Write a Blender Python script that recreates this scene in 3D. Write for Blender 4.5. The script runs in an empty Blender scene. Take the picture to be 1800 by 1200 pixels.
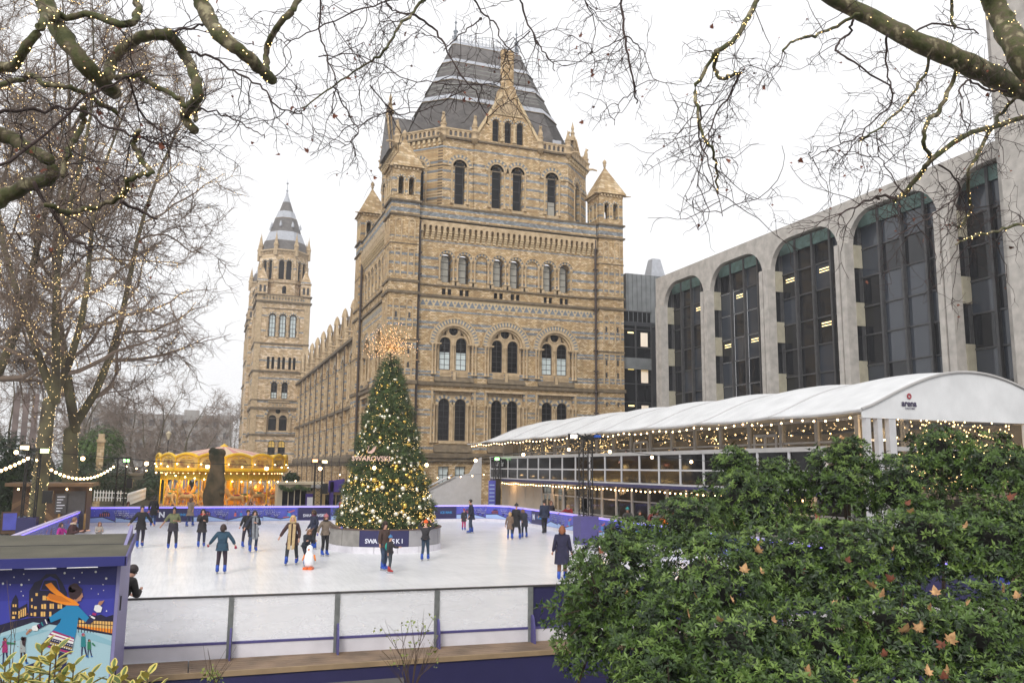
import bpy, bmesh, math, random
import numpy as np
from math import sin, cos, pi, radians, sqrt, atan2
from mathutils import Vector, Matrix
from mathutils.geometry import tessellate_polygon
random.seed(7)
SC = bpy.context.scene
COL = SC.collection
# ------------------------------------------------------------------ camera, sky, sun, exposure
FPX, YAW, PITCH, ROLL, ZC = 1484.5, 0.35306, 0.149877, 0.0098732, 3.6
def _axes():
    f = Vector((sin(YAW)*cos(PITCH), cos(YAW)*cos(PITCH), sin(PITCH)))
    r = Vector((cos(YAW), -sin(YAW), 0)); u = r.cross(f)
    return r*cos(ROLL)+u*sin(ROLL), -r*sin(ROLL)+u*cos(ROLL), f
AR, AU, AF = _axes()
cam = bpy.data.cameras.new("camera"); camo = bpy.data.objects.new("camera", cam); COL.objects.link(camo)
cam.sensor_width = 36; cam.lens = 36*FPX/1800; cam.clip_start = .1; cam.clip_end = 3000
camo.matrix_world = Matrix(((AR.x, AU.x, -AF.x, 0), (AR.y, AU.y, -AF.y, 0), (AR.z, AU.z, -AF.z, ZC), (0, 0, 0, 1)))
SC.camera = camo
CAMP = Vector((0, 0, ZC))
def at(px, py, ax, v):
    """world point of a measured direction on the plane ax = v"""
    d = AR*((px-900)/FPX)-AU*((py-600)/FPX)+AF
    i = 'XYZ'.index(ax)
    return CAMP+d*((v-CAMP[i])/d[i])
W = bpy.data.worlds.new("World"); SC.world = W; W.use_nodes = True
wn = W.node_tree; bg = wn.nodes['Background']
sky = wn.nodes.new('ShaderNodeTexSky'); sky.sky_type = 'NISHITA'; sky.sun_disc = False
SUN_EL, SUN_AZ = radians(38), radians(215)
sky.sun_elevation = SUN_EL; sky.sun_rotation = SUN_AZ
sky.air_density = 1.0; sky.dust_density = 4.0
hs = wn.nodes.new('ShaderNodeHueSaturation'); hs.inputs['Saturation'].default_value = .12
wmix = wn.nodes.new('ShaderNodeMixRGB'); wmix.inputs[0].default_value = .8
wmix.inputs[2].default_value = (10.3, 10.3, 10.5, 1)          # even cloud cover over the clear-sky model
wn.links.new(sky.outputs[0], hs.inputs['Color']); wn.links.new(hs.outputs[0], wmix.inputs[1])
wn.links.new(wmix.outputs[0], bg.inputs[0]); bg.inputs[1].default_value = .1
sl = bpy.data.lights.new("sun", 'SUN'); sl.energy = 1.5; sl.angle = radians(18); sl.color = (1, .97, .93)
so = bpy.data.objects.new("sun", sl); COL.objects.link(so)
sd = Vector((sin(SUN_AZ)*cos(SUN_EL), cos(SUN_AZ)*cos(SUN_EL), sin(SUN_EL)))
so.rotation_euler = (-sd).to_track_quat('-Z', 'Y').to_euler(); so.location = (0, -20, 60)
SC.view_settings.view_transform = 'Standard'; SC.view_settings.look = 'None'
SC.view_settings.gamma = 1; SC.view_settings.exposure = .36; SC.view_settings.use_curve_mapping = False
SC.render.engine = 'CYCLES'
SC.cycles.max_bounces = 8; SC.cycles.transparent_max_bounces = 24; SC.cycles.volume_bounces = 0
# ------------------------------------------------------------------ helpers
def link(o, parent=None):
    COL.objects.link(o)
    if parent is not None: o.parent = parent
    return o
def tag(o, label=None, cat=None, group=None, kind=None):
    if label: o['label'] = label
    if cat: o['category'] = cat
    if group: o['group'] = group
    if kind: o['kind'] = kind
    return o
def empty(name, loc=(0, 0, 0), rz=0, label=None, cat=None, group=None):
    o = bpy.data.objects.new(name, None); o.location = loc; o.rotation_euler = (0, 0, rz); o.empty_display_size = .2
    COL.objects.link(o); return tag(o, label, cat, group)
class MB:
    def __init__(s, auto=False): s.v = []; s.f = []; s.m = []; s.mi = 0; s.auto = auto; s.cuts = []
    def cut(s):
        if s.auto: s.cuts.append((len(s.v), len(s.f)))
    def pieces(s):
        """one MB for each marked piece"""
        c = s.cuts+[(len(s.v), len(s.f))]; out = []
        if s.cuts and s.cuts[0][1] > 0: c = [(0, 0)]+c
        for (v0, f0), (v1, f1) in zip(c[:-1], c[1:]):
            if f1 <= f0: continue
            q = MB(); q.v = s.v[v0:v1]; q.f = [tuple(i-v0 for i in f) for f in s.f[f0:f1]]; q.m = s.m[f0:f1]; out.append(q)
        return out
    def add(s, vs, fs):
        b = len(s.v); s.v.extend([tuple(p) for p in vs]); s.f.extend([tuple(b+i for i in f) for f in fs]); s.m.extend([s.mi]*len(fs)); return s
    def box(s, x0, x1, y0, y1, z0, z1):
        return s.add([(x0,y0,z0),(x1,y0,z0),(x1,y1,z0),(x0,y1,z0),(x0,y0,z1),(x1,y0,z1),(x1,y1,z1),(x0,y1,z1)],
                     [(0,3,2,1),(4,5,6,7),(0,1,5,4),(1,2,6,5),(2,3,7,6),(3,0,4,7)])
    def obox(s, c, ax, ay, az):
        c = Vector(c); ax = Vector(ax); ay = Vector(ay); az = Vector(az)
        return s.add([c-ax-ay-az, c+ax-ay-az, c+ax+ay-az, c-ax+ay-az, c-ax-ay+az, c+ax-ay+az, c+ax+ay+az, c-ax+ay+az],
                     [(0,3,2,1),(4,5,6,7),(0,1,5,4),(1,2,6,5),(2,3,7,6),(3,0,4,7)])
    def prism(s, pts, off):
        """closed polygon pts (3D), extruded by vector off"""
        n = len(pts); off = Vector(off); p = [Vector(q) for q in pts]
        tr = tessellate_polygon([p])
        return s.add(p+[q+off for q in p], [tuple(t) for t in tr]+[tuple(n+i for i in reversed(t)) for t in tr]+[(i, (i+1) % n, n+(i+1) % n, n+i) for i in range(n)])
    def tube(s, path, rad, n=6, cap=True, sq=None):
        path = [Vector(p) for p in path]
        if not hasattr(rad, '__len__'): rad = [rad]*len(path)
        vs = []; prev = None
        for i, p in enumerate(path):
            a = path[max(i-1, 0)]; b = path[min(i+1, len(path)-1)]; t = (b-a)
            if t.length < 1e-9: t = Vector((0, 0, 1))
            t.normalize()
            if prev is None: u = t.cross(Vector((0, 0, 1)) if abs(t.z) < .9 else Vector((0, 1, 0)))
            else: u = prev-t*prev.dot(t)
            if u.length < 1e-6: u = t.orthogonal()
            u.normalize(); prev = u; w = t.cross(u)
            for k in range(n):
                a_ = 2*pi*(k+.5)/n; vs.append(p+(u*cos(a_)+w*sin(a_))*rad[i])
        fs = []
        for i in range(len(path)-1):
            for k in range(n): fs.append((i*n+k, i*n+(k+1) % n, (i+1)*n+(k+1) % n, (i+1)*n+k))
        if cap: fs.append(tuple(reversed(range(n)))); fs.append(tuple((len(path)-1)*n+k for k in range(n)))
        return s.add(vs, fs)
    def lathe(s, c, prof, n=12, ax=None):
        """prof: list of (r, z) about a vertical axis at c"""
        c = Vector(c); vs = []
        for r, z in prof:
            for k in range(n): vs.append((c.x+r*cos(2*pi*k/n), c.y+r*sin(2*pi*k/n), c.z+z))
        fs = []
        for i in range(len(prof)-1):
            for k in range(n): fs.append((i*n+k, i*n+(k+1) % n, (i+1)*n+(k+1) % n, (i+1)*n+k))
        fs.append(tuple(reversed(range(n)))); fs.append(tuple((len(prof)-1)*n+k for k in range(n)))
        return s.add(vs, fs)
    def ball(s, c, r, n=8, m=5, sc=(1, 1, 1)):
        prof = [(max(r*sin(pi*i/m), 1e-4), -r*cos(pi*i/m)) for i in range(m+1)]
        b = MB(); b.lathe((0, 0, 0), prof, n); c = Vector(c)
        return s.add([(c.x+v[0]*sc[0], c.y+v[1]*sc[1], c.z+v[2]*sc[2]) for v in b.v], b.f)
    def xf(s, M):
        s.v = [tuple(M @ Vector(p)) for p in s.v]; return s
    def mesh(s, name, mats, smooth=False):
        me = bpy.data.meshes.new(name); me.from_pydata(s.v, [], s.f)
        if not isinstance(mats, (list, tuple)): mats = [mats]
        for m in mats: me.materials.append(m)
        if len(mats) > 1: me.polygons.foreach_set('material_index', s.m)
        if smooth: me.polygons.foreach_set('use_smooth', [True]*len(s.f))
        me.update(); return me
    def build(s, name, mats, parent=None, smooth=False, kind=None, label=None, cat=None, group=None):
        if not s.f: return None
        o = bpy.data.objects.new(name, s.mesh(name, mats, smooth)); link(o, parent)
        return tag(o, label, cat, group, kind)
def inst(name, me, parent=None, loc=(0, 0, 0), rot=(0, 0, 0), sc=(1, 1, 1)):
    o = bpy.data.objects.new(name, me); o.location = loc; o.rotation_euler = rot; o.scale = sc; return link(o, parent)
def copy_tree(o, parent=None):
    c = o.copy(); COL.objects.link(c)
    if parent is not None: c.parent = parent
    for ch in o.children: copy_tree(ch, c)
    return c
def npmesh(name, V, Fc, mat, smooth=False, mi=None):
    """V (n,3) floats, Fc (m,k) ints -> mesh, fast"""
    V = np.asarray(V, np.float32); Fc = np.asarray(Fc, np.int32); m, k = Fc.shape
    me = bpy.data.meshes.new(name); me.vertices.add(len(V)); me.vertices.foreach_set('co', V.ravel())
    me.loops.add(m*k); me.loops.foreach_set('vertex_index', Fc.ravel())
    me.polygons.add(m); me.polygons.foreach_set('loop_start', np.arange(0, m*k, k, dtype=np.int32))
    for q in (mat if isinstance(mat, (list, tuple)) else [mat]): me.materials.append(q)
    if mi is not None: me.polygons.foreach_set('material_index', np.asarray(mi, np.int32))
    if smooth: me.polygons.foreach_set('use_smooth', np.ones(m, bool))
    me.update(calc_edges=True); me.validate(); return me
# ------------------------------------------------------------------ materials
def M_new(name):
    m = bpy.data.materials.new(name); m.use_nodes = True; nt = m.node_tree
    return m, nt, nt.nodes['Principled BSDF']
def nd(nt, t, **k):
    n = nt.nodes.new(t)
    for a, b in k.items(): setattr(n, a, b)
    return n
def noisy(name, c, rough=.6, var=.15, scale=3., bump=0., bscale=None, metal=0., spec=.5, c2=None, emit=None, es=0, sss=0, detail=5):
    m, nt, p = M_new(name); L = nt.links
    g = nd(nt, 'ShaderNodeNewGeometry'); n = nd(nt, 'ShaderNodeTexNoise'); n.inputs['Scale'].default_value = scale; n.inputs['Detail'].default_value = detail
    L.new(g.outputs['Position'], n.inputs['Vector'])
    r = nd(nt, 'ShaderNodeValToRGB'); L.new(n.outputs['Fac'], r.inputs[0])
    lo = [x*(1-var) for x in c[:3]]; hi = [min(1, x*(1+var)) for x in (c2 or c)[:3]]
    r.color_ramp.elements[0].position = .32; r.color_ramp.elements[1].position = .68
    r.color_ramp.elements[0].color = (*lo, 1); r.color_ramp.elements[1].color = (*hi, 1)
    L.new(r.outputs[0], p.inputs['Base Color']); p.inputs['Roughness'].default_value = rough; p.inputs['Metallic'].default_value = metal
    p.inputs['Specular IOR Level'].default_value = spec
    if bump:
        n2 = nd(nt, 'ShaderNodeTexNoise'); n2.inputs['Scale'].default_value = bscale or scale*6; n2.inputs['Detail'].default_value = 4
        L.new(g.outputs['Position'], n2.inputs['Vector']); b = nd(nt, 'ShaderNodeBump'); b.inputs['Strength'].default_value = bump; b.inputs['Distance'].default_value = .02
        L.new(n2.outputs['Fac'], b.inputs['Height']); L.new(b.outputs[0], p.inputs['Normal'])
    if emit: p.inputs['Emission Color'].default_value = (*emit, 1); p.inputs['Emission Strength'].default_value = es
    return m
def plain(name, c, rough=.5, metal=0., emit=None, es=0., spec=.5, alpha=None, coat=0):
    m, nt, p = M_new(name); p.inputs['Base Color'].default_value = (*c, 1); p.inputs['Roughness'].default_value = rough; p.inputs['Metallic'].default_value = metal
    p.inputs['Specular IOR Level'].default_value = spec; p.inputs['Coat Weight'].default_value = coat
    if emit: p.inputs['Emission Color'].default_value = (*emit, 1); p.inputs['Emission Strength'].default_value = es
    if alpha is not None: p.inputs['Alpha'].default_value = alpha
    return m
def stone(name, bands=(), tint=(1, 1, 1), bw=.30, bh=.155, grey=(.20, .225, .245)):
    """buff terracotta blocks with coursed joints; bands = grey courses at heights (z0, z1)"""
    m, nt, p = M_new(name); L = nt.links
    g = nd(nt, 'ShaderNodeNewGeometry'); sx = nd(nt, 'ShaderNodeSeparateXYZ'); L.new(g.outputs['Position'], sx.inputs[0])
    ad = nd(nt, 'ShaderNodeMath', operation='ADD'); L.new(sx.outputs[0], ad.inputs[0]); L.new(sx.outputs[1], ad.inputs[1])
    cx = nd(nt, 'ShaderNodeCombineXYZ'); L.new(ad.outputs[0], cx.inputs[0]); L.new(sx.outputs[2], cx.inputs[1])
    br = nd(nt, 'ShaderNodeTexBrick'); L.new(cx.outputs[0], br.inputs['Vector'])
    br.inputs['Scale'].default_value = 1; br.inputs['Brick Width'].default_value = bw; br.inputs['Row Height'].default_value = bh
    br.inputs['Mortar Size'].default_value = .011; br.inputs['Mortar Smooth'].default_value = .2; br.inputs['Bias'].default_value = -.1
    br.inputs['Color1'].default_value = (1, 1, 1, 1); br.inputs['Color2'].default_value = (0, 0, 0, 1); br.inputs['Mortar'].default_value = (.5, .5, .5, 1)
    def T(c): return (*[a*b for a, b in zip(c, tint)], 1)
    r = nd(nt, 'ShaderNodeValToRGB'); L.new(br.outputs['Color'], r.inputs[0]); e = r.color_ramp.elements
    e[0].position = 0; e[0].color = T((.345, .225, .112)); e[1].position = 1; e[1].color = T((.65, .50, .32))
    a = e.new(.35); a.color = T((.43, .29, .145)); a = e.new(.75); a.color = T((.52, .375, .205))
    # large uneven weathering
    n = nd(nt, 'ShaderNodeTexNoise'); n.inputs['Scale'].default_value = .55; n.inputs['Detail'].default_value = 6; n.inputs['Roughness'].default_value = .6
    L.new(g.outputs['Position'], n.inputs['Vector'])
    mp = nd(nt, 'ShaderNodeMapRange'); mp.inputs[1].default_value = .35; mp.inputs[2].default_value = .7; mp.inputs[3].default_value = .9; mp.inputs[4].default_value = 1.14
    L.new(n.outputs['Fac'], mp.inputs[0])
    # vertical soot streaks
    mpv = nd(nt, 'ShaderNodeMapping'); mpv.inputs['Scale'].default_value = (1.6, 1.6, .12); L.new(g.outputs['Position'], mpv.inputs[0])
    n3 = nd(nt, 'ShaderNodeTexNoise'); n3.inputs['Scale'].default_value = 1.2; n3.inputs['Detail'].default_value = 4; L.new(mpv.outputs[0], n3.inputs['Vector'])
    mp3 = nd(nt, 'ShaderNodeMapRange'); mp3.inputs[1].default_value = .3; mp3.inputs[2].default_value = .62; mp3.inputs[3].default_value = .80; mp3.inputs[4].default_value = 1.06; L.new(n3.outputs['Fac'], mp3.inputs[0])
    mm = nd(nt, 'ShaderNodeMath', operation='MULTIPLY'); L.new(mp.outputs[0], mm.inputs[0]); L.new(mp3.outputs[0], mm.inputs[1])
    if bands:
        # second brick pattern for grey blocks
        r2 = nd(nt, 'ShaderNodeValToRGB'); L.new(br.outputs['Color'], r2.inputs[0])
        r2.color_ramp.elements[0].color = (*[x*.62 for x in grey], 1); r2.color_ramp.elements[1].color = (*[x*1.45 for x in grey], 1)
        last = None
        for z0, z1 in bands:
            c = nd(nt, 'ShaderNodeMath', operation='COMPARE'); L.new(sx.outputs[2], c.inputs[0]); c.inputs[1].default_value = (z0+z1)/2; c.inputs[2].default_value = (z1-z0)/2
            if last is None: last = c
            else:
                x = nd(nt, 'ShaderNodeMath', operation='MAXIMUM'); L.new(last.outputs[0], x.inputs[0]); L.new(c.outputs[0], x.inputs[1]); last = x
        mx = nd(nt, 'ShaderNodeMixRGB'); L.new(last.outputs[0], mx.inputs[0]); L.new(r.outputs[0], mx.inputs[1]); L.new(r2.outputs[0], mx.inputs[2]); colo = mx.outputs[0]
    else: colo = r.outputs[0]
    mu = nd(nt, 'ShaderNodeMixRGB', blend_type='MULTIPLY'); mu.inputs[0].default_value = 1; L.new(colo, mu.inputs[1]); L.new(mm.outputs[0], mu.inputs[2])
    mo = nd(nt, 'ShaderNodeMixRGB'); L.new(br.outputs['Fac'], mo.inputs[0]); L.new(mu.outputs[0], mo.inputs[1]); mo.inputs[2].default_value = (.12, .08, .045, 1)
    L.new(mo.outputs[0], p.inputs['Base Color']); p.inputs['Roughness'].default_value = .85; p.inputs['Specular IOR Level'].default_value = .3
    b = nd(nt, 'ShaderNodeBump'); b.inputs['Strength'].default_value = .6; b.inputs['Distance'].default_value = .02; b.invert = True
    L.new(br.outputs['Fac'], b.inputs['Height']); L.new(b.outputs[0], p.inputs['Normal'])
    return m
def glassy(name, c=(.02, .022, .025), rough=.06, spec=.9, var=0.):
    m, nt, p = M_new(name); p.inputs['Base Color'].default_value = (*c, 1); p.inputs['Roughness'].default_value = rough; p.inputs['Specular IOR Level'].default_value = spec
    g = nd(nt, 'ShaderNodeNewGeometry'); n = nd(nt, 'ShaderNodeTexNoise'); n.inputs['Scale'].default_value = .9
    nt.links.new(g.outputs['Position'], n.inputs['Vector']); b = nd(nt, 'ShaderNodeBump'); b.inputs['Strength'].default_value = .15; b.inputs['Distance'].default_value = .05
    nt.links.new(n.outputs['Fac'], b.inputs['Height']); nt.links.new(b.outputs[0], p.inputs['Normal'])
    return m
def clear(name, tint=(.9, .95, .95), mixv=.75, rough=.03, body=.05):
    """thin see-through sheet: part transparent, part glossy/tinted"""
    m, nt, p = M_new(name); L = nt.links; out = nt.nodes['Material Output']
    t = nd(nt, 'ShaderNodeBsdfTransparent'); t.inputs[0].default_value = (*tint, 1); mx = nd(nt, 'ShaderNodeMixShader'); mx.inputs[0].default_value = 1-mixv
    p.inputs['Base Color'].default_value = (*[x*body for x in tint], 1); p.inputs['Roughness'].default_value = rough
    L.new(t.outputs[0], mx.inputs[1]); L.new(p.outputs[0], mx.inputs[2]); L.new(mx.outputs[0], out.inputs[0]); return m
def emis(name, c, s): return plain(name, (.8, .8, .8), emit=c, es=s)
BANDP = [(23.9, 24.15), (22.98, 23.22), (22.05, 22.28), (18.72, 18.9), (17.5, 17.75), (17.0, 17.27), (15.2, 15.42), (14.9, 15.08), (12.7, 12.92), (12.38, 12.6), (10.75, 11.0), (10.28, 10.55), (9.05, 9.2), (8.6, 8.78), (7.35, 7.5), (6.9, 7.05), (5.4, 5.62), (28.2, 28.62), (28.95, 29.22), (25.68, 25.82)]
MT = {}
MT['stone'] = stone('banded_terracotta', BANDP)
MT['stone_up'] = stone('upper_banded_terracotta', [(z, z+.24) for z in (30.5, 31.45, 32.4, 33.35, 34.3)]+[(35.9, 36.1)])
MT['stone_lan'] = stone('lantern_terracotta', [(30.15, 30.38), (31.35, 31.6)])
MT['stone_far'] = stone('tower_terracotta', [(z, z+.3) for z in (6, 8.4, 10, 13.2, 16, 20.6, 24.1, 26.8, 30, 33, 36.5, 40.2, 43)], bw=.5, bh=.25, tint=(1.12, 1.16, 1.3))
MT['stone_wing'] = stone('wing_terracotta', [(z, z+.3) for z in (5.6, 6.7, 7.8, 8.9, 12.4, 13.5, 14.6, 15.7, 16.8)], tint=(1.0, 1.0, 1.02))
MT['plainstone'] = noisy('moulded_terracotta', (.40, .29, .17), .8, .14, 2.2, .3, 30, spec=.3, c2=(.46, .35, .22))
MT['darkstone'] = noisy('weathered_string_course', (.15, .115, .075), .85, .3, 2.5, .3, 25, spec=.3)
MT['cream'] = noisy('pale_terracotta', (.52, .40, .24), .8, .15, 3, .2, 30, spec=.3)
MT['greyblock'] = noisy('grey_blue_terracotta', (.165, .185, .21), .8, .25, 4, .2, 30, spec=.3)
MT['iron'] = noisy('painted_drainpipe', (.05, .035, .03), .6, .2, 5)
MT['glass'] = glassy('dark_window_glass', (.007, .006, .007), .12, .18)
MT['courses'] = stone('coursed_terracotta', (), (.9, .92, .95), bw=.4, bh=.3)
MT['glass_blind'] = noisy('window_with_pale_blind', (.30, .285, .24), .4, .12, 2)
MT['glass_white'] = noisy('window_with_white_screen', (.55, .62, .62), .35, .08, 2)
MT['glass_amber'] = plain('lit_amber_window', (.5, .35, .1), .4, emit=(1, .6, .1), es=.25)
MT['bar'] = plain('dark_glazing_bar', (.035, .033, .035), .5)
MT['slate'] = noisy('slate', (.115, .105, .10), .65, .25, 1.4, .5, 9)
MT['lead'] = noisy('weathered_lead', (.37, .385, .42), .5, .12, 3, .1)
# ------------------------------------------------------------------ the museum
class Frame:
    """a wall plane: s runs right along the wall, z up, d outwards"""
    def __init__(s, o, u): s.o = Vector(o); s.u = Vector(u).normalized(); s.n = s.u.cross(Vector((0, 0, 1)))
    def p(s, a, z, d=0): return s.o+s.u*a+Vector((0, 0, z))+s.n*d
    def box(s, mb, a0, a1, z0, z1, d0, d1, cut=True):
        if cut: mb.cut()
        c = s.p((a0+a1)/2, (z0+z1)/2, (d0+d1)/2); mb.obox(c, s.u*abs(a1-a0)/2, s.n*(-abs(d1-d0)/2), Vector((0, 0, abs(z1-z0)/2)))
    def poly(s, pts, d): return [s.p(a, z, d) for a, z in pts]
def arch_pts(c, z0, zs, r, n=10):
    """closed outline of a round-headed opening: centre c, sill z0, springing zs, radius r"""
    return [(c-r, z0), (c+r, z0)]+[(c+r*cos(pi*i/n), zs+r*sin(pi*i/n)) for i in range(n+1)]
def rect_pts(a0, a1, z0, z1): return [(a0, z0), (a1, z0), (a1, z1), (a0, z1)]
def circ_pts(c, z, r, n=14): return [(c+r*cos(2*pi*i/n), z+r*sin(2*pi*i/n)) for i in range(n)]
def wall(mb, F, outline, holes, d=0, reveal=.35):
    polys = [F.poly(outline, d)]+[F.poly(h, d) for h in holes]
    flat = [p for q in polys for p in q]
    two = [[Vector((a, z, 0)) for a, z in q] for q in [outline]+holes]
    tr = tessellate_polygon(two)
    fs = []
    for t in tr:
        a, b, c = [flat[i] for i in t]
        if (b-a).cross(c-a).dot(F.n) < 0: t = t[::-1]
        fs.append(tuple(t))
    mb.add(flat, fs)
    for h in holes:
        n = len(h); a = F.poly(h, d); b = F.poly(h, d-reveal)
        mb.add(a+b, [(i, n+i, n+(i+1) % n, (i+1) % n) for i in range(n)])
def ring(mb, F, c, zs, r0, r1, d0, d1, n=16, a0=0, a1=pi, alt=False, gap=0.):
    mb.cut()
    for i in range(n):
        t0 = a0+(a1-a0)*(i+gap)/n; t1 = a0+(a1-a0)*(i+1-gap)/n
        if alt: mb.mi = i % 2
        q = [(c+r0*cos(t0), zs+r0*sin(t0)), (c+r1*cos(t0), zs+r1*sin(t0)), (c+r1*cos(t1), zs+r1*sin(t1)), (c+r0*cos(t1), zs+r0*sin(t1))]
        A = F.poly(q, d0); B = F.poly(q, d1)
        mb.add(A+B, [(0, 1, 2, 3), (7, 6, 5, 4), (0, 4, 5, 1), (1, 5, 6, 2), (2, 6, 7, 3), (3, 7, 4, 0)])
    mb.mi = 0
def shaft(mb, F, a, z0, z1, d, r=.09, n=8, cap=.28):
    p0 = F.p(a, z0, d); mb.cut()
    mb.lathe((p0.x, p0.y, z0), [(r*1.7, 0), (r*1.7, .12), (r*1.2, .2), (r, .26), (r, z1-z0-cap), (r*1.15, z1-z0-cap+.04), (r*1.9, z1-z0-.06), (r*1.9, z1-z0)], n)
def window(parent, F, pts, d, pane_mat, w, h, z0, c, cols=2, rows=5, bt=.045, lower=None, lz=None):
    """glass with its bars; lower = another pane material below height lz"""
    o = MB(); o.prism(F.poly(pts, d-.03), F.n*.02); win = o.build('window', pane_mat, parent)
    b = MB(); n = len(pts)
    for i in range(1, cols): F.box(b, c-w/2+w*i/cols-bt/2, c-w/2+w*i/cols+bt/2, z0, z0+h-.02, d-.005, d+.03)
    for i in range(1, rows): F.box(b, c-w/2, c+w/2, z0+h*i/rows-bt/2, z0+h*i/rows+bt/2, d-.006, d+.026)
    F.box(b, c-w/2, c-w/2+bt*1.5, z0, z0+h-w/2, d-.004, d+.04); F.box(b, c+w/2-bt*1.5, c+w/2, z0, z0+h-w/2, d-.004, d+.04); F.box(b, c-w/2, c+w/2, z0, z0+bt*2, d-.003, d+.045)
    if len(pts) > 6: ring(b, F, c, z0+h-w/2, w/2-bt*1.5, w/2, d-.004, d+.04, 10)
    b.build('glazing_bars', MT['bar'], win)
    if lower: 
        q = MB(); F.box(q, c-w/2+.05, c+w/2-.05, z0+.1, lz, d-.008, d+.004); q.build('white_blind', lower, win)
    return win
MUS = empty('museum_building', (28.4, 78, 0), 0, 'ornate banded terracotta museum with steep slate roof and a far spired tower behind the rink', 'building')
MUS_inv = None
class PP:   # a parent wrapper is not needed: MUS sits at the pavilion's base, children keep world coordinates
    pass
def mus(mb, name, mats, smooth=False, label=None, kind=None, parent=None):
    if mb.cuts and kind is None:
        for q in mb.pieces(): o = mus(q, name, mats, smooth, label)
        return
    o = mb.build(name, mats, None, smooth, kind, label)
    if o is None: return None
    o.parent = parent or MUS; o.matrix_parent_inverse = Matrix.Translation((-28.4, -78, 0)) if (parent is None or parent is MUS) else Matrix()
    return o
ROOTS = {}
def hold(name, label=None):
    """a part-level empty of the museum that carries sub-parts in world coordinates"""
    o = bpy.data.objects.new(name, None); o.empty_display_size = .1; COL.objects.link(o); o.parent = MUS; o.matrix_parent_inverse = Matrix.Translation((-28.4, -78, 0))
    if label: o['label'] = label
    return o
def mwindow(F, pts, d, mat, w, h, z0, c, **k):
    win = window(None, F, pts, d, mat, w, h, z0, c, **k); win.parent = MUS; win.matrix_parent_inverse = Matrix.Translation((-28.4, -78, 0)); return win
S, PS, DS = MT['stone'], MT['plainstone'], MT['darkstone']
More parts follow.
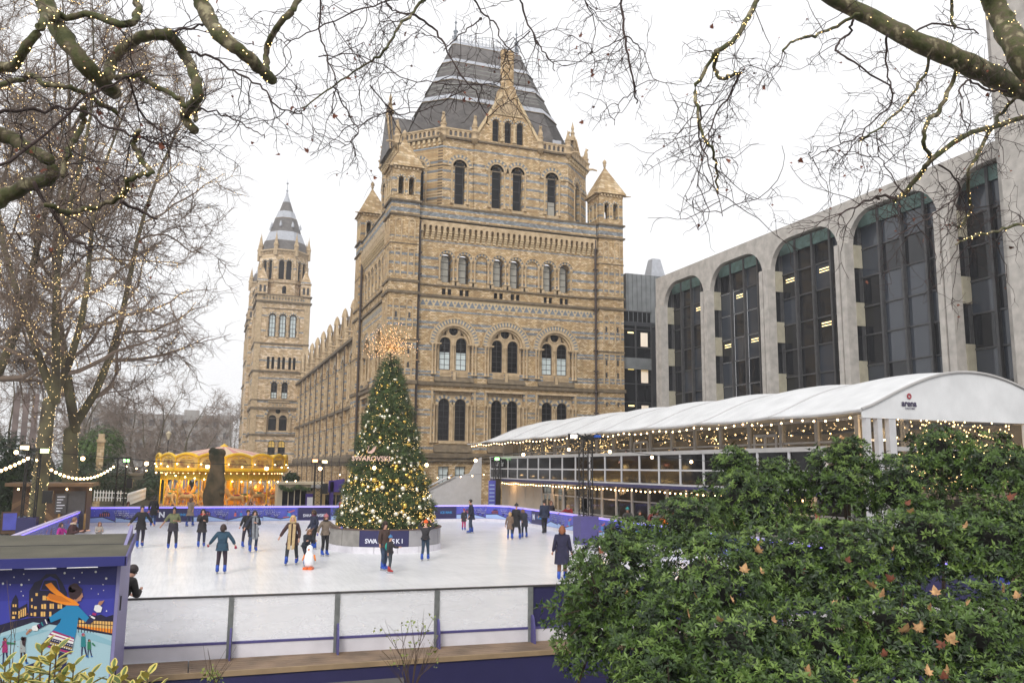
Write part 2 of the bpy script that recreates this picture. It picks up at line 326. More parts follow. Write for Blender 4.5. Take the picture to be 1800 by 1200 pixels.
def big_facade(F, hw, bays, arc, arc_blind, nb, lower_mats=None, simple=False):
    """main storeys of the corner pavilion. F at wall centre; hw half width; bays = centres of the big arches"""
    holes = []; wins = []
    for b in bays:
        holes.append(arch_pts(b, 12.95, 15.65, 1.8, 16))
        holes.append(rect_pts(b-1.9, b+1.9, 5.95, 11.0))
        for k in (-1, 1): holes.append(rect_pts(b+k*.83-.53, b+k*.83+.53, .55, 3.8))
    for i, a in enumerate(arc): holes.append(arch_pts(a, 21.7, 24.1, .58, 10))
    sqs = [b+k*.9 for b in bays for k in (-1, 1)]
    for a in sqs:
        for k in (-1, 1): holes.append(rect_pts(a+k*.29-.2, a+k*.29+.2, 20.48, 21.1))
    mb = MB(); wall(mb, F, rect_pts(-hw, hw, -.3, 29.35), holes, 0, .6)
    mus(mb, 'wall', S)
    rg = MB(1); ring2 = MB(1); shafts = MB(1); trac = MB(1); carve = MB(1); fr = MB(1); sill = MB(1)
    dn = MB()
    for bi, b in enumerate(bays):
        trac.cut()
        ring(rg, F, b, 15.65, 2.06, 2.45, -.02, .09, 44, alt=True)
        ring(ring2, F, b, 15.65, 2.45, 2.56, -.02, .14, 30); ring(ring2, F, b, 15.65, 1.78, 2.06, -.2, .05, 30); ring(ring2, F, b, 15.65, 1.6, 1.8, -.4, -.12, 30)
        # tracery inside the big arch
        th = [arch_pts(b+k*.83, 13.1, 15.78, .56, 10) for k in (-1, 1)]+[circ_pts(b, 17.0, .47)]+[[(b+k*.72, 16.55), (b+k*1.12, 16.5), (b+k*.72, 17.05)] for k in (-1, 1)]
        wall(trac, F, arch_pts(b, 12.95, 15.65, 1.78, 20), th, -.4, .25)
        ring(ring2, F, b, 17.0, .49, .62, -.4, -.33, 18, 0, 2*pi)
        for k in (-1, 1): ring(ring2, F, b+k*.83, 15.78, .57, .69, -.4, -.34, 14)
        lw = (lower_mats or [])
        for j, k in enumerate((-1, 1)):
            m = lw[bi*2+j] if lw and bi*2+j < len(lw) else None
            mwindow(F, arch_pts(b+k*.83, 13.1, 15.78, .56, 10), -.6, MT['glass'], 1.12, 3.24, 13.1, b+k*.83, cols=2, rows=6, lower=m, lz=13.1+1.75 if m else None)
            mwindow(F, arch_pts(b+k*.83, 6.25, 9.75, .56, 10), -.55, MT['glass'], 1.12, 4.06, 6.25, b+k*.83, cols=2, rows=7)
            mwindow(F, rect_pts(b+k*.83-.5, b+k*.83+.5, .6, 3.78), -.3, MT['glass_white'] if not simple else MT['glass'], 1.0, 3.18, .6, b+k*.83, cols=2, rows=4)
        mwindow(F, circ_pts(b, 17.0, .47), -.55, MT['glass'], .94, .9, 16.55, b, cols=2, rows=2, bt=.03)
        # hood frame of the lower pair
        trac.cut(); wall(trac, F, rect_pts(b-1.9, b+1.9, 5.95, 11.0), [arch_pts(b+k*.83, 6.25, 9.75, .56, 10) for k in (-1, 1)], -.35, .25)
        for k in (-1, 1): ring(rg, F, b+k*.83, 9.75, .6, .92, -.36, -.3, 11, alt=True)
        for j in range(18): F.box(dn, b-1.75+j*.2, b-1.63+j*.2, 10.72, 10.95, -.35, -.2)
        F.box(fr, b-2.25, b+2.25, 11.0, 11.2, -.05, .16); F.box(fr, b-2.25, b-2.05, 9.75, 11.0, -.05, .13); F.box(fr, b+2.05, b+2.25, 9.75, 11.0, -.05, .13)
        F.box(fr, b-2.05, b+2.05, 10.97, 11.02, -.3, .1)
        # clustered shafts
        for k in (-1, 1):
            for a, d, r in ((1.58, -.26, .1), (1.88, .02, .1), (2.2, .08, .1)):
                shaft(shafts, F, b+k*a, 12.55, 15.6, d, r); shaft(shafts, F, b+k*a, 6.0, 9.72, d, r)
            F.box(fr, b+k*1.9-.55*(1 if k < 0 else 1), b+k*1.9+.55, 15.55, 15.68, -.1, .2)
        shaft(shafts, F, b, 13.0, 15.6, -.3, .11); shaft(shafts, F, b, 6.2, 9.7, -.28, .11)
        # carved panels and sloping sill
        for k in (-1, 1):
            F.box(carve, b+k*.83-.58, b+k*.83+.58, 12.4, 12.95, -.2, .05)
            for q in range(12):
                t = b+k*.83-.5+q*.09; F.box(carve, t, t+.05, 12.5+.16*abs(sin(q*2.1)), 12.7+.16*abs(sin(q*1.3)), .04, .1, False)
        F.box(carve, b-.14, b+.14, 12.1, 12.95, 0, .22)
        sill.cut(); p = [F.p(b-2.0, 12.38, .02), F.p(b-2.0, 12.38, -.1), F.p(b-2.0, 11.9, -.1), F.p(b-2.0, 11.9, .34)]; sill.prism(p, F.u*4.0)
        sill.cut(); p = [F.p(b-1.9, 5.95, -.05), F.p(b-1.9, 5.2, -.1), F.p(b-1.9, 5.15, .4)]; sill.prism(p, F.u*3.8)
        F.box(fr, b-1.4, b+1.4, 5.95, 6.2, -.34, .1)
    # upper arcade
    for i, a in enumerate(arc):
        ring(rg, F, a, 24.1, .63, .82, -.02, .08, 13, alt=True); ring(ring2, F, a, 24.1, .82, .9, -.02, .18, 12); ring(ring2, F, a, 24.1, .57, .63, -.2, .05, 12)
        if i in arc_blind: mb = MB(); F.box(mb, a-.53, a+.53, 21.6, 24.7, -.3, -.1); mus(mb, 'blind_panel', S)
        else: mwindow(F, arch_pts(a-.08, 21.75, 24.1, .44, 8), -.52, MT['glass_blind'], .88, 2.78, 21.75, a-.08, cols=1, rows=4)
        for k in (-1, 1): shaft(shafts, F, a+k*.72, 21.85, 24.05, .06, .09, 8, .22)
        F.box(fr, a-1.0, a-.5, 21.45, 21.8, -.1, .16); F.box(fr, a+.5, a+1.0, 21.45, 21.8, -.1, .16)
    for a in sqs:
        for k in (-1, 1): mb = MB(); F.box(mb, a+k*.29-.2, a+k*.29+.2, 20.48, 21.1, -.22, -.2); mus(mb, 'small_window', MT['glass'])
    mus(rg, 'voussoir_arch', [MT['cream'], MT['greyblock']]); mus(ring2, 'arch_moulding', PS); mus(dn, 'dentil_row', PS, kind='stuff')
    mus(shafts, 'column', PS, True); mus(trac, 'window_tracery', PS); mus(carve, 'carved_panel', PS); mus(fr, 'window_surround', PS); mus(sill, 'sloping_sill', DS)
    # string courses
    st = MB(1)
    for z0, z1, d in ((4.25, 4.6, .3), (4.6, 5.05, .45), (11.5, 11.85, .24), (20.15, 20.38, .2), (21.28, 21.42, .16), (28.62-.78, 28.0, .34), (29.25, 29.4, .34)): F.box(st, -hw, hw, z0, z1, -.05, d)
    mus(st, 'string_course', DS)
    cr = MB(1); F.box(cr, -hw, hw, 28.0, 28.95, -.05, .28); F.box(cr, -hw, hw, 28.95, 29.25, -.05, .26); mus(cr, 'parapet', S)
    # frieze of grey triangles
    tr = MB(); F.box(tr, -hw, hw, 19.24, 20.12, 0, .012); mus(tr, 'pale_frieze', MT['cream'])
    tr = MB(); n = int(hw*2/.72)
    for i in range(n):
        a = -hw+.2+i*.72
        for (dx, dz, w) in ((0, 0, .3), (.36, .3, .15)):
            if w: tr.prism([F.p(a+.3+dx-w, 19.32+dz, .0), F.p(a+.3+dx+w, 19.32+dz, .0), F.p(a+.3+dx, 19.32+dz+w*1.9, .0)], F.n*.02)
    mus(tr, 'triangle_frieze', MT['greyblock'], kind='stuff')
    # machicolation: corbels carrying small arches
    step = .585; n = int(hw*2/step); off = -n*step/2
    hd = MB(); wall(hd, F, rect_pts(-hw, hw, 26.75, 27.85), [arch_pts(off+step*(i+.5), 26.76, 27.12, .15, 6) for i in range(n)], .42, .3)
    F.box(hd, -hw, hw, 27.7, 27.85, 0, .42); mus(hd, 'corbel_table', MT['plainstone'])
    c = MB(); 
    F0 = Frame((0, 0, 0), F.u)
    pts = [(0, 26.78), (.42, 26.78), (.42, 26.6), (.33, 26.55), (.33, 26.4), (.22, 26.35), (.22, 26.2), (.12, 26.15), (.12, 25.95), (0, 25.9)]
    c.prism([F0.p(-.17, z, d) for d, z in pts], F.u*.34); me = c.mesh('corbel', MT['cream'])
    for i in range(n+1):
        o = inst('corbel', me, MUS, tuple(F.p(off+step*i, 0, 0))); o.matrix_parent_inverse = Matrix.Translation((-28.4, -78, 0))
CX, FY = 28.4, 78.7
FR = Frame((CX, FY, 0), (1, 0, 0))
sp = 1.82
wl = [MT['glass_white']]*2+[None, None]+[MT['glass_white']]*2
big_facade(FR, 9.9, [-5.4, 0, 5.4], [(i-3.5)*sp for i in range(8)], (2, 5), 8, wl)
FLt = Frame((16.7, 87.7, 0), (0, -1, 0))
big_facade(FLt, 6.9, [-3.4, 3.4], [(i-2.5)*1.9 for i in range(6)], (), 6, None, True)
# ---- corner turrets
def turret(x0, x1, y0, y1, faces, lab):
    body = MB(); body.box(x0, x1, y0, y1, -.3, 29.3); mus(body, 'corner_turret', S, label=lab)
    st = MB(1)
    for z0, z1, d in ((4.25, 4.6, .12), (4.6, 5.05, .24), (11.5, 11.85, .14), (15.62, 15.8, .07), (20.15, 20.4, .16), (21.28, 21.5, .12), (25.0, 25.12, .05), (27.82, 28.0, .18), (29.25, 29.42, .2)):
        st.cut(); st.box(x0-d, x1+d, y0-d, y1+d, z0, z1)
    mus(st, 'string_course', DS)
    rg = MB(1); sl = MB(1); pil = MB(1)
    for F, w in faces:
        for k in (-1, 1):
            c = k*w*.235
            for zs, zb in ((19.3, 16.6), (27.2, 25.4), (24.5, 21.8), (15.4, 12.2)):
                if zs in (19.3, 27.2): ring(rg, F, c, zs, .24, .36, 0, .1, 10); 
                else: F.box(rg, c-.36, c+.36, zs, zs+.14, 0, .1)
                for q in (-1, 1): F.box(rg, c+q*.3-.06, c+q*.3+.06, zb, zs, 0, .09, False)
            for zs in (17.8, 14.3, 13.0): F.box(sl, c-.1, c+.1, zs, zs+.55, 0, .012)
            ring(rg, F, c, 10.3, .2, .36, 0, .1, 8); F.box(sl, c-.08, c+.08, 10.05, 10.35, 0, .012)
        for k in (-1, 0, 1): F.box(pil, k*w*.45-.12, k*w*.45+.12, 5.05, 27.8, 0, .035)
    mus(rg, 'blind_lancet', PS); mus(sl, 'slit_opening', MT['bar']); mus(pil, 'pilaster', S)
TL = (16.2, 19.0, 78.0, 80.9); TR = (38.45, 41.25, 78.0, 80.9); TB = (16.2, 19.0, 94.6, 97.5)
def fr_of(b, side):
    x0, x1, y0, y1 = b
    return (Frame(((x0+x1)/2, y0, 0), (1, 0, 0)), x1-x0) if side == 'f' else (Frame((x0, (y0+y1)/2, 0), (0, -1, 0)), y1-y0)
turret(*TL, [fr_of(TL, 'f'), fr_of(TL, 'l')], 'near corner turret of the pavilion'); turret(*TR, [fr_of(TR, 'f')], 'right corner turret of the pavilion'); turret(*TB, [fr_of(TB, 'f'), fr_of(TB, 'l')], 'rear left corner turret of the pavilion')
def lantern(b):
    x0, x1, y0, y1 = b; cx, cy = (x0+x1)/2, (y0+y1)/2; H = (x1-x0)/2
    mb = MB(); fs = [Frame((cx, y0, 0), (1, 0, 0)), Frame((x0, cy, 0), (0, -1, 0)), Frame((x1, cy, 0), (0, 1, 0)), Frame((cx, y1, 0), (-1, 0, 0))]
    rg = MB(1); dnl = MB()
    for F in fs:
        wall(mb, F, rect_pts(-H, H, 29.4, 32.75), [arch_pts(k*.52, 29.95, 31.5, .26, 8) for k in (-1, 1)], 0, .5)
        for k in (-1, 1):
            ring(rg, F, k*.52, 31.5, .28, .45, 0, .05, 9, alt=True)
            for q in (-1, 1): shaft(rg, F, k*.52+q*.33, 29.95, 31.5, .03, .05, 6, .12)
        for i in range(7): F.box(dnl, -H+.15+i*.37, -H+.33+i*.37, 32.45, 32.7, 0, .16)
    mus(mb, 'turret_lantern', MT['stone_lan']); mus(rg, 'lantern_arch', [MT['cream'], MT['greyblock']]); mus(dnl, 'dentil_row', PS, kind='stuff')
    rf = MB(); e = H+.28
    n = 11
    for i in range(n):   # stepped stone courses
        a = e*(1-i/n)+.05; b2 = e*(1-(i+1)/n)+.07; z0 = 32.75+3.4*i/n; z1 = 32.75+3.4*(i+1)/n
        rf.add([(cx-a, cy-a, z0), (cx+a, cy-a, z0), (cx+a, cy+a, z0), (cx-a, cy+a, z0), (cx-b2, cy-b2, z1), (cx+b2, cy-b2, z1), (cx+b2, cy+b2, z1), (cx-b2, cy+b2, z1)], [(0, 3, 2, 1), (4, 5, 6, 7), (0, 1, 5, 4), (1, 2, 6, 5), (2, 3, 7, 6), (3, 0, 4, 7)])
    mus(rf, 'lantern_roof', MT['courses'])
    fi = MB(); fi.lathe((cx, cy, 36.1), [(.12, 0), (.1, .2), (.22, .3), (.1, .4), (.2, .5), (.24, .72), (.12, .9), (.03, 1.0)], 8)
    for k in (-1, 1): fi.tube([(cx+k*e*.95, y0+.1, 32.7), (cx+k*(e+.55), y0-.35, 32.62)], [.11, .05], 5)
    fi.tube([(x0+.1, y0-.1, 32.7), (x0-.6, y0-.5, 32.6)], [.1, .05], 5)
    mus(fi, 'finial', PS, True)
for b in (TL, TR, TB): lantern(b)
# gutter pipes
for x in (19.2, 38.15):
    p = MB(); p.tube([(x, 78.35, 27.6), (x, 78.35, 4.4), (x, 78.1, 4.0), (x, 78.35, .2)], .11, 8)
    for z in np.arange(5, 27, 2.15): p.box(x-.22, x+.22, 78.2, 78.5, z, z+.12)
    mus(p, 'drainpipe', MT['iron'])
p = MB(); p.tube([(16.4, 94.4, 27.5), (16.4, 94.4, .2)], .12, 8); p.tube([(16.4, 81.1, 27.5), (16.4, 81.1, .2)], .12, 8); mus(p, 'drainpipe', MT['iron'])
# ---- octagonal upper storey
f1, y0, y1, hx = 6.95, 79.5, 94.8, 10.7
OC = [(CX-f1+.15, y0), (CX+f1+.15, y0), (CX+hx+.3, y0+3.8), (CX+hx+.3, y1-3.8), (CX+f1, y1), (CX-f1, y1), (CX-hx, y1-3.8), (CX-hx, y0+3.8)]
SU = MT['stone_up']
core = MB(); core.prism([(x*.995+CX*.005, y*.995+87.1*.005, 29.3) for x, y in OC], (0, 0, .06)); mus(core, 'terrace', DS)
def oct_face(i, wins, bay=None, gable=False):
    a = Vector((*OC[i], 0)); b = Vector((*OC[(i+1) % 8], 0)); Lh = (b-a).length/2; F = Frame((a+b)/2, b-a)
    holes = [arch_pts(c, 30.0, 34.05, .55, 10) for c in wins]
    mb = MB(); wall(mb, F, rect_pts(-Lh, Lh, 29.3, 36.95), holes, 0, .35)
    if bay:
        q = MB(); F2 = Frame(F.o+F.n*.14, F.u); wall(q, F2, rect_pts(-bay, bay, 29.4, 36.9), [arch_pts(c, 30.0, 34.05, .55, 10) for c in wins if abs(c) < bay], 0, .14)
        F.box(q, -bay, -bay+.02, 29.4, 36.9, 0, .14); F.box(q, bay-.02, bay, 29.4, 36.9, 0, .14); mus(q, 'projecting_bay', SU)
    mus(mb, 'wall', SU)
    rg = MB(1); sh = MB(1)
    for c in wins:
        dd = .14 if bay and abs(c) < bay else 0
        ring(rg, F, c, 34.05, .98, 1.27, dd, dd+.09, 17, alt=True); ring(sh, F, c, 34.05, 1.27, 1.36, dd, dd+.13, 14)
        ring(sh, F, c, 34.05, .55, .76, dd-.3, dd+.0, 14); ring(sh, F, c, 34.05, .76, .98, dd-.1, dd+.05, 14)
        for k in (-1, 1): shaft(sh, F, c+k*.84, 30.1, 34.0, dd+.02, .1, 8, .3); shaft(sh, F, c+k*.64, 30.1, 34.0, dd-.1, .08, 8, .3)
        F.box(sh, c-.6, c+.6, 29.75, 30.05, -.3, dd+.1)
        mwindow(F, arch_pts(c, 30.05, 34.05, .44, 10), -.3, MT['glass'], .88, 4.44, 30.05, c, cols=1, rows=4, lower=MT['glass_blind'] if c > 4 else None, lz=31.6)
    mus(rg, 'voussoir_arch', [MT['cream'], MT['greyblock']]); mus(sh, 'column', PS)
    st = MB(1); F.box(st, -Lh-.1, Lh+.1, 36.9, 37.08, -.1, .32); F.box(st, -Lh, Lh, 34.0, 34.1, 0, .06); mus(st, 'string_course', DS)
    # balustrade
    bl = [x for x in np.arange(-Lh+.5, Lh-.3, .52)]
    if gable: bl = [x for x in bl if abs(x) > 3.7]
    if bl:
        hz = MB(); segs = [(-Lh, Lh)] if not gable else [(-Lh, -3.5), (3.5, Lh)]
        for s0, s1 in segs:
            hs_ = [arch_pts(x+.26, 37.22, 37.62, .16, 6) for x in bl if s0 < x+.1 < s1 and x+.45 < s1]
            wall(hz, F, rect_pts(s0, s1, 37.08, 37.88), hs_, .2, .22); wall(hz, F, rect_pts(s0, s1, 37.08, 37.88), hs_, -.02, .01)
            F.box(hz, s0, s1, 37.88, 38.02, -.08, .27)
        mus(hz, 'balustrade', MT['plainstone'])
    if not gable:
        cb = MB(); F.box(cb, -.14, .14, 36.5, 36.9, 0, .24); F.box(cb, -.14, .14, 36.2, 36.5, 0, .12)
        cb.xf(Matrix.Translation(-F.o)); me = cb.mesh('corbel', MT['cream'])
        n = int(Lh*2/.6)
        for j in range(n): 
            o = inst('corbel', me, MUS, tuple(F.p((j-n/2+.5)*.6, 0, 0))); o.matrix_parent_inverse = Matrix.Translation((-28.4, -78, 0))
        rb = MB(); 
        for j in range(n-1): ring(rb, F, (j-n/2+1)*.6, 36.62, .16, .24, 0, .1, 6)
        mus(rb, 'blind_arcade', PS)
    return F
Ff = oct_face(0, [-5.1, -1.15, 1.15, 5.1], bay=3.65, gable=True)
Fr_ = oct_face(1, [0]); oct_face(2, [-2.5, 2.5]); Fl = oct_face(7, [0]); oct_face(6, [-2.4, 0, 2.4]); 
bk = MB()
for i in (3, 4, 5):
    a = OC[i]; b = OC[i+1]; bk.add([(a[0], a[1], 29.3), (b[0], b[1], 29.3), (b[0], b[1], 38), (a[0], a[1], 38)], [(0, 1, 2, 3)])
mus(bk, 'wall', SU)
def beast(x, y, z, ang=0, s=1.):
    """weathered stone animal on a round pedestal"""
    p = MB(); p.lathe((0, 0, 0), [(.18, -1.35), (.45, -.95), (.5, -.9), (.36, -.85), (.36, -.3), (.5, -.2), (.5, -.1), (.3, 0), (.28, .3), (.36, .35), (.36, .45)], 8)
    q = [(.0, 0, .45, .24), (.02, .0, .8, .25), (-.05, 0, 1.15, .2), (-.02, 0, 1.35, .14), (-.12, 0, 1.55, .17), (-.3, 0, 1.52, .08)]
    p.tube([Vector(a[:3]) for a in q], [a[3] for a in q], 7)
    for k in (-1, 1): p.tube([(-.12, k*.12, .45), (-.16, k*.12, 1.0)], [.09, .1], 5); p.tube([(.16, k*.1, .45), (.2, k*.12, .75)], [.13, .14], 5); p.tube([(-.05, k*.08, 1.62), (-.03, k*.12, 1.78)], [.05, .02], 4)
    p.tube([(.2, 0, .5), (.35, 0, .6), (.33, 0, .9)], [.07, .05, .03], 5)
    p.xf(Matrix.Translation((x, y, z)) @ Matrix.Rotation(ang, 4, 'Z') @ Matrix.Scale(s, 4)); mus(p, 'stone_beast', PS, True)
for i, (x, y) in enumerate(OC):
    if i in (4, 5): continue
    beast(x, y, 38.0, {0: 1.2, 1: 2, 2: 2.6, 3: 3, 6: 0, 7: .4}[i])
for k in (-1, 1): beast(CX+.15+k*3.65, 79.3, 38.0, pi/2, 1)
for (x, y) in OC[:3]+[OC[7]]: 
    t = MB(); a = atan2(y-87.1, x-28.5); t.tube([(x, y, 37.2), (x+.8*cos(a), y+.8*sin(a), 37.25), (x+1.3*cos(a), y+1.3*sin(a), 37.1)], [.16, .12, .09], 6); mus(t, 'gargoyle', PS)
t = MB(); t.tube([(21.0, 80.3, 36.4), (21.0, 80.3, 29.4)], .1, 6); mus(t, 'drainpipe', MT['iron'])
# ---- slate roof with lead bands
def rsec(z):
    t = (z-37.3)/14.2
    fh = 6.35+(3.75-6.35)*t; fy = 80.4+(86.4-80.4)*t; sh = 10.1+(3.95-10.1)*t; ch = (sh-fh)
    yb = 93.9+(87.6-93.9)*t; cf = ch*.85+.1
    c = CX+.1
    return [(c-fh, fy, z), (c+fh, fy, z), (c+sh, fy+cf, z), (c+sh, yb-cf, z), (c+fh, yb, z), (c-fh, yb, z), (c-sh, yb-cf, z), (c-sh, fy+cf, z)]
def rband(name, z0, z1, o, mat, steps=1):
    mb = MB()
    for k in range(steps):
        a = rsec(z0+(z1-z0)*k/steps); b = rsec(z0+(z1-z0)*(k+1)/steps)
        def ex(q, o): return [(CX+(x-CX)*(1+o/8), 87+(y-87)*(1+o/8), z) for x, y, z in q]
        A = ex(a, o+.06 if steps > 1 else o); B = ex(b, o)
        n = 8; mb.add(A+B, [(i, (i+1) % n, n+(i+1) % n, n+i) for i in range(n)]+[tuple(reversed(range(n))), tuple(range(n, 2*n))])
    return mus(mb, name, mat)
rband('slate_roof', 37.0, 42.6, 0, MT['slate'], 30); rband('slate_roof', 42.6, 45.6, 0, MT['slate'], 16); rband('slate_roof', 45.6, 48.6, 0, MT['slate'], 16); rband('slate_roof', 48.6, 51.5, 0, MT['slate'], 15)
for z0, z1 in ((42.8, 43.4), (45.65, 46.2), (48.35, 48.8), (51.1, 51.5)): rband('lead_band', z0, z1, .14, MT['lead']); rband('lead_band', z0-.12, z0, .22, MT['darkstone'])
MT['slate2'] = noisy('greenish_slate', (.19, .19, .17), .65, .2, 2)
for z0 in (43.9, 44.4, 44.9, 46.9, 47.5): rband('slate_band', z0, z0+.14, .05, MT['slate2'])
cr = MB(); tp = rsec(51.5)
for i in range(8):
    a = Vector(tp[i]); b = Vector(tp[(i+1) % 8]); L = (b-a).length; n = max(1, int(L/.42))
    for j in range(n+1):
        p = a.lerp(b, j/n); cr.tube([p, p+Vector((0, 0, 1.15))], [.03, .02], 4); cr.ball(p+Vector((0, 0, .95)), .07, 5, 3)
    for h in (.25, .8): cr.tube([a+Vector((0, 0, h)), b+Vector((0, 0, h))], .025, 4)
mus(cr, 'ridge_cresting', MT['lead'])
for k in (-1, 1):
    f = MB(); f.lathe((CX+.1+k*3.7, 86.9, 51.4), [(.3, 0), (.22, .6), (.1, 1.2), (.3, 1.5), (.1, 1.7), (.05, 2.4), (.16, 2.6), (.04, 2.8), (.02, 4.2)], 8); mus(f, 'roof_finial', MT['greyblock'], True)
mb = MB(); mb.obox((25.3, 80.0, 38.5), (.7, 0, 0), (0, .1, .0), (0, 0, .18)); mb.obox((34.4, 80.0, 38.5), (.5, 0, 0), (0, .1, 0), (0, 0, .18)); mus(mb, 'rooflight', MT['lead'])
# ---- front gable with its chimney
gF = Frame((CX+.15, 79.3, 0), (1, 0, 0))
gm = MB(); gw = [-1.35, 0, 1.35]
wall(gm, gF, [(-3.5, 37.0), (3.5, 37.0), (3.3, 37.9), (.75, 42.4), (-.75, 42.4), (-3.3, 37.9)], [arch_pts(a, 37.25, 39.3, .38, 8) for a in gw], 0, .5)
gm.prism([gF.p(-3.45, 37, -.5), gF.p(3.45, 37, -.5), gF.p(.7, 42.4, -.5), gF.p(-.7, 42.4, -.5)], (0, 4.5, 0)); mus(gm, 'gable', MT['stone_lan'])
gr = MB()
for a in gw: ring(gr, gF, a, 39.3, .42, .62, 0, .07, 11, alt=True); mwindow(gF, arch_pts(a, 37.3, 39.3, .34, 8), -.3, MT['glass'], .68, 2.34, 37.3, a, cols=1, rows=3)
for a in (-.68, .68): shaft(gr, gF, a, 37.3, 39.2, .05, .13)
for k in (-1, 1):
    a = gF.p(k*3.6, 37.6, .05); b = gF.p(k*.8, 42.5, .05); gr.tube([a, b], .2, 4)
gF.box(gr, -1.7, 1.7, 40.25, 40.4, 0, .12); mus(gr, 'gable_trim', [MT['cream'], MT['greyblock']])
dp = MB()
for r in range(6):
    w_ = 1.55-.25*r
    for j in range(-5, 6):
        x = j*.3+(r % 2)*.15
        if abs(x) < w_: dp.obox(gF.p(x, 40.6+r*.3, .03), Vector((.11, 0, .11)), Vector((0, .03, 0)), Vector((-.11, 0, .11)))
mus(dp, 'diaper_pattern', PS)
ch = MB(); ch.prism([gF.p(-1.0, 42.3, .05), gF.p(1.0, 42.3, .05), gF.p(.7, 43.6, .05), gF.p(-.7, 43.6, .05)], (0, 1.8, 0))
for k in (-1, 1): ch.lathe(tuple(gF.p(k*.38, 43.5, -.5)), [(.42, 0), (.42, .12), (.36, .2), (.36, 3.6), (.44, 3.7), (.44, 3.8), (.36, 3.9), (.4, 4.2), (.3, 4.3)], 10)
ch.box(gF.o.x-.38, gF.o.x+.38, 79.5, 80.2, 43.5, 47.4); mus(ch, 'chimney', MT['stone_lan'])
# side gables on the left and right faces
for X, nx in ((CX-hx, -1), (CX+hx+.3, 1)):
    F = Frame((X+nx*.1, 87.1, 0), (0, -nx, 0)); g = MB(); wall(g, F, [(-2.6, 37), (2.6, 37), (.5, 42.4), (-.5, 42.4)], [arch_pts(a, 37.6, 39, .35, 6) for a in (-.7, .7)], 0, .4)
    g.prism([F.p(-2.6, 37, -.4), F.p(2.6, 37, -.4), F.p(.3, 42.2, -.4), F.p(-.3, 42.2, -.4)], (-nx*.1, 0, 0)); mus(g, 'gable', MT['stone_lan'])
    g = MB(); g.prism([F.p(-2.4, 37, -.5), F.p(2.4, 37, -.5), F.p(0, 41.6, -.5)], (-nx*5, 0, 0)); mus(g, 'gable_roof', MT['slate'])
    g = MB(); q = F.p(0, 42.3, 0); g.lathe(tuple(q), [(.5, -.3), (.35, .2), (.2, .5), (.28, .7), (.12, 1.0), (.2, 1.3), (.1, 1.7), (.02, 2.1)], 8); mus(g, 'finial', PS)
    cr = MB()
    for j in range(14): p = q+Vector((-nx*(.8+j*.3), 0, -.7)); cr.tube([p, p+Vector((0, 0, .4))], .03, 4)
    cr.tube([q+Vector((-nx*.6, 0, -.4)), q+Vector((-nx*5, 0, -.4))], .04, 4); mus(cr, 'ridge_cresting', MT['lead'])
# ---- back walls so that nothing is open
bb = MB(); bb.box(19, 41.2, 97.2, 97.4, -.3, 29.3); bb.box(41.0, 41.2, 80.9, 97.2, -.3, 29.3); mus(bb, 'wall', S)
# ---- long wing running away to the tower
wx, wy0, wy1, pitch = 18.0, 97.5, 172., 7.09
SW = MT['stone_wing']; WF = Frame((wx, 0, 0), (0, -1, 0))       # s = -Y
nb = 11; cents = [-(101.2+i*pitch-.0) for i in range(nb)]
cents = [c for c in cents if -c < 171]
holes = []
for c in cents:
    holes += [arch_pts(c, 12.3, 16.9, 1.25, 10), rect_pts(c-1.4, c+1.4, 5.4, 10.4), rect_pts(c-1.4, c-.2, .8, 3.6), rect_pts(c+.2, c+1.4, .8, 3.6)]
mb = MB(); wall(mb, WF, rect_pts(-wy1, -wy0, -.3, 19.9), holes, 0, .35); mus(mb, 'wing_wall', SW)
st = MB(1)
for z0, z1, d in ((3.9, 4.3, .3), (4.3, 4.9, .5), (10.95, 11.3, .35), (19.55, 19.9, .55), (9.0, 9.15, .12), (17.0, 17.1, .1)): WF.box(st, -wy1, -wy0, z0, z1, -.02, d)
st.cut(); p = [WF.p(-wy1, 4.9, .45), WF.p(-wy1, 5.5, 0), WF.p(-wy1, 4.9, -.02)]; st.prism(p, WF.u*(wy1-wy0)); mus(st, 'string_course', DS)
pil = MB(1); rg = MB(1); sh = MB(); pipes = MB(1); dor = MB(1); gb = MB(1); stat = MB(1); rfm = MB(1)
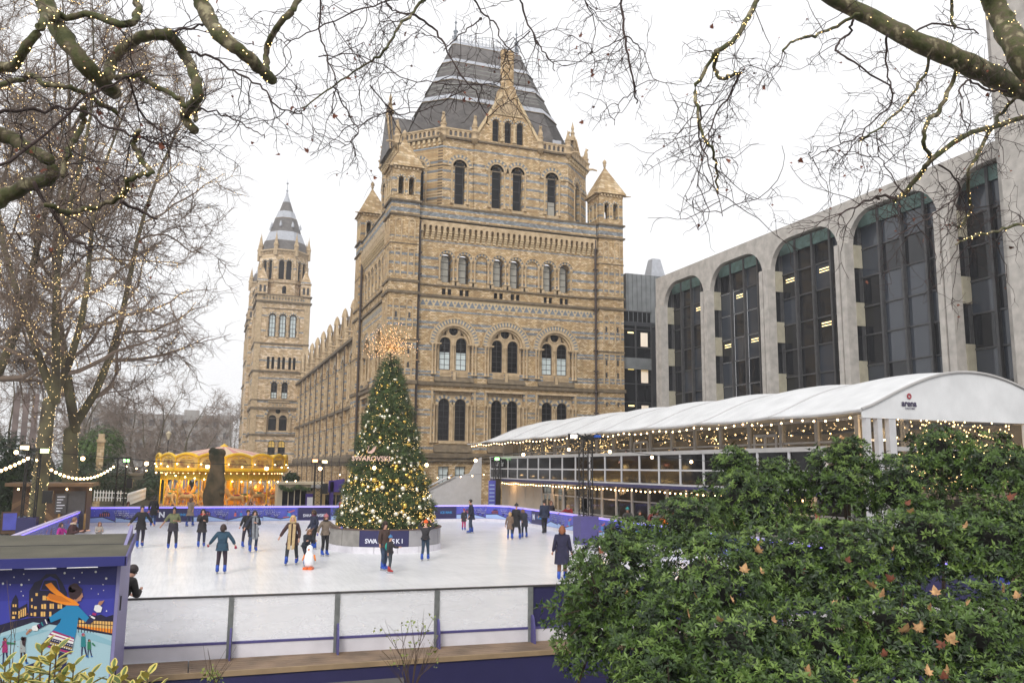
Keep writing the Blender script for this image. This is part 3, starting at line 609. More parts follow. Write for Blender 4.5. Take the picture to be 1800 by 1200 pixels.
for c in cents:
    ring(rg, WF, c, 16.9, 1.3, 1.75, -.02, .1, 15, alt=True); ring(sh, WF, c, 16.9, 1.0, 1.28, -.5, -.05, 12)
    MT.setdefault('glass_wing', noisy('leaded_window', (.15, .12, .09), .5, .25, 2)); wn_ = MB(); wn_.prism(WF.poly(arch_pts(c, 12.3, 16.9, 1.24, 10), -.35), WF.n*.03); mus(wn_, 'wing_window', MT['glass_wing'])
    wn_ = MB(); WF.box(wn_, c-1.4, c+1.4, 5.4, 10.4, -.35, -.32); mus(wn_, 'wing_window', MT['glass_wing'])
    for k in (-1, 0, 1):
        for z0, z1 in ((12.3, 16.8), (5.5, 8.9)): shaft(sh, WF, c+k*.95, z0, z1, -.12+.12*abs(k), .14, 6)
    for k in (-1, 1):
        for z0, z1 in ((12.0, 16.8), (5.2, 9.0)): shaft(sh, WF, c+k*1.6, z0, z1, .1, .13, 6); shaft(sh, WF, c+k*2.0, z0, z1, .14, .13, 6)
        if k < 0 or c == cents[0]: WF.box(pil, c+k*(pitch/2)-.5, c+k*(pitch/2)+.5, 4.95, 19.5, 0, .33)
        WF.box(pil, c+k*1.0-.1, c+k*1.0+.1, .3, 3.9, 0, .2); WF.box(pil, c+k*2.6-.3, c+k*2.6+.3, -.2, 3.9, 0, .3)
    WF.box(sh, c-1.4, c+1.4, 9.0, 9.3, -.5, -.1)
    for k in (-.3,): 
        s0 = c+pitch/2+k+.3; pipes.cut(); pipes.tube([WF.p(s0, 19.4, .42), WF.p(s0, 5.0, .42), WF.p(s0, 4.4, .6), WF.p(s0, 3.6, .42), WF.p(s0, .1, .42)], .06, 5)
        for z in (6, 8.2, 12.5, 14.7, 17): WF.box(pipes, s0-.12, s0+.12, z, z+.14, .34, .5, False)
    # stone dormer gable with finial
    dor.cut(); wall(dor, WF, [(c-1.5, 19.9), (c+1.5, 19.9), (c+1.5, 22.0), (c+.35, 24.3), (c-.35, 24.3), (c-1.5, 22.0)], [arch_pts(c+k*.55, 20.3, 21.6, .33, 6) for k in (-1, 1)], .1, .4)
    dor.prism([WF.p(c-1.5, 19.9, -.3), WF.p(c+1.5, 19.9, -.3), WF.p(c+1.5, 22.0, -.3), WF.p(c, 24.0, -.3), WF.p(c-1.5, 22.0, -.3)], WF.n*(-.1))
    gb.cut()
    for k in (-1, 1): gb.tube([WF.p(c+k*1.75, 21.7, .1), WF.p(c+k*.2, 24.6, .1)], .26, 4)
    q = WF.p(c, 24.3, 0); gb.lathe(tuple(q), [(.5, -.3), (.42, .1), (.28, .6), (.12, .9), (.03, 1.0)], 6)
    rfm.cut(); rfm.prism([WF.p(c-1.5, 22.0, -.4), WF.p(c+1.5, 22.0, -.4), WF.p(c, 24.2, -.4)], WF.n*(-4.5)); rfm.prism([WF.p(c-1.5, 19.9, -.4), WF.p(c+1.5, 19.9, -.4), WF.p(c+1.5, 22.0, -.4), WF.p(c-1.5, 22.0, -.4)], WF.n*(-4.5))
    stat.cut(); q = WF.p(c+pitch/2, 19.9, .25); stat.lathe(tuple(q), [(.4, 0), (.45, .5), (.3, .7), (.32, 1.2), (.22, 1.7), (.24, 2.0), (.1, 2.3)], 6); stat.tube([q+Vector((0, 0, .4)), q+WF.n*1.3+Vector((0, 0, .5))], [.2, .12], 5)
    WF.box(stat, c-pitch/2+.4, c-1.5, 20.6, 20.85, -.1, .15, False)
    for j in range(4): WF.box(stat, c-pitch/2+.6+j*.45, c-pitch/2+.72+j*.45, 19.9, 20.6, -.05, .1, False); WF.box(stat, c+1.6+j*.45, c+1.72+j*.45, 19.9, 20.6, -.05, .1, False)
    WF.box(stat, c+1.5, c+pitch/2-.4, 20.6, 20.85, -.1, .15, False)
mus(pil, 'pilaster', SW); mus(rg, 'voussoir_arch', [MT['cream'], MT['greyblock']]); mus(sh, 'distant_columns', PS, kind='stuff'); mus(pipes, 'drainpipe', MT['iron'])
mus(dor, 'dormer', SW); mus(gb, 'dormer_coping', PS); mus(stat, 'parapet_beast', PS); mus(rfm, 'dormer_roof', MT['slate'])
rf = MB(); rf.prism([(18.3, wy0, 19.9), (24.6, wy0, 26.6-1.2), (31, wy0, 19.9)], (0, wy1-wy0, 0)); mus(rf, 'wing_roof', MT['slate'])
# ---- entrance tower
def tower(tx0, tx1, ty0, depth, detail=True):
    SF = MT['stone_far']; cx = (tx0+tx1)/2; hw = (tx1-tx0)/2; ty1 = ty0+depth; cy = (ty0+ty1)/2
    F = Frame((cx, ty0, 0), (1, 0, 0)); G = Frame((tx0, cy, 0), (0, -1, 0)); H = Frame((tx1, cy, 0), (0, 1, 0))
    for fr_, w_ in ((F, hw), (G, depth/2), (H, depth/2)):
        hs_ = [arch_pts(k*2.0, 29.0, 33.0, .68, 8) for k in (-1, 0, 1)]+[arch_pts(x, 22.6, 24.8, .28, 6) for x in (-2.4, -1.5, -.35, .55, 1.75, 2.6)]+[arch_pts(k*1.0, 16.8, 19.5, .6, 8) for k in (-1, 1)]+[arch_pts(0, 10.4, 13.2, 2.1, 14)]+[arch_pts(k*.95, 4.6, 8.0, .7, 8) for k in (-1, 1)]
        mb = MB(); wall(mb, fr_, rect_pts(-w_, w_, -.3, 37.3), hs_, 0, .5); mus(mb, 'tower_wall', SF)
        pn = MB(1)
        for k in (-1, 0, 1): q = mwindow(fr_, arch_pts(k*2.0, 29.0, 33.0, .6, 8), -.4, MT['glass_white'], 1.2, 4.6, 29, k*2.0, cols=2, rows=5, bt=.08)
        for x in (-2.4, -1.5, -.35, .55, 1.75, 2.6): fr_.box(pn, x-.3, x+.3, 22.6, 25.1, -.5, -.45)
        for k in (-1, 1): mwindow(fr_, arch_pts(k*1.0, 16.8, 19.5, .6, 8), -.4, MT['glass'], 1.2, 3.3, 16.8, k*1.0, bt=.08, lower=MT['glass_white'], lz=18.0); mwindow(fr_, arch_pts(k*.95, 4.6, 8.0, .7, 8), -.4, MT['glass_amber'], 1.4, 4.1, 4.6, k*.95, bt=.08, lower=MT['glass'], lz=7.4)
        mus(pn, 'tower_window', MT['glass'])
        t = MB(); wall(t, fr_, arch_pts(0, 10.4, 13.2, 2.08, 14), [arch_pts(k*1.0, 10.6, 12.9, .75, 8) for k in (-1, 1)]+[circ_pts(0, 14.35, .5, 10)], -.4, .2); mus(t, 'window_tracery', PS)
        t = MB(); fr_.box(t, -1.9, 1.9, 10.5, 15, -.65, -.6); mus(t, 'tower_window', MT['glass'])
        rg = MB(1); sh = MB()
        for k in (-1, 0, 1): ring(rg, fr_, k*2.0, 33.0, .72, .98, 0, .1, 11, alt=True)
        ring(rg, fr_, 0, 13.2, 2.15, 2.6, 0, .1, 21, alt=True)
        for k in (-1, 1): ring(rg, fr_, k*1.0, 19.5, .65, .95, 0, .1, 9, alt=True)
        for x in (-3, -1, 1, 3): shaft(sh, fr_, x, 29, 33, .15, .16, 6)
        for x in (-2.4, -2.2, 2.2, 2.4): shaft(sh, fr_, x, 10.2, 13.1, .15, .13, 6)
        for k in (-1, 1): fr_.box(sh, k*(w_-.5)-.5, k*(w_-.5)+.5, 4.5, 37, 0, .12)
        for i in range(12): fr_.box(sh, -2.9+i*.52, -2.7+i*.52, 21.5, 21.9, 0, .2)
        for i in range(14): fr_.box(sh, -1.6+i*.24, -1.5+i*.24, 15.3, 16.1, 0, .15)
        fr_.box(sh, -2.0, 2.0, 16.1, 16.3, 0, .3); fr_.box(sh, -2.0, 2.0, 14.95+.2, 15.3, 0, .3)
        wall(sh, fr_, rect_pts(-w_+1.5, w_-1.5, 36.2, 37.3), [rect_pts(-w_+1.7+j*.6, -w_+2.0+j*.6, 36.4, 37.1) for j in range(int((2*w_-3.6)/.6)+1)], .3, .2)
        mus(rg, 'voussoir_arch', [MT['cream'], MT['greyblock']]); mus(sh, 'distant_columns', PS, kind='stuff')
        st = MB(1)
        for z0, z1, d in ((3.9, 4.4, .4), (9.6, 9.9, .25), (14.9-.2, 15.1, .3), (16.4, 16.6, .2), (22.0, 22.3, .35), (27.5, 27.8, .2), (35.9, 36.2, .4), (37.3, 37.5, .4), (12.9, 13.0, .08), (34.6, 34.8, .1)): fr_.box(st, -w_-d*.8, w_+d*.8, z0, z1, -.1, d)
        mus(st, 'string_course', DS)
    s_ = MB(); s_.box(tx0, tx1, ty1-.2, ty1, -.3, 37.3); s_.box(tx0, tx1, ty0+.7, ty1-.2, 37.1, 37.25); mus(s_, 'tower_wall', SF)
    # octagonal stage
    r = hw*.93; k8 = r*.42
    def oc(r, z, kk=.42): k = r*kk; return [(cx-k, cy-r, z), (cx+k, cy-r, z), (cx+r, cy-k, z), (cx+r, cy+k, z), (cx+k, cy+r, z), (cx-k, cy+r, z), (cx-r, cy+k, z), (cx-r, cy-k, z)]
    for i in range(8):
        a = Vector(oc(r, 0)[i]); b = Vector(oc(r, 0)[(i+1) % 8]); L = (b-a).length/2; f_ = Frame((a+b)/2, b-a)
        w1 = L*.36
        mb = MB(); wall(mb, f_, rect_pts(-L, L, 37.2, 46.9), [arch_pts(k*L*.36, 40.8, 44.3, min(.52, L*.27), 7) for k in (-1, 1)]+[arch_pts(0, 37.9, 39.1, .42, 6)], 0, .4); mus(mb, 'octagon_wall', SF)
        rg = MB(1); st = MB()
        for k in (-1, 1): ring(rg, f_, k*L*.36, 44.3, min(.56, L*.29), min(.85, L*.4), 0, .1, 9, alt=True); shaft(st, f_, k*L*.72, 40.8, 44.2, .08, .13, 6); 
        shaft(st, f_, 0, 40.8, 44.2, .08, .13, 6); f_.box(st, -L, L, 40.1, 40.4, 0, .25); f_.box(st, -L-.1, L+.1, 46.7, 47.0, 0, .35)
        for j in range(int(L*2/.4)): f_.box(st, -L+.1+j*.4, -L+.28+j*.4, 46.1, 46.7, 0, .2)
        mus(rg, 'voussoir_arch', [MT['cream'], MT['greyblock']]); mus(st, 'octagon_trim', PS, kind='stuff')
        pw = MB(1)
        for k in (-1, 1): f_.box(pw, k*L*.36-.5, k*L*.36+.5, 40.8, 44.9, -.45, -.4)
        f_.box(pw, -.45, .45, 37.9, 39.6, -.45, -.4)
        mus(pw, 'tower_window', MT['glass'])
        q = MB(); q.lathe((a.x, a.y, 46.9), [(.42, -1.2), (.42, .8), (.55, .9), (.3, 1.7), (.05, 3.4), (.02, 3.9)], 6); mus(q, 'pinnacle', PS)
    prof = [(r*.98, 47.0), (r*.86, 49.1), (r*.83, 49.2), (r*.68, 51.2), (r*.66, 51.3), (r*.47, 54.3), (r*.45, 54.5), (r*.34, 56.0), (r*.3, 56.1), (r*.16, 58.2), (.22, 60.0)]
    mats = [MT['slate'], MT['darkstone'], MT['lead'], MT['lead'], MT['slate'], MT['darkstone'], MT['lead'], MT['lead'], MT['slate'], MT['lead']]
    for i in range(len(prof)-1):
        A = oc(prof[i][0], prof[i][1]); B = oc(prof[i+1][0], prof[i+1][1]); m_ = MB(); m_.add(A+B, [(j, (j+1) % 8, 8+(j+1) % 8, 8+j) for j in range(8)]); mus(m_, 'spire' if mats[i] is MT['slate'] else 'lead_band', mats[i])
    f = MB(); f.lathe((cx, cy, 59.6), [(.25, 0), (.3, .5), (.1, .9), (.28, 1.2), (.1, 1.5), (.06, 2.6), (.3, 2.8), (.05, 3.1), (.02, 4.6)], 6); mus(f, 'finial', MT['lead'])
    f = MB()
    for i in range(8):
        a = Vector(oc(r*.6, 52.3)[i]); f.lathe(tuple(a), [(.3, 0), (.3, .5), (.02, 1.2)], 5)
    mus(f, 'spire_lucarne', MT['lead'])
    # corner turrets with little lanterns
    for (x, y) in ((tx0, ty0), (tx1, ty0), (tx0, ty1)):
        xx = x+(.9 if x == tx0 else -.9); yy = y+(.9 if y == ty0 else -.9)
        q = MB(); q.box(xx-.95, xx+.95, yy-.95, yy+.95, 37.2, 40.0); n = 5
        q.add([(xx-1.1, yy-1.1, 40), (xx+1.1, yy-1.1, 40), (xx+1.1, yy+1.1, 40), (xx-1.1, yy+1.1, 40), (xx, yy, 43.3)], [(0, 1, 4), (1, 2, 4), (2, 3, 4), (3, 0, 4), (3, 2, 1, 0)]); mus(q, 'corner_lantern', SF)
        q = MB(); fz = Frame((xx, yy-.96, 0), (1, 0, 0))
        for k in (-1, 1): q.prism(fz.poly(arch_pts(k*.4, 37.9, 39.1, .22, 5), 0), fz.n*.02)
        mus(q, 'slit_opening', MT['bar'])
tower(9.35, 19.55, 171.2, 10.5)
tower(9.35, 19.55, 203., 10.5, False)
tl = MB(); tl.box(8.6, 10.4, 181.8, 184.0, -.3, 32); tl.add([(8.4, 181.6, 32), (10.6, 181.6, 32), (10.6, 184.2, 32), (8.4, 184.2, 32), (9.5, 182.9, 36)], [(0, 1, 4), (1, 2, 4), (2, 3, 4), (3, 0, 4)]); tl.box(9.2, 19, 184, 203, -.3, 25); mus(tl, 'stair_turret', MT['stone_far'])
# ------------------------------------------------------------------ ground, ice, paths
MT['paving'] = noisy('grey_paving', (.16, .15, .145), .8, .2, 1.2, .2, 20)
MT['grass'] = noisy('winter_grass', (.06, .075, .03), .9, .3, 2, .4, 40)
def ice_mat():
    m, nt, p = M_new('scratched_rink_ice'); L = nt.links
    g = nd(nt, 'ShaderNodeNewGeometry')
    acc = None
    for sc, rot, st in ((1.0, .35, (8, .35, 1)), (1.0, 1.25, (9, .3, 1)), (1.0, -.5, (7, .4, 1))):
        mp = nd(nt, 'ShaderNodeMapping'); mp.inputs['Rotation'].default_value = (0, 0, rot); mp.inputs['Scale'].default_value = st; L.new(g.outputs['Position'], mp.inputs[0])
        n = nd(nt, 'ShaderNodeTexNoise'); n.inputs['Scale'].default_value = 1.6; n.inputs['Detail'].default_value = 6; n.inputs['Roughness'].default_value = .7; n.inputs['Distortion'].default_value = .4; L.new(mp.outputs[0], n.inputs['Vector'])
        if acc is None: acc = n.outputs['Fac']
        else:
            a = nd(nt, 'ShaderNodeMath', operation='MULTIPLY'); L.new(acc, a.inputs[0]); L.new(n.outputs['Fac'], a.inputs[1]); 
            b = nd(nt, 'ShaderNodeMath', operation='MULTIPLY'); L.new(a.outputs[0], b.inputs[0]); b.inputs[1].default_value = 2; acc = b.outputs[0]
    r = nd(nt, 'ShaderNodeValToRGB'); L.new(acc, r.inputs[0]); r.color_ramp.elements[0].position = .25; r.color_ramp.elements[0].color = (.61, .62, .635, 1); r.color_ramp.elements[1].position = .6; r.color_ramp.elements[1].color = (.72, .725, .74, 1)
    n4 = nd(nt, 'ShaderNodeTexNoise'); n4.inputs['Scale'].default_value = .45; n4.inputs['Detail'].default_value = 8; n4.inputs['Roughness'].default_value = .65; n4.inputs['Distortion'].default_value = 1.2; L.new(g.outputs['Position'], n4.inputs['Vector']); m4 = nd(nt, 'ShaderNodeMapRange'); m4.inputs[1].default_value = .38; m4.inputs[2].default_value = .6; m4.inputs[3].default_value = .93; m4.inputs[4].default_value = 1.04; L.new(n4.outputs['Fac'], m4.inputs[0]); x4 = nd(nt, 'ShaderNodeMixRGB', blend_type='MULTIPLY'); x4.inputs[0].default_value = 1; L.new(r.outputs[0], x4.inputs[1]); L.new(m4.outputs[0], x4.inputs[2])
    L.new(x4.outputs[0], p.inputs['Base Color']); p.inputs['Roughness'].default_value = .3; p.inputs['Specular IOR Level'].default_value = .4
    b = nd(nt, 'ShaderNodeBump'); b.inputs['Strength'].default_value = .12; b.inputs['Distance'].default_value = .01; L.new(acc, b.inputs['Height']); L.new(b.outputs[0], p.inputs['Normal'])
    return m
MT['ice'] = ice_mat()
g = MB(); g.add([(-350, -60, -1.32), (350, -60, -1.32), (350, 560, -1.32), (-350, 560, -1.32)], [(0, 1, 2, 3)]); g.build("ground", MT["paving"], kind="structure"); g = MB(); g.add([(-350, 16.45, -.32), (350, 16.45, -.32), (350, 560, -.32), (-350, 560, -.32)], [(0, 1, 2, 3)]); g.add([(-350, 16.45, -1.32), (350, 16.45, -1.32), (350, 16.45, -.32), (-350, 16.45, -.32)], [(0, 1, 2, 3)]); g.build("rink_ground", MT["paving"], kind="structure")
# rink outline: near side runs gently, far side straight, right side chamfered
RK = [(-5.85, 17.8), (9.0, 17.3), (20.2, 17.25), (20.2, 55.2), (19.1, 56.9), (-5.78, 56.9)]
g = MB(); g.prism([(x, y, -.25) for x, y in RK], (0, 0, .25)); g.build('rink_ice', MT['ice'], kind='structure')
g = MB(); g.add([(-60, 66, -.31), (-2, 66, -.31), (-2, 160, -.31), (-60, 160, -.31)], [(0, 1, 2, 3)]); g.build('lawn', MT['grass'], kind='structure')
# ------------------------------------------------------------------ right-hand concrete building
MT['concrete'] = noisy('board_marked_concrete', (.39, .365, .335), .85, .1, 1.8, .35, 14, c2=(.46, .43, .395))
MT['concrete2'] = noisy('pale_concrete_block', (.36, .33, .25), .85, .12, 2, .2, 20)
MT['bronze'] = noisy('dark_bronze_mullion', (.055, .055, .058), .45, .2, 3)
MT['copper'] = noisy('verdigris_copper', (.10, .165, .15), .7, .3, 2, .1)
MT['pane_dark'] = glassy('smoked_glass', (.012, .013, .016), .05, .5)
MT['pane_blue'] = glassy('sky_reflecting_smoked_glass', (.035, .042, .055), .07, .7)  # blue-grey base colour paints in sky reflection, mostly in the near bays
MT['pane_panel'] = noisy('grey_spandrel_glass', (.05, .052, .058), .3, .15, 1)
MT['ceil_light'] = emis('ceiling_light', (1, .72, .18), 1.6)
BX = 42.0
OB = empty('office_building', (BX, 53, 0), 0, 'concrete framed modern building with rounded bays of smoked glass', 'building')
def sub(mb, name, mats, root, smooth=False, label=None, kind=None):
    """one object for each marked piece, children of root, in world coordinates"""
    inv = Matrix.Translation(-root.location) if root.rotation_euler.z == 0 else (Matrix.Translation(root.location) @ Matrix.Rotation(root.rotation_euler.z, 4, 'Z')).inverted()
    out = []
    for q in (mb.pieces() if mb.cuts and kind is None else [mb]):
        o = q.build(name, mats, None, smooth, kind, label)
        if o is None: continue
        o.parent = root; o.matrix_parent_inverse = inv; out.append(o)
    return out
BF = Frame((BX, 0, 0), (0, -1, 0))       # s = -Y, faces -X
cy0, pc = 72.6, 8.62
cols_ = [71.6, 63.6, 55.05, 46.4, 37.7]     # column centres (Y)
holes = []
bay_r = [(cols_[i], cols_[i+1]) for i in range(4)]+[(37.7, 29.2)]
def round_rect(a0, a1, z0, z1, r, n=6):
    pts = [(a0, z0), (a1, z0)]
    pts += [(a1-r+r*cos(pi/2*i/n), z1-r+r*sin(pi/2*i/n)) for i in range(n+1)]
    pts += [(a0+r-r*sin(pi/2*i/n), z1-r+r*cos(pi/2*i/n)) for i in range(n+1)]
    return pts
for ya, yb in bay_r: holes.append(round_rect(-(ya-.5), -(yb+.5), .2, 21.55, 2.3))
mb = MB(); wall(mb, BF, rect_pts(-72.6, -28.4, -.3, 22.55), holes, 0, .42); mb.box(BX+1.3, BX+14, 28.4, 72.6, 22.2, 22.5); mb.box(BX+13, BX+14, 28.4, 72.6, -.3, 22.2); sub(mb, 'concrete_frame', MT['concrete'], OB)
col = MB(1); grv = MB(1)
for y in cols_:
    for a, b in ((y+.535, y+.14), (y+.0, y-.525)):
        col.cut(); col.box(BX-.36, BX+.4, b, a, -.3, 19.5)
    grv.cut(); grv.box(BX-.2, BX-.02, y+.0, y+.14, -.3, 19.4); col.cut(); col.box(BX+.43, BX+1.25, y-.42, y+.42, -.3, 21.9)
sub(col, 'column', MT['concrete'], OB); sub(grv, 'column_groove', MT['bronze'], OB)
# tall pier at the near end
mb = MB(); mb.box(BX-.9, BX+3, 32.0, 33.15, -.3, 34); mb.box(BX-2.2, BX+6, 24, 31.9, -.3, 34); sub(mb, 'end_pier', MT['concrete'], OB)
levels = [0, 3.3, 5.55, 7.1-.3, 8.9, 10.9, 13.1, 14.9, 17.0, 18.95, 21.3]
levels = [.3, 2.5, 4.6, 6.8, 8.9, 10.9, 13.0, 15.0, 17.1, 19.1, 21.5]
gx = BX+1.12
rnd = random.Random(3)
for bi, (ya, yb) in enumerate(bay_r):
    y0_, y1_ = yb+.44, ya-.44; n = 4
    bl = MB(1)
    for z0 in (17.75, 13.65, 9.55, 5.45, 1.35):
        z1 = z0+1.65
        if z0 < 19: bl.cut(); bl.box(BX+.41, BX+1.08, y1_-.16, y1_-.035, z0, z1)
    sub(bl, 'concrete_block', MT['concrete2'], OB)
    sg = MB(); sg.box(BX+.44, BX+1.1, y1_-.03, y1_-.01, .2, 21.5); sub(sg, 'side_glazing', MT['pane_dark'], OB)
    mu = MB(1)
    ys = [y1_-(y1_-y0_)*k/n for k in range(n+1)]
    for k in range(0, n+1): mu.cut(); mu.box(gx-.28, gx-.02, ys[k]-.09, ys[k]+.09, .2, 21.6)
    sub(mu, 'mullion', MT['bronze'], OB)
    mu = MB(1)
    for z in levels: mu.cut(); mu.box(gx-.1, gx-.03, y0_, y1_, z-.05, z+.05)
    sub(mu, 'transom', MT['bronze'], OB)
    cp = MB(1); cp.cut(); cp.box(gx-.18, gx-.04, y0_, y1_, 20.7, 21.6); sub(cp, 'copper_flashing', MT['copper'], OB)
    for k in range(n):
        for li in range(10):
            z0, z1 = levels[li]+.05, levels[li+1]-.05
            spandrel = li % 2 == 1
            m = MT['pane_dark'] if rnd.random() < .7 else MT['pane_blue']
            if bi >= 3 and not spandrel: m = MT['pane_blue'] if rnd.random() < .75 else MT['pane_dark']
            if bi >= 3 and li == 9: m = MT['pane_blue']
            q = MB(); q.box(gx, gx+.04, ys[k+1]+.09, ys[k]-.09, z0, z1); w = sub(q, 'pane', m, OB)[0]
            if not spandrel and li >= 6 and bi <= 2 and rnd.random() < .45:
                t = MB(); zc = z1-.45; t.box(gx-.012, gx-.004, ys[k+1]+.35, ys[k]-.5, zc, zc+.09); t.box(gx-.012, gx-.004, ys[k+1]+.35, ys[k]-.5, zc-.2, zc-.13); o = t.build('ceiling_light', MT['ceil_light']); o.parent = w
# link block between the museum and the office building
LK = empty('link_block', (42.6, 77, 0), 0, 'dark glazed link block with grey metal attic between the museum and the concrete building', 'building')
MT['zinc'] = noisy('standing_seam_zinc', (.17, .18, .185), .55, .2, 1.2, .1)
mb = MB(); mb.box(42.2, 52, 79.2, 86, 19.2, 24.6); sub(mb, 'attic', MT['zinc'], LK)
mb = MB(1)
for i in range(18): mb.cut(); mb.box(42.4+i*.55, 42.45+i*.55, 79.1, 79.2, 19.2, 24.6)
sub(mb, 'seam', MT['zinc'], LK)
mb = MB(); mb.box(41.4, 52, 79.4, 86, -.3, 19.2); mb.box(41.35, 45.6, 79.1, 79.4, 18.9, 19.35); sub(mb, 'core', MT['pane_panel'], LK)
mb = MB(1)
F1 = Frame((43.3, 79.2, 0), (1, 0, 0)); F2 = Frame((46.6, 76.4, 0), (0, -1, 0))
for i in range(10):
    z = 1+i*1.95
    p_ = MT['pane_dark']
    q = MB(); F1.box(q, -1.75, 1.75, z, z+1.85, 0, .05); sub(q, 'pane', p_, LK)
    for k in range(3):
        q = MB(); F2.box(q, -2.7+k*1.9, -.9+k*1.9, z, z+1.85, 0, .05); sub(q, 'pane', p_, LK)
    if i % 2 == 0 and i < 9:
        q = MB(); F1.box(q, .55, 1.4, z+.1, z+1.6, .052, .056); sub(q, 'lit_room', emis('lit_room%d' % i, (.9, .55, .15), .28), LK)
        q = MB(); F1.box(q, -1.0, -.3, z+1.45, z+1.6, .052, .06); F2.box(q, -1.0, -.4, z+1.4, z+1.5, .052, .06); sub(q, 'ceiling_light', MT['ceil_light'], LK)
for a in (-1.8, -.1, 1.8): F1.box(mb, a-.08, a+.08, .5, 19.2, 0, .2)
for a in (-2.8, -.85, 1.05, 2.9): F2.box(mb, a-.08, a+.08, .5, 19.2, 0, .2)
for i in range(11): F1.box(mb, -1.8, 1.8, .9+i*1.95, 1.0+i*1.95, 0, .12); F2.box(mb, -2.8, 2.9, .9+i*1.95, 1.0+i*1.95, 0, .12)
sub(mb, 'mullion', MT['bronze'], LK)
mb = MB(); mb.box(46.6, 50, 73.4, 79.2, -.3, 19.2); sub(mb, 'core', MT['pane_panel'], LK)
mb = MB(1); F1.box(mb, -1.6, 1.7, 14.2, 15.4, .06, .3); sub(mb, 'balcony_front', MT['zinc'], LK)
mb = MB(); mb.box(46.3, 50, 73.3, 79.1, 19.2, 19.6); sub(mb, 'copper_flashing', MT['copper'], LK)
V = empty('roof_vent', (47.3, 82, 24.6), 0, 'pale tapered vent stack on the grey metal attic roof', 'vent')
mb = MB(); mb.prism([(46.2, 81, 24.6), (48.4, 81, 24.6), (48.4, 83, 24.6), (46.2, 83, 24.6)], (0, 0, .5)); A = [(46.4, 81.1, 25.1), (48.2, 81.1, 25.1), (48.2, 82.9, 25.1), (46.4, 82.9, 25.1)]; B = [(46.8, 81.5, 27.2), (47.8, 81.5, 27.2), (47.8, 82.5, 27.2), (46.8, 82.5, 27.2)]
mb.add(A+B, [(0, 1, 5, 4), (1, 2, 6, 5), (2, 3, 7, 6), (3, 0, 4, 7), (4, 5, 6, 7)]); mb.mi = 0; sub(mb, 'stack', MT['lead'], V)
# ------------------------------------------------------------------ two-storey pavilion tent beside the rink
MT['canvas'] = noisy('white_tent_canvas', (.60, .605, .61), .6, .09, 1.1, .5, 2.5)
MT['alu'] = noisy('white_aluminium', (.46, .455, .46), .45, .06, 3)
MT['railgrey'] = noisy('grey_aluminium_rail', (.36, .35, .34), .45, .08, 3)
MT['tentglass'] = clear('tent_glass', (.78, .77, .75), .8, .04)
MT['balglass'] = clear('smoked_balustrade_glass', (.22, .22, .25), .5, .05)
MT['darkpanel'] = glassy('black_gloss_panel', (.010, .010, .012), .08, .5)
MT['beige'] = noisy('beige_tent_wall', (.42, .36, .29), .7, .06, 1, .05)
MT['floor_in'] = noisy('timber_floor', (.13, .09, .06), .6, .2, 3)
MT['navy'] = noisy('navy_vinyl', (.022, .020, .085), .5, .08, 2)
MT['purple'] = noisy('deep_violet_vinyl', (.045, .018, .19), .5, .08, 2)
MT['bulb'] = emis('warm_festoon_bulb', (1, .62, .25), 14)
MT['bulb_soft'] = emis('warm_small_bulb', (1, .66, .28), 9)
MT['cable'] = plain('black_cable', (.012, .012, .012), .6)
TX, TY0, TY1 = 21.5, 22.9, 65.5
TN = empty('marquee', (TX, 44, 0), 0, 'long white two-storey cafe marquee with glazed balcony and strings of bulbs', 'marquee')
def T_(mb, name, m, **k): return sub(mb, name, m, TN, **k)
zf = 2.98
mb = MB(); mb.box(TX+.05, TX+10, TY0, TY1-2.7, zf-.28, zf); T_(mb, 'upper_floor', MT['floor_in'])
mb = MB(); mb.box(TX-.04, TX+.04, TY0, TY1-2.7, zf-.26, zf-.1); T_(mb, 'floor_edge', MT['navy'])
# balcony front: two rows of panels
ys = [TY1-2.7]; 
while ys[-1] > TY0+3: ys.append(ys[-1]-1.98)
for i, (a, b) in enumerate(zip(ys[:-1], ys[1:])):
    q = MB(); q.box(TX-.02, TX+.02, b+.06, a-.06, zf+.02, zf+.6); T_(q, 'lower_panel', MT['darkpanel'])
    q = MB(); q.box(TX-.012, TX+.012, b+.06, a-.06, zf+.68, zf+1.38); T_(q, 'glass_panel', MT['balglass'])
for y in ys: q = MB(); q.box(TX-.06, TX+.06, y-.06, y+.06, zf-.08, zf+1.38); T_(q, 'balcony_post', MT['alu'])
q = MB(); q.box(TX-.09, TX+.12, ys[-1]-.1, ys[0]+.1, zf+1.38, zf+1.56); T_(q, 'handrail', MT['railgrey'])
q = MB(); q.box(TX-.045, TX+.045, ys[-1], ys[0], zf+.6, zf+.68); q2 = MB(); q2.box(TX-.05, TX+.05, ys[-1], ys[0], zf-.1, zf-.02); T_(q, 'mid_rail', MT['alu']); T_(q2, 'bottom_rail', MT['alu'])
# corner of the balcony returning to the glazed wall
q = MB(); q.box(TX-.1, TX+1.6, ys[-1]-.15, ys[-1]+.0, zf+1.38, zf+1.56); T_(q, 'handrail', MT['railgrey'])
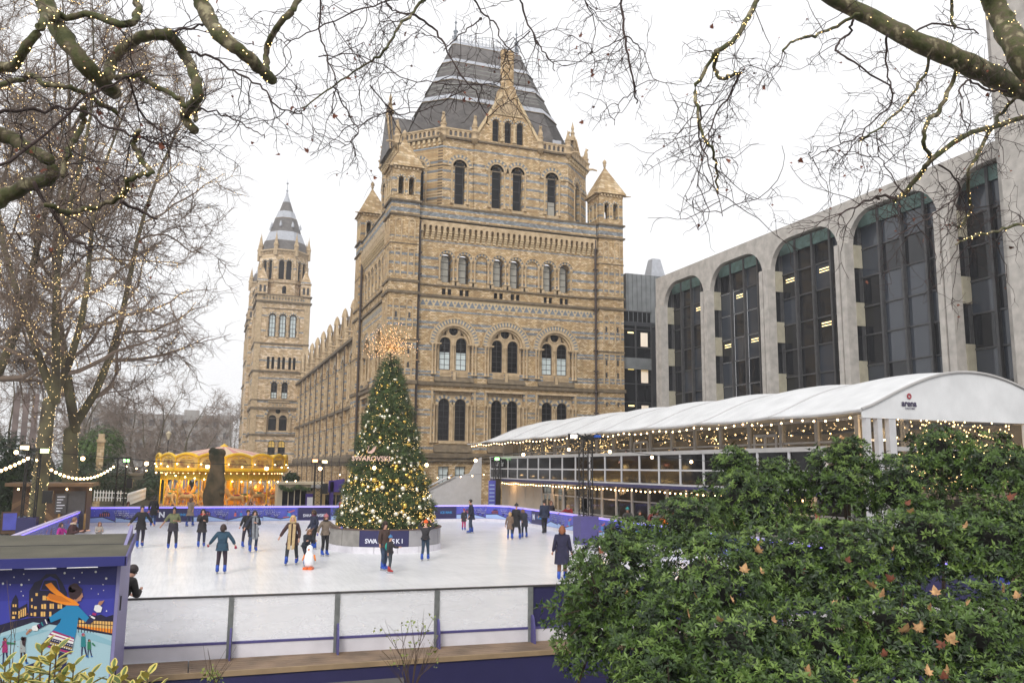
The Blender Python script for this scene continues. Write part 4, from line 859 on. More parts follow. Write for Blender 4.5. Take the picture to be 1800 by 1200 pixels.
# upper glazed wall
ux = TX+1.7
us = list(np.linspace(TY0+.2, TY1-2.5, 19))
for i, (a, b) in enumerate(zip(us[:-1], us[1:])):
    door = i % 5 == 3
    for z0, z1 in ((zf+.05, zf+.95), (zf+1.03, zf+1.75), (zf+1.83, zf+2.6)):
        q = MB(); q.box(ux-.01, ux+.01, a+.08, b-.08, z0, z1); T_(q, 'glass_panel', MT['tentglass'])
    for z in (zf+.95, zf+1.75, zf+2.6): q = MB(); q.box(ux-.04, ux+.04, a+.08, b-.08, z, z+.08); T_(q, 'transom', MT['alu'])
    if door:
        for yy in (a+.35, (a+b)/2, b-.35): q = MB(); q.box(ux-.07, ux-.02, yy-.06, yy+.06, zf, zf+2.15); T_(q, 'door_stile', MT['alu'])
        q = MB(); q.box(ux-.07, ux-.02, a+.35, b-.35, zf+2.1, zf+2.22); T_(q, 'door_head', MT['alu'])
for y in us: q = MB(); q.box(ux-.1, ux+.1, y-.1, y+.1, zf, zf+2.75); T_(q, 'post', MT['railgrey'])
# ground floor front
gx2 = TX+.9
q = MB(); q.box(gx2, gx2+.05, 54.4, 62.7, 0, zf-.3); T_(q, 'beige_wall', MT['beige'])
q = MB(1)
for i in range(1, 5): q.cut(); q.box(gx2-.02, gx2-.005, 54.4+i*1.66, 54.43+i*1.66, 0, zf-.3)
T_(q, 'wall_seam', MT['beige'])
gs = list(np.linspace(TY0+.2, 54.4, 18))
for i, (a, b) in enumerate(zip(gs[:-1], gs[1:])):
    for z0, z1 in ((.12, .95), (1.03, 1.9), (1.98, zf-.35)):
        if i == 13 and z0 < 1.9: 
            q = MB(); q.box(gx2+.3, gx2+.34, a+.08, b-.08, .0, 1.95); T_(q, 'dark_doorway', MT['darkpanel']); continue
        q = MB(); q.box(gx2-.01, gx2+.01, a+.09, b-.09, z0, z1); T_(q, 'glass_panel', MT['tentglass'])
    for z in (.95, 1.9): q = MB(); q.box(gx2-.04, gx2+.04, a+.09, b-.09, z, z+.08); T_(q, 'transom', MT['railgrey'])
    if i in (15, 16):
        for yy in (a+.25, (a+b)/2, b-.25): q = MB(); q.box(gx2-.07, gx2-.02, yy-.05, yy+.05, 0, 2.0); T_(q, 'door_stile', MT['beige'])
for y in gs: q = MB(); q.box(gx2-.09, gx2+.09, y-.09, y+.09, 0, zf-.28); T_(q, 'post', MT['railgrey'])
# inside: back wall, bar counter, ceiling
q = MB(); q.box(TX+9.6, TX+9.7, TY0, TY1-3, -.3, 5.6); q.box(TX+.9, TX+9.6, TY1-3.0, TY1-2.9, zf, 5.5); T_(q, 'back_wall', noisy('tent_lining', (.42, .39, .35), .8, .2, 1))
q = MB(); q.box(TX+.3, TX+10, TY0, TY1-3, -.31+.02, -.27); T_(q, 'deck_floor', MT['floor_in'])
r_ = random.Random(5)
q = MB()
for i in range(60):
    y = r_.uniform(TY0+2, 60); x = r_.uniform(ux+1.5, ux+6); h = r_.choice((.5, .75, 1.1)); q.box(x, x+.5, y, y+.5, zf, zf+h)
T_(q, 'cafe_tables', MT['darkpanel'], kind='stuff')
# fairy light curtain and bulbs
def bulbs(pts, r, mat, name, parent, n=6, m=4):
    q = MB()
    for p in pts: q.ball(p, r, n, m)
    return q
q = MB()
for i in range(260):
    y = r_.uniform(TY0+.5, TY1-3); q.ball((ux+.25+r_.random()*.5, y, zf+1.7+.85*r_.random()**.7), .018, 4, 2)
for y0c in (48.5, 51.5, 54.5, 58, 33, 36): 
    for i in range(40): q.ball((ux+.9, y0c+r_.gauss(0, .35), zf+1.9+r_.gauss(0, .45)), .025, 4, 2)
T_(q, 'fairy_lights', MT['bulb_soft'], kind='stuff')
q = MB()
for i in range(420):
    x = r_.uniform(TX+1.2, TX+7.0); z = 5.45-2.4*r_.random(); q.ball((x+.0, TY0+.25, z), .034, 4, 2)
T_(q, 'light_curtain', MT['bulb_soft'], kind='stuff')
# roof: arched ridge with scalloped bays and drooping eave
NB = 9; LB = (TY1+2.5-TY0)/NB
def roofz(u, v):
    """u 0..1 across from the front eave to the back, v along in bays"""
    arch = 1.0-(2*u-1)**2
    sc = abs(sin(pi*v))
    z = 5.72+1.5*arch**1.3+ .2*sc*(1-abs(2*u-1))
    z -= (1-u if u < .5 else u)**6*.0
    z += -.05*sc*(abs(2*u-1)**3)
    return z
V = []; nu, nv = 20, NB*8
for j in range(nv+1):
    v = j/8; y = TY0+LB*v
    for i in range(nu+1):
        u = i/nu; endf = max(0, (v-(NB-1.0)))      # the far end sweeps down and out to a tip
        x = TX-.35+10.2*u; z = roofz(u, v)
        tip = endf**1.3
        z = z*(1-tip)+5.62*tip; 
        sc = abs(sin(pi*v)); x += .1*sc*(1 if u < .02 else 0)
        V.append((x, y, z))
Fc = [(j*(nu+1)+i, j*(nu+1)+i+1, (j+1)*(nu+1)+i+1, (j+1)*(nu+1)+i) for j in range(nv) for i in range(nu)]
q = MB(); q.add(V, Fc); o = T_(q, 'canvas_roof', MT['canvas'], smooth=True)[0]
md = o.modifiers.new('thick', 'SOLIDIFY'); md.thickness = .05
# seams, eave hem, near gable
q = MB(1)
for k in range(NB+1):
    v = k; q.cut(); q.tube([(TX-.35+10.2*i/nu, TY0+LB*v, (roofz(i/nu, v) if k < NB else 5.62)+.02) for i in range(nu+1)], .035, 5)
T_(q, 'roof_seam', MT['alu'])
q = MB(); q.tube([(TX-.35+.1*abs(sin(pi*j/8)), TY0+LB*j/8, roofz(0, j/8)-.03) for j in range(nv-7)], .06, 6); T_(q, 'eave_tube', MT['railgrey'])
gp = [(TX-.3, TY0, 5.45), (TX+9.8, TY0, 5.45)]+[(TX-.35+10.2*u, TY0, roofz(u, 0)) for u in np.linspace(1, 0, 22)]
q = MB(); q.prism(gp, (0, .05, 0)); T_(q, 'gable_canvas', MT['canvas'])
q = MB(); q.tube([(TX-.35+10.2*u, TY0-.03, roofz(u, 0)+.03) for u in np.linspace(0, 1, 24)], .05, 6); T_(q, 'gable_beam', MT['railgrey'])
q = MB()
for k, x in enumerate((TX-.15, TX+.35, TX+.85)): q.box(x, x+(.2 if k < 2 else .3), TY0+.02, TY0+.22, -.3, 5.5)
T_(q, 'corner_post', MT['alu'])
q = MB(); q.box(TX+1.2, TX+4.2, TY0+.05, TY0+.12, 4.35, 4.5); T_(q, 'transom', MT['railgrey'])
q = MB(); q.box(TX+7.2, TX+10, TY0+.02, TY0+.1, -.3, 5.4); T_(q, 'side_wall', MT['alu'])
q = MB(1)
for z in (1.2, 2.4, 3.6, 4.6): q.cut(); q.box(TX+7.2, TX+10, TY0, TY0+.02, z, z+.06)
T_(q, 'wall_batten', MT['railgrey'])
q = MB(); q.box(TX+1.1, TX+7.2, TY0+.1, TY0+.14, 4.5, 5.4); T_(q, 'glass_panel', MT['tentglass'])
q = MB(); q.box(TX+1.1, TX+7.2, TY0+.1, TY0+.14, 3.0, 4.35); T_(q, 'glass_panel', MT['tentglass'])
# lettering helper
FONT = {}
def text(s_, size, mat, name='lettering', parent=None, M=None, ext=.004, inv=None, sx=1., bold=0):
    cu = bpy.data.curves.new(name, 'FONT'); cu.body = s_; cu.size = size; cu.extrude = ext; cu.align_x = 'CENTER'; cu.align_y = 'CENTER'; cu.resolution_u = 3; cu.offset = bold
    o = bpy.data.objects.new(name, cu); COL.objects.link(o); TXT.append(o); cu.materials.append(mat)
    o.parent = parent; 
    if inv is not None: o.matrix_parent_inverse = inv
    o.matrix_basis = M @ Matrix.Diagonal((sx, 1, 1, 1)); return o
TXT = []
def face_m(p, u, n):
    """matrix with local x along u, local z along n (text readable from the n side), y up"""
    u = Vector(u).normalized(); n = Vector(n).normalized(); v = n.cross(u)
    return Matrix(((u.x, v.x, n.x, p[0]), (u.y, v.y, n.y, p[1]), (u.z, v.z, n.z, p[2]), (0, 0, 0, 1)))
MT['logo_dark'] = plain('dark_print', (.03, .02, .06), .5); MT['logo_red'] = plain('dark_red_print', (.30, .02, .03), .5)
tinv = Matrix.Translation(-TN.location)
# marquee name
text('arena', .30, MT['logo_dark'], 'lettering', TN, face_m((23.25, TY0-.03, 6.0), (1, 0, 0), (0, -1, 0)), inv=tinv, bold=.008)
text('STRUCTURES', .075, MT['logo_dark'], 'lettering', TN, face_m((23.28, TY0-.03, 5.83), (1, 0, 0), (0, -1, 0)), inv=tinv)
q = MB(); GF = Frame((23.27, TY0-.03, 0), (1, 0, 0)); ring(q, GF, 0, 6.26, .05, .1, 0, .01, 14, 0, 2*pi); T_(q, 'logo_ring', MT['logo_red'])
text('Cafe  Bar', .62, MT['alu'], 'lettering', TN, face_m((TX-.03, 60.7, zf+1.02), (0, -1, 0), (-1, 0, 0)), inv=tinv, sx=.75)
# external stair of the marquee: solid white flank
ST = empty('stair_flank', (18, 65.5, 0), 0, 'sloping white solid stair flank leading up to the marquee balcony', 'staircase')
sf = Frame((0, 64.8, 0), (1, 0, 0))
q = MB(); q.prism([(14.9, 64.8, -.3), (21.4, 64.8, -.3), (21.4, 64.8, 4.55), (20.9, 64.8, 4.2), (20.4, 64.8, 3.25), (19.3, 64.8, 2.95), (14.9, 64.8, .85)], (0, .12, 0)); sub(q, 'flank', MT['alu'], ST)
q = MB(); q.tube([(14.9, 64.6, 1.2), (18.9, 64.6, 3.1)], .07, 6); sub(q, 'handrail', MT['alu'], ST); q = MB(); q.tube([(14.9, 64.72, .93), (19.2, 64.72, 2.98)], .05, 6); sub(q, 'handrail', MT['railgrey'], ST)
q = MB(1)
for i in range(14): q.cut(); q.box(15+i*.33, 15.4+i*.33, 64.95, 66.5, .0, .15+i*.2)
sub(q, 'step', MT['railgrey'], ST)
# ------------------------------------------------------------------ rink barriers
MT['rail_dark'] = noisy('dark_steel_rail', (.06, .055, .055), .45, .15, 5)
MT['galv'] = noisy('galvanised_bracket', (.16, .17, .165), .5, .2, 8)
MT['fin'] = noisy('violet_buttress', (.075, .065, .21), .5, .08, 3)
MT['perspex'] = clear('scuffed_clear_perspex', (.97, .97, .98), .72, .25, .85)
def scuff(m):
    nt = m.node_tree; mx = [n for n in nt.nodes if n.type == 'MIX_SHADER'][0]; g = nd(nt, 'ShaderNodeNewGeometry'); mp = nd(nt, 'ShaderNodeMapping'); mp.inputs['Scale'].default_value = (1.2, 1.2, 3.5); mp.inputs['Rotation'].default_value = (0, .4, 0); nt.links.new(g.outputs['Position'], mp.inputs[0]); n = nd(nt, 'ShaderNodeTexNoise'); n.inputs['Scale'].default_value = .9; n.inputs['Detail'].default_value = 5; n.inputs['Roughness'].default_value = .55; nt.links.new(mp.outputs[0], n.inputs['Vector'])
    r = nd(nt, 'ShaderNodeMapRange'); r.inputs[1].default_value = .35; r.inputs[2].default_value = .7; r.inputs[3].default_value = .24; r.inputs[4].default_value = .36; nt.links.new(n.outputs['Fac'], r.inputs[0]); nt.links.new(r.outputs[0], mx.inputs[0])
scuff(MT['perspex'])
MT['kick'] = noisy('scuffed_white_kickboard', (.66, .64, .68), .5, .08, 2.5)
MT['cap_lilac'] = noisy('lilac_cap_rail', (.55, .50, .75), .4, .05, 3)
MT['led'] = emis('blue_violet_led_strip', (.10, .04, 1), 2.2)
MT['p_blue'] = noisy('printed_blue_sky', (.075, .085, .42), .4, .18, 1.5)
MT['p_navy'] = plain('printed_navy', (.018, .016, .075), .4); MT['p_ice'] = plain('printed_pale_ice', (.33, .46, .72), .4)
MT['p_white'] = plain('printed_white', (.75, .77, .85), .4); MT['p_red'] = plain('printed_coral', (.55, .13, .12), .4); MT['p_cyan'] = plain('printed_cyan', (.04, .25, .55), .4); MT['p_tree'] = plain('printed_tree', (.025, .025, .14), .4)
ART = [MT['p_navy'], MT['p_ice'], MT['p_white'], MT['p_red'], MT['p_cyan'], MT['p_tree']]
def art_mesh(kind, w, h, rr):
    """flat print on one barrier board, local x 0..w, z 0..h, facing -y"""
    q = MB()
    def poly(pts, m, l): q.mi = m; q.add([(x, -.002*l, z) for x, z in pts], [tuple(range(len(pts)))])
    def dot(x, z, r, m, l): poly([(x+r*cos(a*pi/3), z+r*sin(a*pi/3)) for a in range(6)], m, l)
    def tree(x, z0, s_):
        for a in range(-3, 4):
            t = a*.35; poly([(x-.012, z0), (x+.012, z0), (x+.3*s_*sin(t)+.01, z0+.42*s_*cos(t*.6)), (x+.3*s_*sin(t)-.01, z0+.42*s_*cos(t*.6))], 5, 3)
            for k in (.5, .75, 1): dot(x+.3*s_*sin(t)*k+rr.uniform(-.03, .03), z0+.42*s_*k, .016, 2, 4)
    if kind in 'ABC':
        zz = {'A': [.32, .12, .30], 'B': [.30, .34, .08], 'C': [.08, .34, .22]}[kind]
        poly([(0, 0), (w, 0), (w, zz[2]), (w/2, zz[1]), (0, zz[0])], 0, 1); poly([(0, 0), (w, 0), (w, zz[2]-.06), (w/2, zz[1]-.06), (0, zz[0]-.06)], 1, 2)
        for i in range(16): dot(rr.uniform(0, w), rr.uniform(.35, h-.03), rr.choice((.008, .014)), 2, 1)
        if kind == 'A': tree(.35, .2, 1.1); tree(.8, .12, .9); q.mi = 4; poly([(1.45, .22), (1.75, .2), (1.65, .5), (1.52, .5)], 4, 3); poly([(1.5, .5), (1.9, .66), (1.95, .6), (1.6, .46)], 3, 4); dot(1.5, .57, .05, 0, 4); poly([(1.2, .2), (1.6, .26), (1.6, .2), (1.25, .15)], 3, 3)
        if kind == 'B':
            poly([(.5, .3), (1.1, .33), (1.1, .5), (.95, .62), (.7, .62), (.62, .5), (.5, .48)], 0, 3)
            for i in range(5): 
                for j in range(2): poly([(.55+i*.11, .36+j*.1), (.6+i*.11, .36+j*.1), (.6+i*.11, .42+j*.1), (.55+i*.11, .42+j*.1)], 3, 4)
            tree(1.55, .2, 1); tree(1.9, .14, .9)
        if kind == 'C': tree(1.4, .25, 1.1); tree(1.85, .2, .9); poly([(.35, .28), (.5, .28), (.48, .5), (.38, .5)], 3, 3); poly([(.7, .3), (.85, .3), (.83, .5), (.72, .5)], 4, 3); dot(.43, .55, .04, 0, 3); dot(.78, .55, .04, 3, 3)
    else: poly([(.02, 0), (w-.02, 0), (w-.02, h), (.02, h)], 0, 1)
    return q.mesh('printed_artwork', ART)
BARN = 0
def barrier(name, a, b, kinds, label, n=None, ph=1.08, led=True):
    """dasher-board run from a to b, seen face on the left-hand (inner) side"""
    a = Vector((*a, 0)); b = Vector((*b, 0)); L = (b-a).length; n = n or max(1, round(L/2.15)); u = (b-a).normalized(); w = L/n
    ang = atan2(u.y, u.x); root = empty(name, a, ang, label, 'rink barrier', 'barrier runs around the ice rink')
    inv = Matrix.Identity(4)
    rr = random.Random(int(L*10))
    def loc(mb, nm, m): 
        o = mb.build(nm, m); o.parent = root; return o
    arts = {}
    for i in range(n):
        x0 = i*w; x1 = x0+w; k = kinds[i % len(kinds)]
        q = MB(); q.box(x0+.012, x1-.012, 0, .05, .2, ph); pn = loc(q, 'board', MT['p_blue'])
        if k not in arts: arts[k] = art_mesh(k, w-.03, ph-.24, rr)
        o = inst('printed_artwork', arts[k], pn, (x0+.015, -.003, .22))
        if k == 'D':
            text('ICE RINK', .21, MT['p_cyan'], 'lettering', pn, face_m((x0+w*.66, -.012, .62), (1, 0, 0), (0, -1, 0)), bold=.006)
            text('N', .46, MT['p_white'], 'lettering', pn, face_m((x0+w*.2, -.012, .62), (1, 0, 0), (0, -1, 0)), bold=.018)
        if k == 'E': text('SWAROVSKI', .26, MT['p_white'], 'lettering', pn, face_m((x0+w*.5, -.012, .5), (1, 0, 0), (0, -1, 0)), bold=.004)
        q = MB(); q.box(x0+.006, x1-.006, -.015, .055, 0.0, .195); loc(q, 'kickboard', MT['kick'])
        q = MB(); q.box(x0-.02, x0+.02, .05, .14, 0, ph); loc(q, 'bracket', MT['galv'])
    q = MB(); q.box(0, L, -.06, .12, ph, ph+.06); loc(q, 'cap_rail', MT['cap_lilac'])
    if led: q = MB(); q.box(0, L, -.03, -.004, ph-.05, ph-.005); loc(q, 'light_strip', MT['led'])
    return root
barrier('rink_barrier', (-4.35, 56.9), (19.15, 56.9), 'ADBCAEBACDB', 'far straight run of printed blue barrier with lettering and lit violet rail', 11)
barrier('rink_barrier', (-5.78, 56.9), (-4.35, 56.9), 'B', 'short printed blue barrier board in the far left corner', 1)
barrier('rink_barrier', (19.15, 56.9), (20.2, 55.2), 'B', 'short angled corner piece of printed blue barrier by the marquee', 1)
barrier('rink_barrier', (20.2, 55.2), (20.2, 16.9), 'ABDCAB', 'long right-hand run of printed blue barrier before the marquee')
barrier('rink_barrier', (-5.85, 18.2), (-5.78, 56.9), 'CAB', 'left-hand run of printed blue barrier beside the timber hut')
# near barrier: clear panels between steel posts
NBp = [(-3.3, 17.78), (-1.24, 17.72), (.8, 17.6), (2.8, 17.5), (4.82, 17.42), (6.85, 17.33), (8.9, 17.28), (10.95, 17.25), (13.0, 17.22), (15.05, 17.2), (17.1, 17.2), (20.2, 17.2)]
NR = empty('clear_rink_barrier', (NBp[1][0], NBp[1][1], 0), 0, 'near run of clear scuffed perspex barrier with steel posts and dark top rail', 'rink barrier')
for i, (a, b) in enumerate(zip(NBp[:-1], NBp[1:])):
    A = Vector((*a, 0)); B = Vector((*b, 0)); u = (B-A).normalized(); F = Frame(A, u); L = (B-A).length
    navy = i >= 5
    q = MB(); F.box(q, .05, L-.05, .3, 1.12, -.012, .0); sub(q, 'panel', MT['perspex'] if not navy else MT['navy'], NR)
    q = MB(); F.box(q, .05, L-.05, -.02, .26, -.03, .03); sub(q, 'kickboard', MT['kick'], NR)
    q = MB(); F.box(q, .03, L-.03, .26, .3, -.03, .045); sub(q, 'mid_rail', MT['fin'], NR)
    q = MB(); F.box(q, -.02, L+.02, 1.12, 1.155, -.04, .04); sub(q, 'top_rail', MT['rail_dark'], NR)
    q = MB(); F.box(q, -.05, .05, -.02, 1.12, .0, .07); sub(q, 'post', MT['galv'], NR)
    q = MB(); pr = [(.07, -.05), (.07, .55), (.13, .57), (.2, .5), (.27, .3), (.3, -.05)]
    q.prism([F.p(.0, z, d) for d, z in pr], F.u*.035); sub(q, 'buttress', MT['fin'], NR)
# deck and its fascia
MT['deck'] = noisy('weathered_deck_board', (.20, .135, .085), .7, .35, 1.6, .3, 30)
DK = empty('timber_deck', (3, 16.9, 0), 0, 'worn timber walkway along the near side of the rink with violet fascia', 'deck')
nbd = 6
for i in range(nbd):
    for sx in range(7):
        q = MB(); x0 = -3.5+sx*3.6; q.prism([(x0, 17.62-.06*sx-.165*i-.005, -.03), (x0+3.58, 17.56-.06*sx-.165*i-.005, -.03), (x0+3.58, 17.56-.06*sx-.165*i-.155, -.03), (x0, 17.62-.06*sx-.165*i-.155, -.03)], (0, 0, .035)); sub(q, 'board', MT['deck'], DK)
q = MB(); q.prism([(-3.5, 16.60, -.08), (21.7, 16.16, -.08), (21.7, 16.1, -.08), (-3.5, 16.54, -.08)], (0, 0, .09)); sub(q, 'edge_board', noisy('deck_edge', (.30, .21, .12), .7, .15, 3), DK)
q = MB(); q.prism([(-3.5, 16.62, -1.6), (21.7, 16.18, -1.6), (21.7, 16.14, -1.6), (-3.5, 16.58, -1.6)], (0, 0, 1.5)); sub(q, 'fascia', MT['navy'], DK)
SB = empty('timber_step', (3.6, 15.4, -.55), 0, 'short weathered timber step below the walkway, beside the twiggy sapling', 'step')
q = MB(); q.box(2.2, 5.05, 15.0, 15.35, -.62, -.55); sub(q, 'tread', MT['deck'], SB); q = MB(); q.box(2.3, 4.95, 15.05, 15.3, -1.5, -.62); sub(q, 'support', MT['deck'], SB)
S2 = tag(MB().box(7.1, 10.2, 14.3, 14.9, -1.3, -.62).build('stone_block', noisy('pale_kerb_stone', (.24, .22, .17), .85, .2, 4, .3)), 'pale stone block below the walkway near the green bush', 'stone block')
# sloping ground in front of the deck
q = MB(); q.add([(-30, 16.5, -1.25), (30, 16.0, -1.25), (30, -8, -1.1), (-30, -8, -1.1)], [(0, 3, 2, 1)]); q.build('soil', noisy('leaf_strewn_soil', (.035, .028, .02), .95, .4, 5, .5, 40), kind='structure')
# ------------------------------------------------------------------ ticket hut with the painted mural
YH = 15.0
hr = at(207, 990, 'Y', YH); HX1 = hr.x; HZ = hr.z
HU = empty('ticket_hut', (HX1-2.2, YH+1, -.3), 0, 'dark blue hut with felt roof and a painted mural of a skating woman', 'hut')
MT['hut'] = plain('hut_navy_paint', (.020, .022, .16), .5); MT['hutside'] = noisy('lilac_side_panel', (.22, .20, .38), .5, .05, 2)
HF = Frame((0, YH, 0), (1, 0, 0)); q = MB(); slots = [round_rect(a_, a_+.44, HZ-.055, HZ-.006, .02, 2) for a_ in (HX1-.72, HX1-1.30, HX1-1.9, HX1-2.6)]; wall(q, HF, rect_pts(HX1-5, HX1, -1.2, HZ+.02), slots, 0, .04); sub(q, 'mural_wall', MT['hut'], HU)
q = MB(); q.prism([(HX1, YH-.02, -1.2), (HX1, YH+2.3, -1.2), (HX1, YH+2.3, HZ+.45), (HX1, YH-.02, HZ+.02)], (.05, 0, 0)); sub(q, 'side_wall', MT['hutside'], HU)
q = MB(); q.box(HX1-5, HX1-4.9, YH+.05, YH+2.3, -1.2, HZ); sub(q, 'far_wall', MT['hut'], HU)
for zc in (.25, 1.3): q = MB(); q.box(HX1+.05, HX1+.07, YH+.35, YH+.42, zc, zc+.22); sub(q, 'latch', MT['rail_dark'], HU)
zr0 = at(222, 978, 'Y', YH-.35).z; zr1 = at(237, 937, 'Y', YH+2.5).z; xr0 = at(220, 978, 'Y', YH-.35).x; xr1 = at(237, 937, 'Y', YH+2.5).x; print('HUT', xr0, xr1, zr0, zr1)
MT['felt'] = noisy('mossy_roofing_felt', (.09, .083, .06), .9, .25, 1.3, .5, 60)
q = MB(); q.prism([(xr0, YH-.35, zr0), (xr1, YH+2.5, zr1), (xr1, YH+2.5, zr1-.04), (xr0, YH-.35, zr0-.04)], (-6, 0, 0)); sub(q, 'roof_felt', MT['felt'], HU)
q = MB(); m_ = .5; q.tube([(xr0+(xr1-xr0)*m_, YH-.35+2.85*m_, zr0+(zr1-zr0)*m_+.004), (xr0-6, YH-.35+2.85*m_, zr0+(zr1-zr0)*m_+.004)], .012, 4); sub(q, 'felt_seam', MT['rail_dark'], HU)
q = MB(); q.box(xr0-6, xr0+.02, YH-.40, YH-.355, zr0-.13, zr0+.012); sub(q, 'eaves_board', MT['hut'], HU)
q = MB(); q.prism([(xr0+.005, YH-.40, zr0-.13), (xr0+.005, YH-.40, zr0+.012), (xr1+.005, YH+2.5, zr1+.012), (xr1+.005, YH+2.5, zr1-.13)], (.03, 0, 0)); sub(q, 'barge_board', MT['fin'], HU)
q = MB(1)
for i in range(4): x = HX1-.22-i*.62; q.cut(); q.box(x-.0, x+.12, YH+.01, YH+.06, HZ, HZ+.12)
sub(q, 'roof_bracket', MT['hut'], HU)
# mural: flat print on the wall, measured off the wall itself
MC = {'b2': (.030, .032, .27), 'b3': (.040, .045, .34), 'dark': (.012, .009, .035), 'ice': (.36, .54, .60), 'ice2': (.25, .46, .54), 'org': (.85, .26, .012), 'org2': (.62, .17, .01), 'hair': (.035, .015, .02), 'skin': (.42, .20, .12),
      'dress': (.012, .22, .44), 'wht': (.78, .77, .75), 'lit': (.80, .47, .14), 'mag': (.35, .02, .14), 'nav': (.015, .016, .07), 'teal': (.02, .20, .22), 'grn': (.02, .18, .08), 'gry': (.33, .36, .35), 'sky': (.02, .13, .40), 'gold': (.30, .2, .06)}
MCm = {k: plain('mural_'+{'b2': 'blue', 'b3': 'pale_blue', 'dark': 'black', 'ice': 'ice', 'ice2': 'ice_shade', 'org': 'orange', 'org2': 'deep_orange', 'hair': 'hair', 'skin': 'skin', 'dress': 'dress_blue', 'wht': 'white', 'lit': 'lit_amber', 'mag': 'magenta', 'nav': 'navy', 'teal': 'teal', 'grn': 'green', 'gry': 'grey', 'sky': 'boot_blue', 'gold': 'gold'}[k], c, .45) for k, c in MC.items()}
keys = list(MC); mq = MB(); LAY = [0]
def mp_(pts, m, lay):
    mq.mi = keys.index(m)
    P3 = []
    for x, y in pts:
        p = at(x/4.286, 920+y/4.286, 'Y', YH); P3.append(Vector((min(p.x, HX1-.004), YH-.0025*lay, p.z)))
    tr = tessellate_polygon([[Vector((p.x, p.z, 0)) for p in P3]])
    fs = []
    for t in tr:
        a, b, c = [P3[i] for i in t]
        fs.append(t if (b-a).cross(c-a).y < 0 else t[::-1])
    mq.add(P3, [tuple(f) for f in fs])
def md_(x, y, r, m, lay): mp_([(x+r*cos(a*pi/4), y+r*sin(a*pi/4)) for a in range(8)], m, lay)
mp_([(-300, 450), (885, 460), (860, 1180), (-300, 1180)], 'b2', 1); mp_([(-300, 590), (880, 560), (870, 760), (-300, 760)], 'b3', 2)
mp_([(-300, 800), (0, 760), (90, 735), (240, 705), (560, 700), (640, 690), (700, 700), (760, 680), (800, 700), (850, 684), (868, 690), (860, 840), (-300, 1000)], 'dark', 3)
mp_([(-300, 900), (0, 825), (250, 740), (420, 762), (862, 838), (845, 1180), (840, 1500), (-300, 1500)], 'ice', 4); mp_([(-300, 950), (0, 850), (240, 790), (380, 800), (-300, 1010)], 'ice2', 5); mp_([(560, 800), (700, 825), (858, 880), (858, 915), (600, 850)], 'ice2', 5)
mp_([(80, 722), (85, 600), (98, 565), (120, 532), (138, 570), (140, 722)], 'dark', 4); mp_([(132, 640), (205, 598), (215, 695), (135, 722)], 'dark', 4)
mp_([(215, 700), (222, 505), (262, 440), (300, 425), (348, 378), (422, 376), (470, 440), (505, 520), (505, 700)], 'dark', 4)
for x, y, w_, h_ in [(97, 605, 10, 20), (113, 605, 12, 20), (95, 660, 12, 20), (112, 660, 12, 20), (92, 695, 22, 18), (140, 655, 10, 55), (156, 645, 10, 55), (172, 637, 10, 60), (187, 630, 10, 60), (235, 560, 12, 22), (268, 520, 18, 22), (235, 610, 12, 22), (258, 620, 20, 20), (232, 670, 12, 20), (255, 665, 18, 28), (322, 540, 26, 34), (352, 545, 24, 30), (312, 605, 16, 34), (332, 602, 16, 38), (375, 600, 16, 38), (395, 600, 12, 38), (435, 605, 16, 32), (455, 602, 14, 36), (308, 660, 16, 36), (328, 660, 14, 36), (372, 660, 16, 36)]: mp_([(x, y), (x+w_, y), (x+w_, y+h_), (x, y+h_)], 'lit', 5)
mp_([(330, 420), (380, 395), (430, 420), (455, 500), (300, 500)], 'b2', 5); mp_([(335, 425), (425, 425), (445, 495), (310, 495)], 'dark', 6)
mp_([(575, 722), (866, 735), (864, 822), (575, 768)], 'lit', 5)
for i in range(13): x = 590+i*22; mp_([(x, 722), (x+5, 722), (x+5, 822), (x, 815)], 'dark', 6)
mp_([(575, 742), (866, 760), (866, 765), (575, 747)], 'dark', 6); mp_([(575, 765), (864, 790), (864, 822), (575, 772)], 'org', 5.5)
for x, y, r in [(28, 332, 4), (284, 327, 5), (573, 318, 4), (180, 378, 5), (488, 370, 9), (619, 367, 5), (722, 361, 9), (107, 401, 5), (559, 407, 5), (801, 411, 9), (219, 421, 5), (600, 438, 5), (163, 458, 9), (78, 457, 5), (24, 449, 9), (689, 487, 4), (777, 457, 4), (161, 507, 4), (176, 540, 5), (741, 527, 4), (781, 500, 4), (877, 522, 6), (868, 632, 4), (803, 655, 5), (680, 690, 4), (750, 600, 3), (878, 308, 3)]: md_(x, y, r, 'wht', 6)
# the skating woman
mp_([(498, 612), (588, 612), (602, 640), (578, 800), (560, 882), (370, 832), (452, 740)], 'dress', 8)
mp_([(492, 622), (510, 690), (384, 742), (352, 726), (372, 702)], 'dress', 9); mp_([(372, 702), (384, 742), (290, 792), (278, 762)], 'nav', 9); mp_([(345, 715), (360, 750), (352, 752), (338, 720)], 'wht', 10); mp_([(318, 735), (332, 765), (322, 768), (308, 742)], 'teal', 10); mp_([(290, 752), (303, 780), (290, 792), (278, 762)], 'mag', 10)
mp_([(588, 615), (702, 735), (672, 755), (578, 690)], 'dress', 9); mp_([(702, 735), (672, 755), (640, 745), (700, 672), (725, 690)], 'nav', 9.5); mp_([(690, 690), (720, 706), (712, 716), (684, 700)], 'wht', 10); mp_([(700, 665), (730, 672), (722, 690), (695, 682)], 'mag', 10)
mp_([(246, 768), (286, 756), (300, 780), (282, 804), (250, 802), (240, 786)], 'wht', 10); mp_([(716, 612), (745, 606), (772, 628), (760, 664), (730, 664), (708, 646)], 'wht', 10)
mp_([(244, 790), (220, 790), (196, 822), (200, 836), (240, 802)], 'skin', 9); mp_([(735, 612), (748, 582), (788, 574), (770, 602), (756, 616)], 'skin', 9)
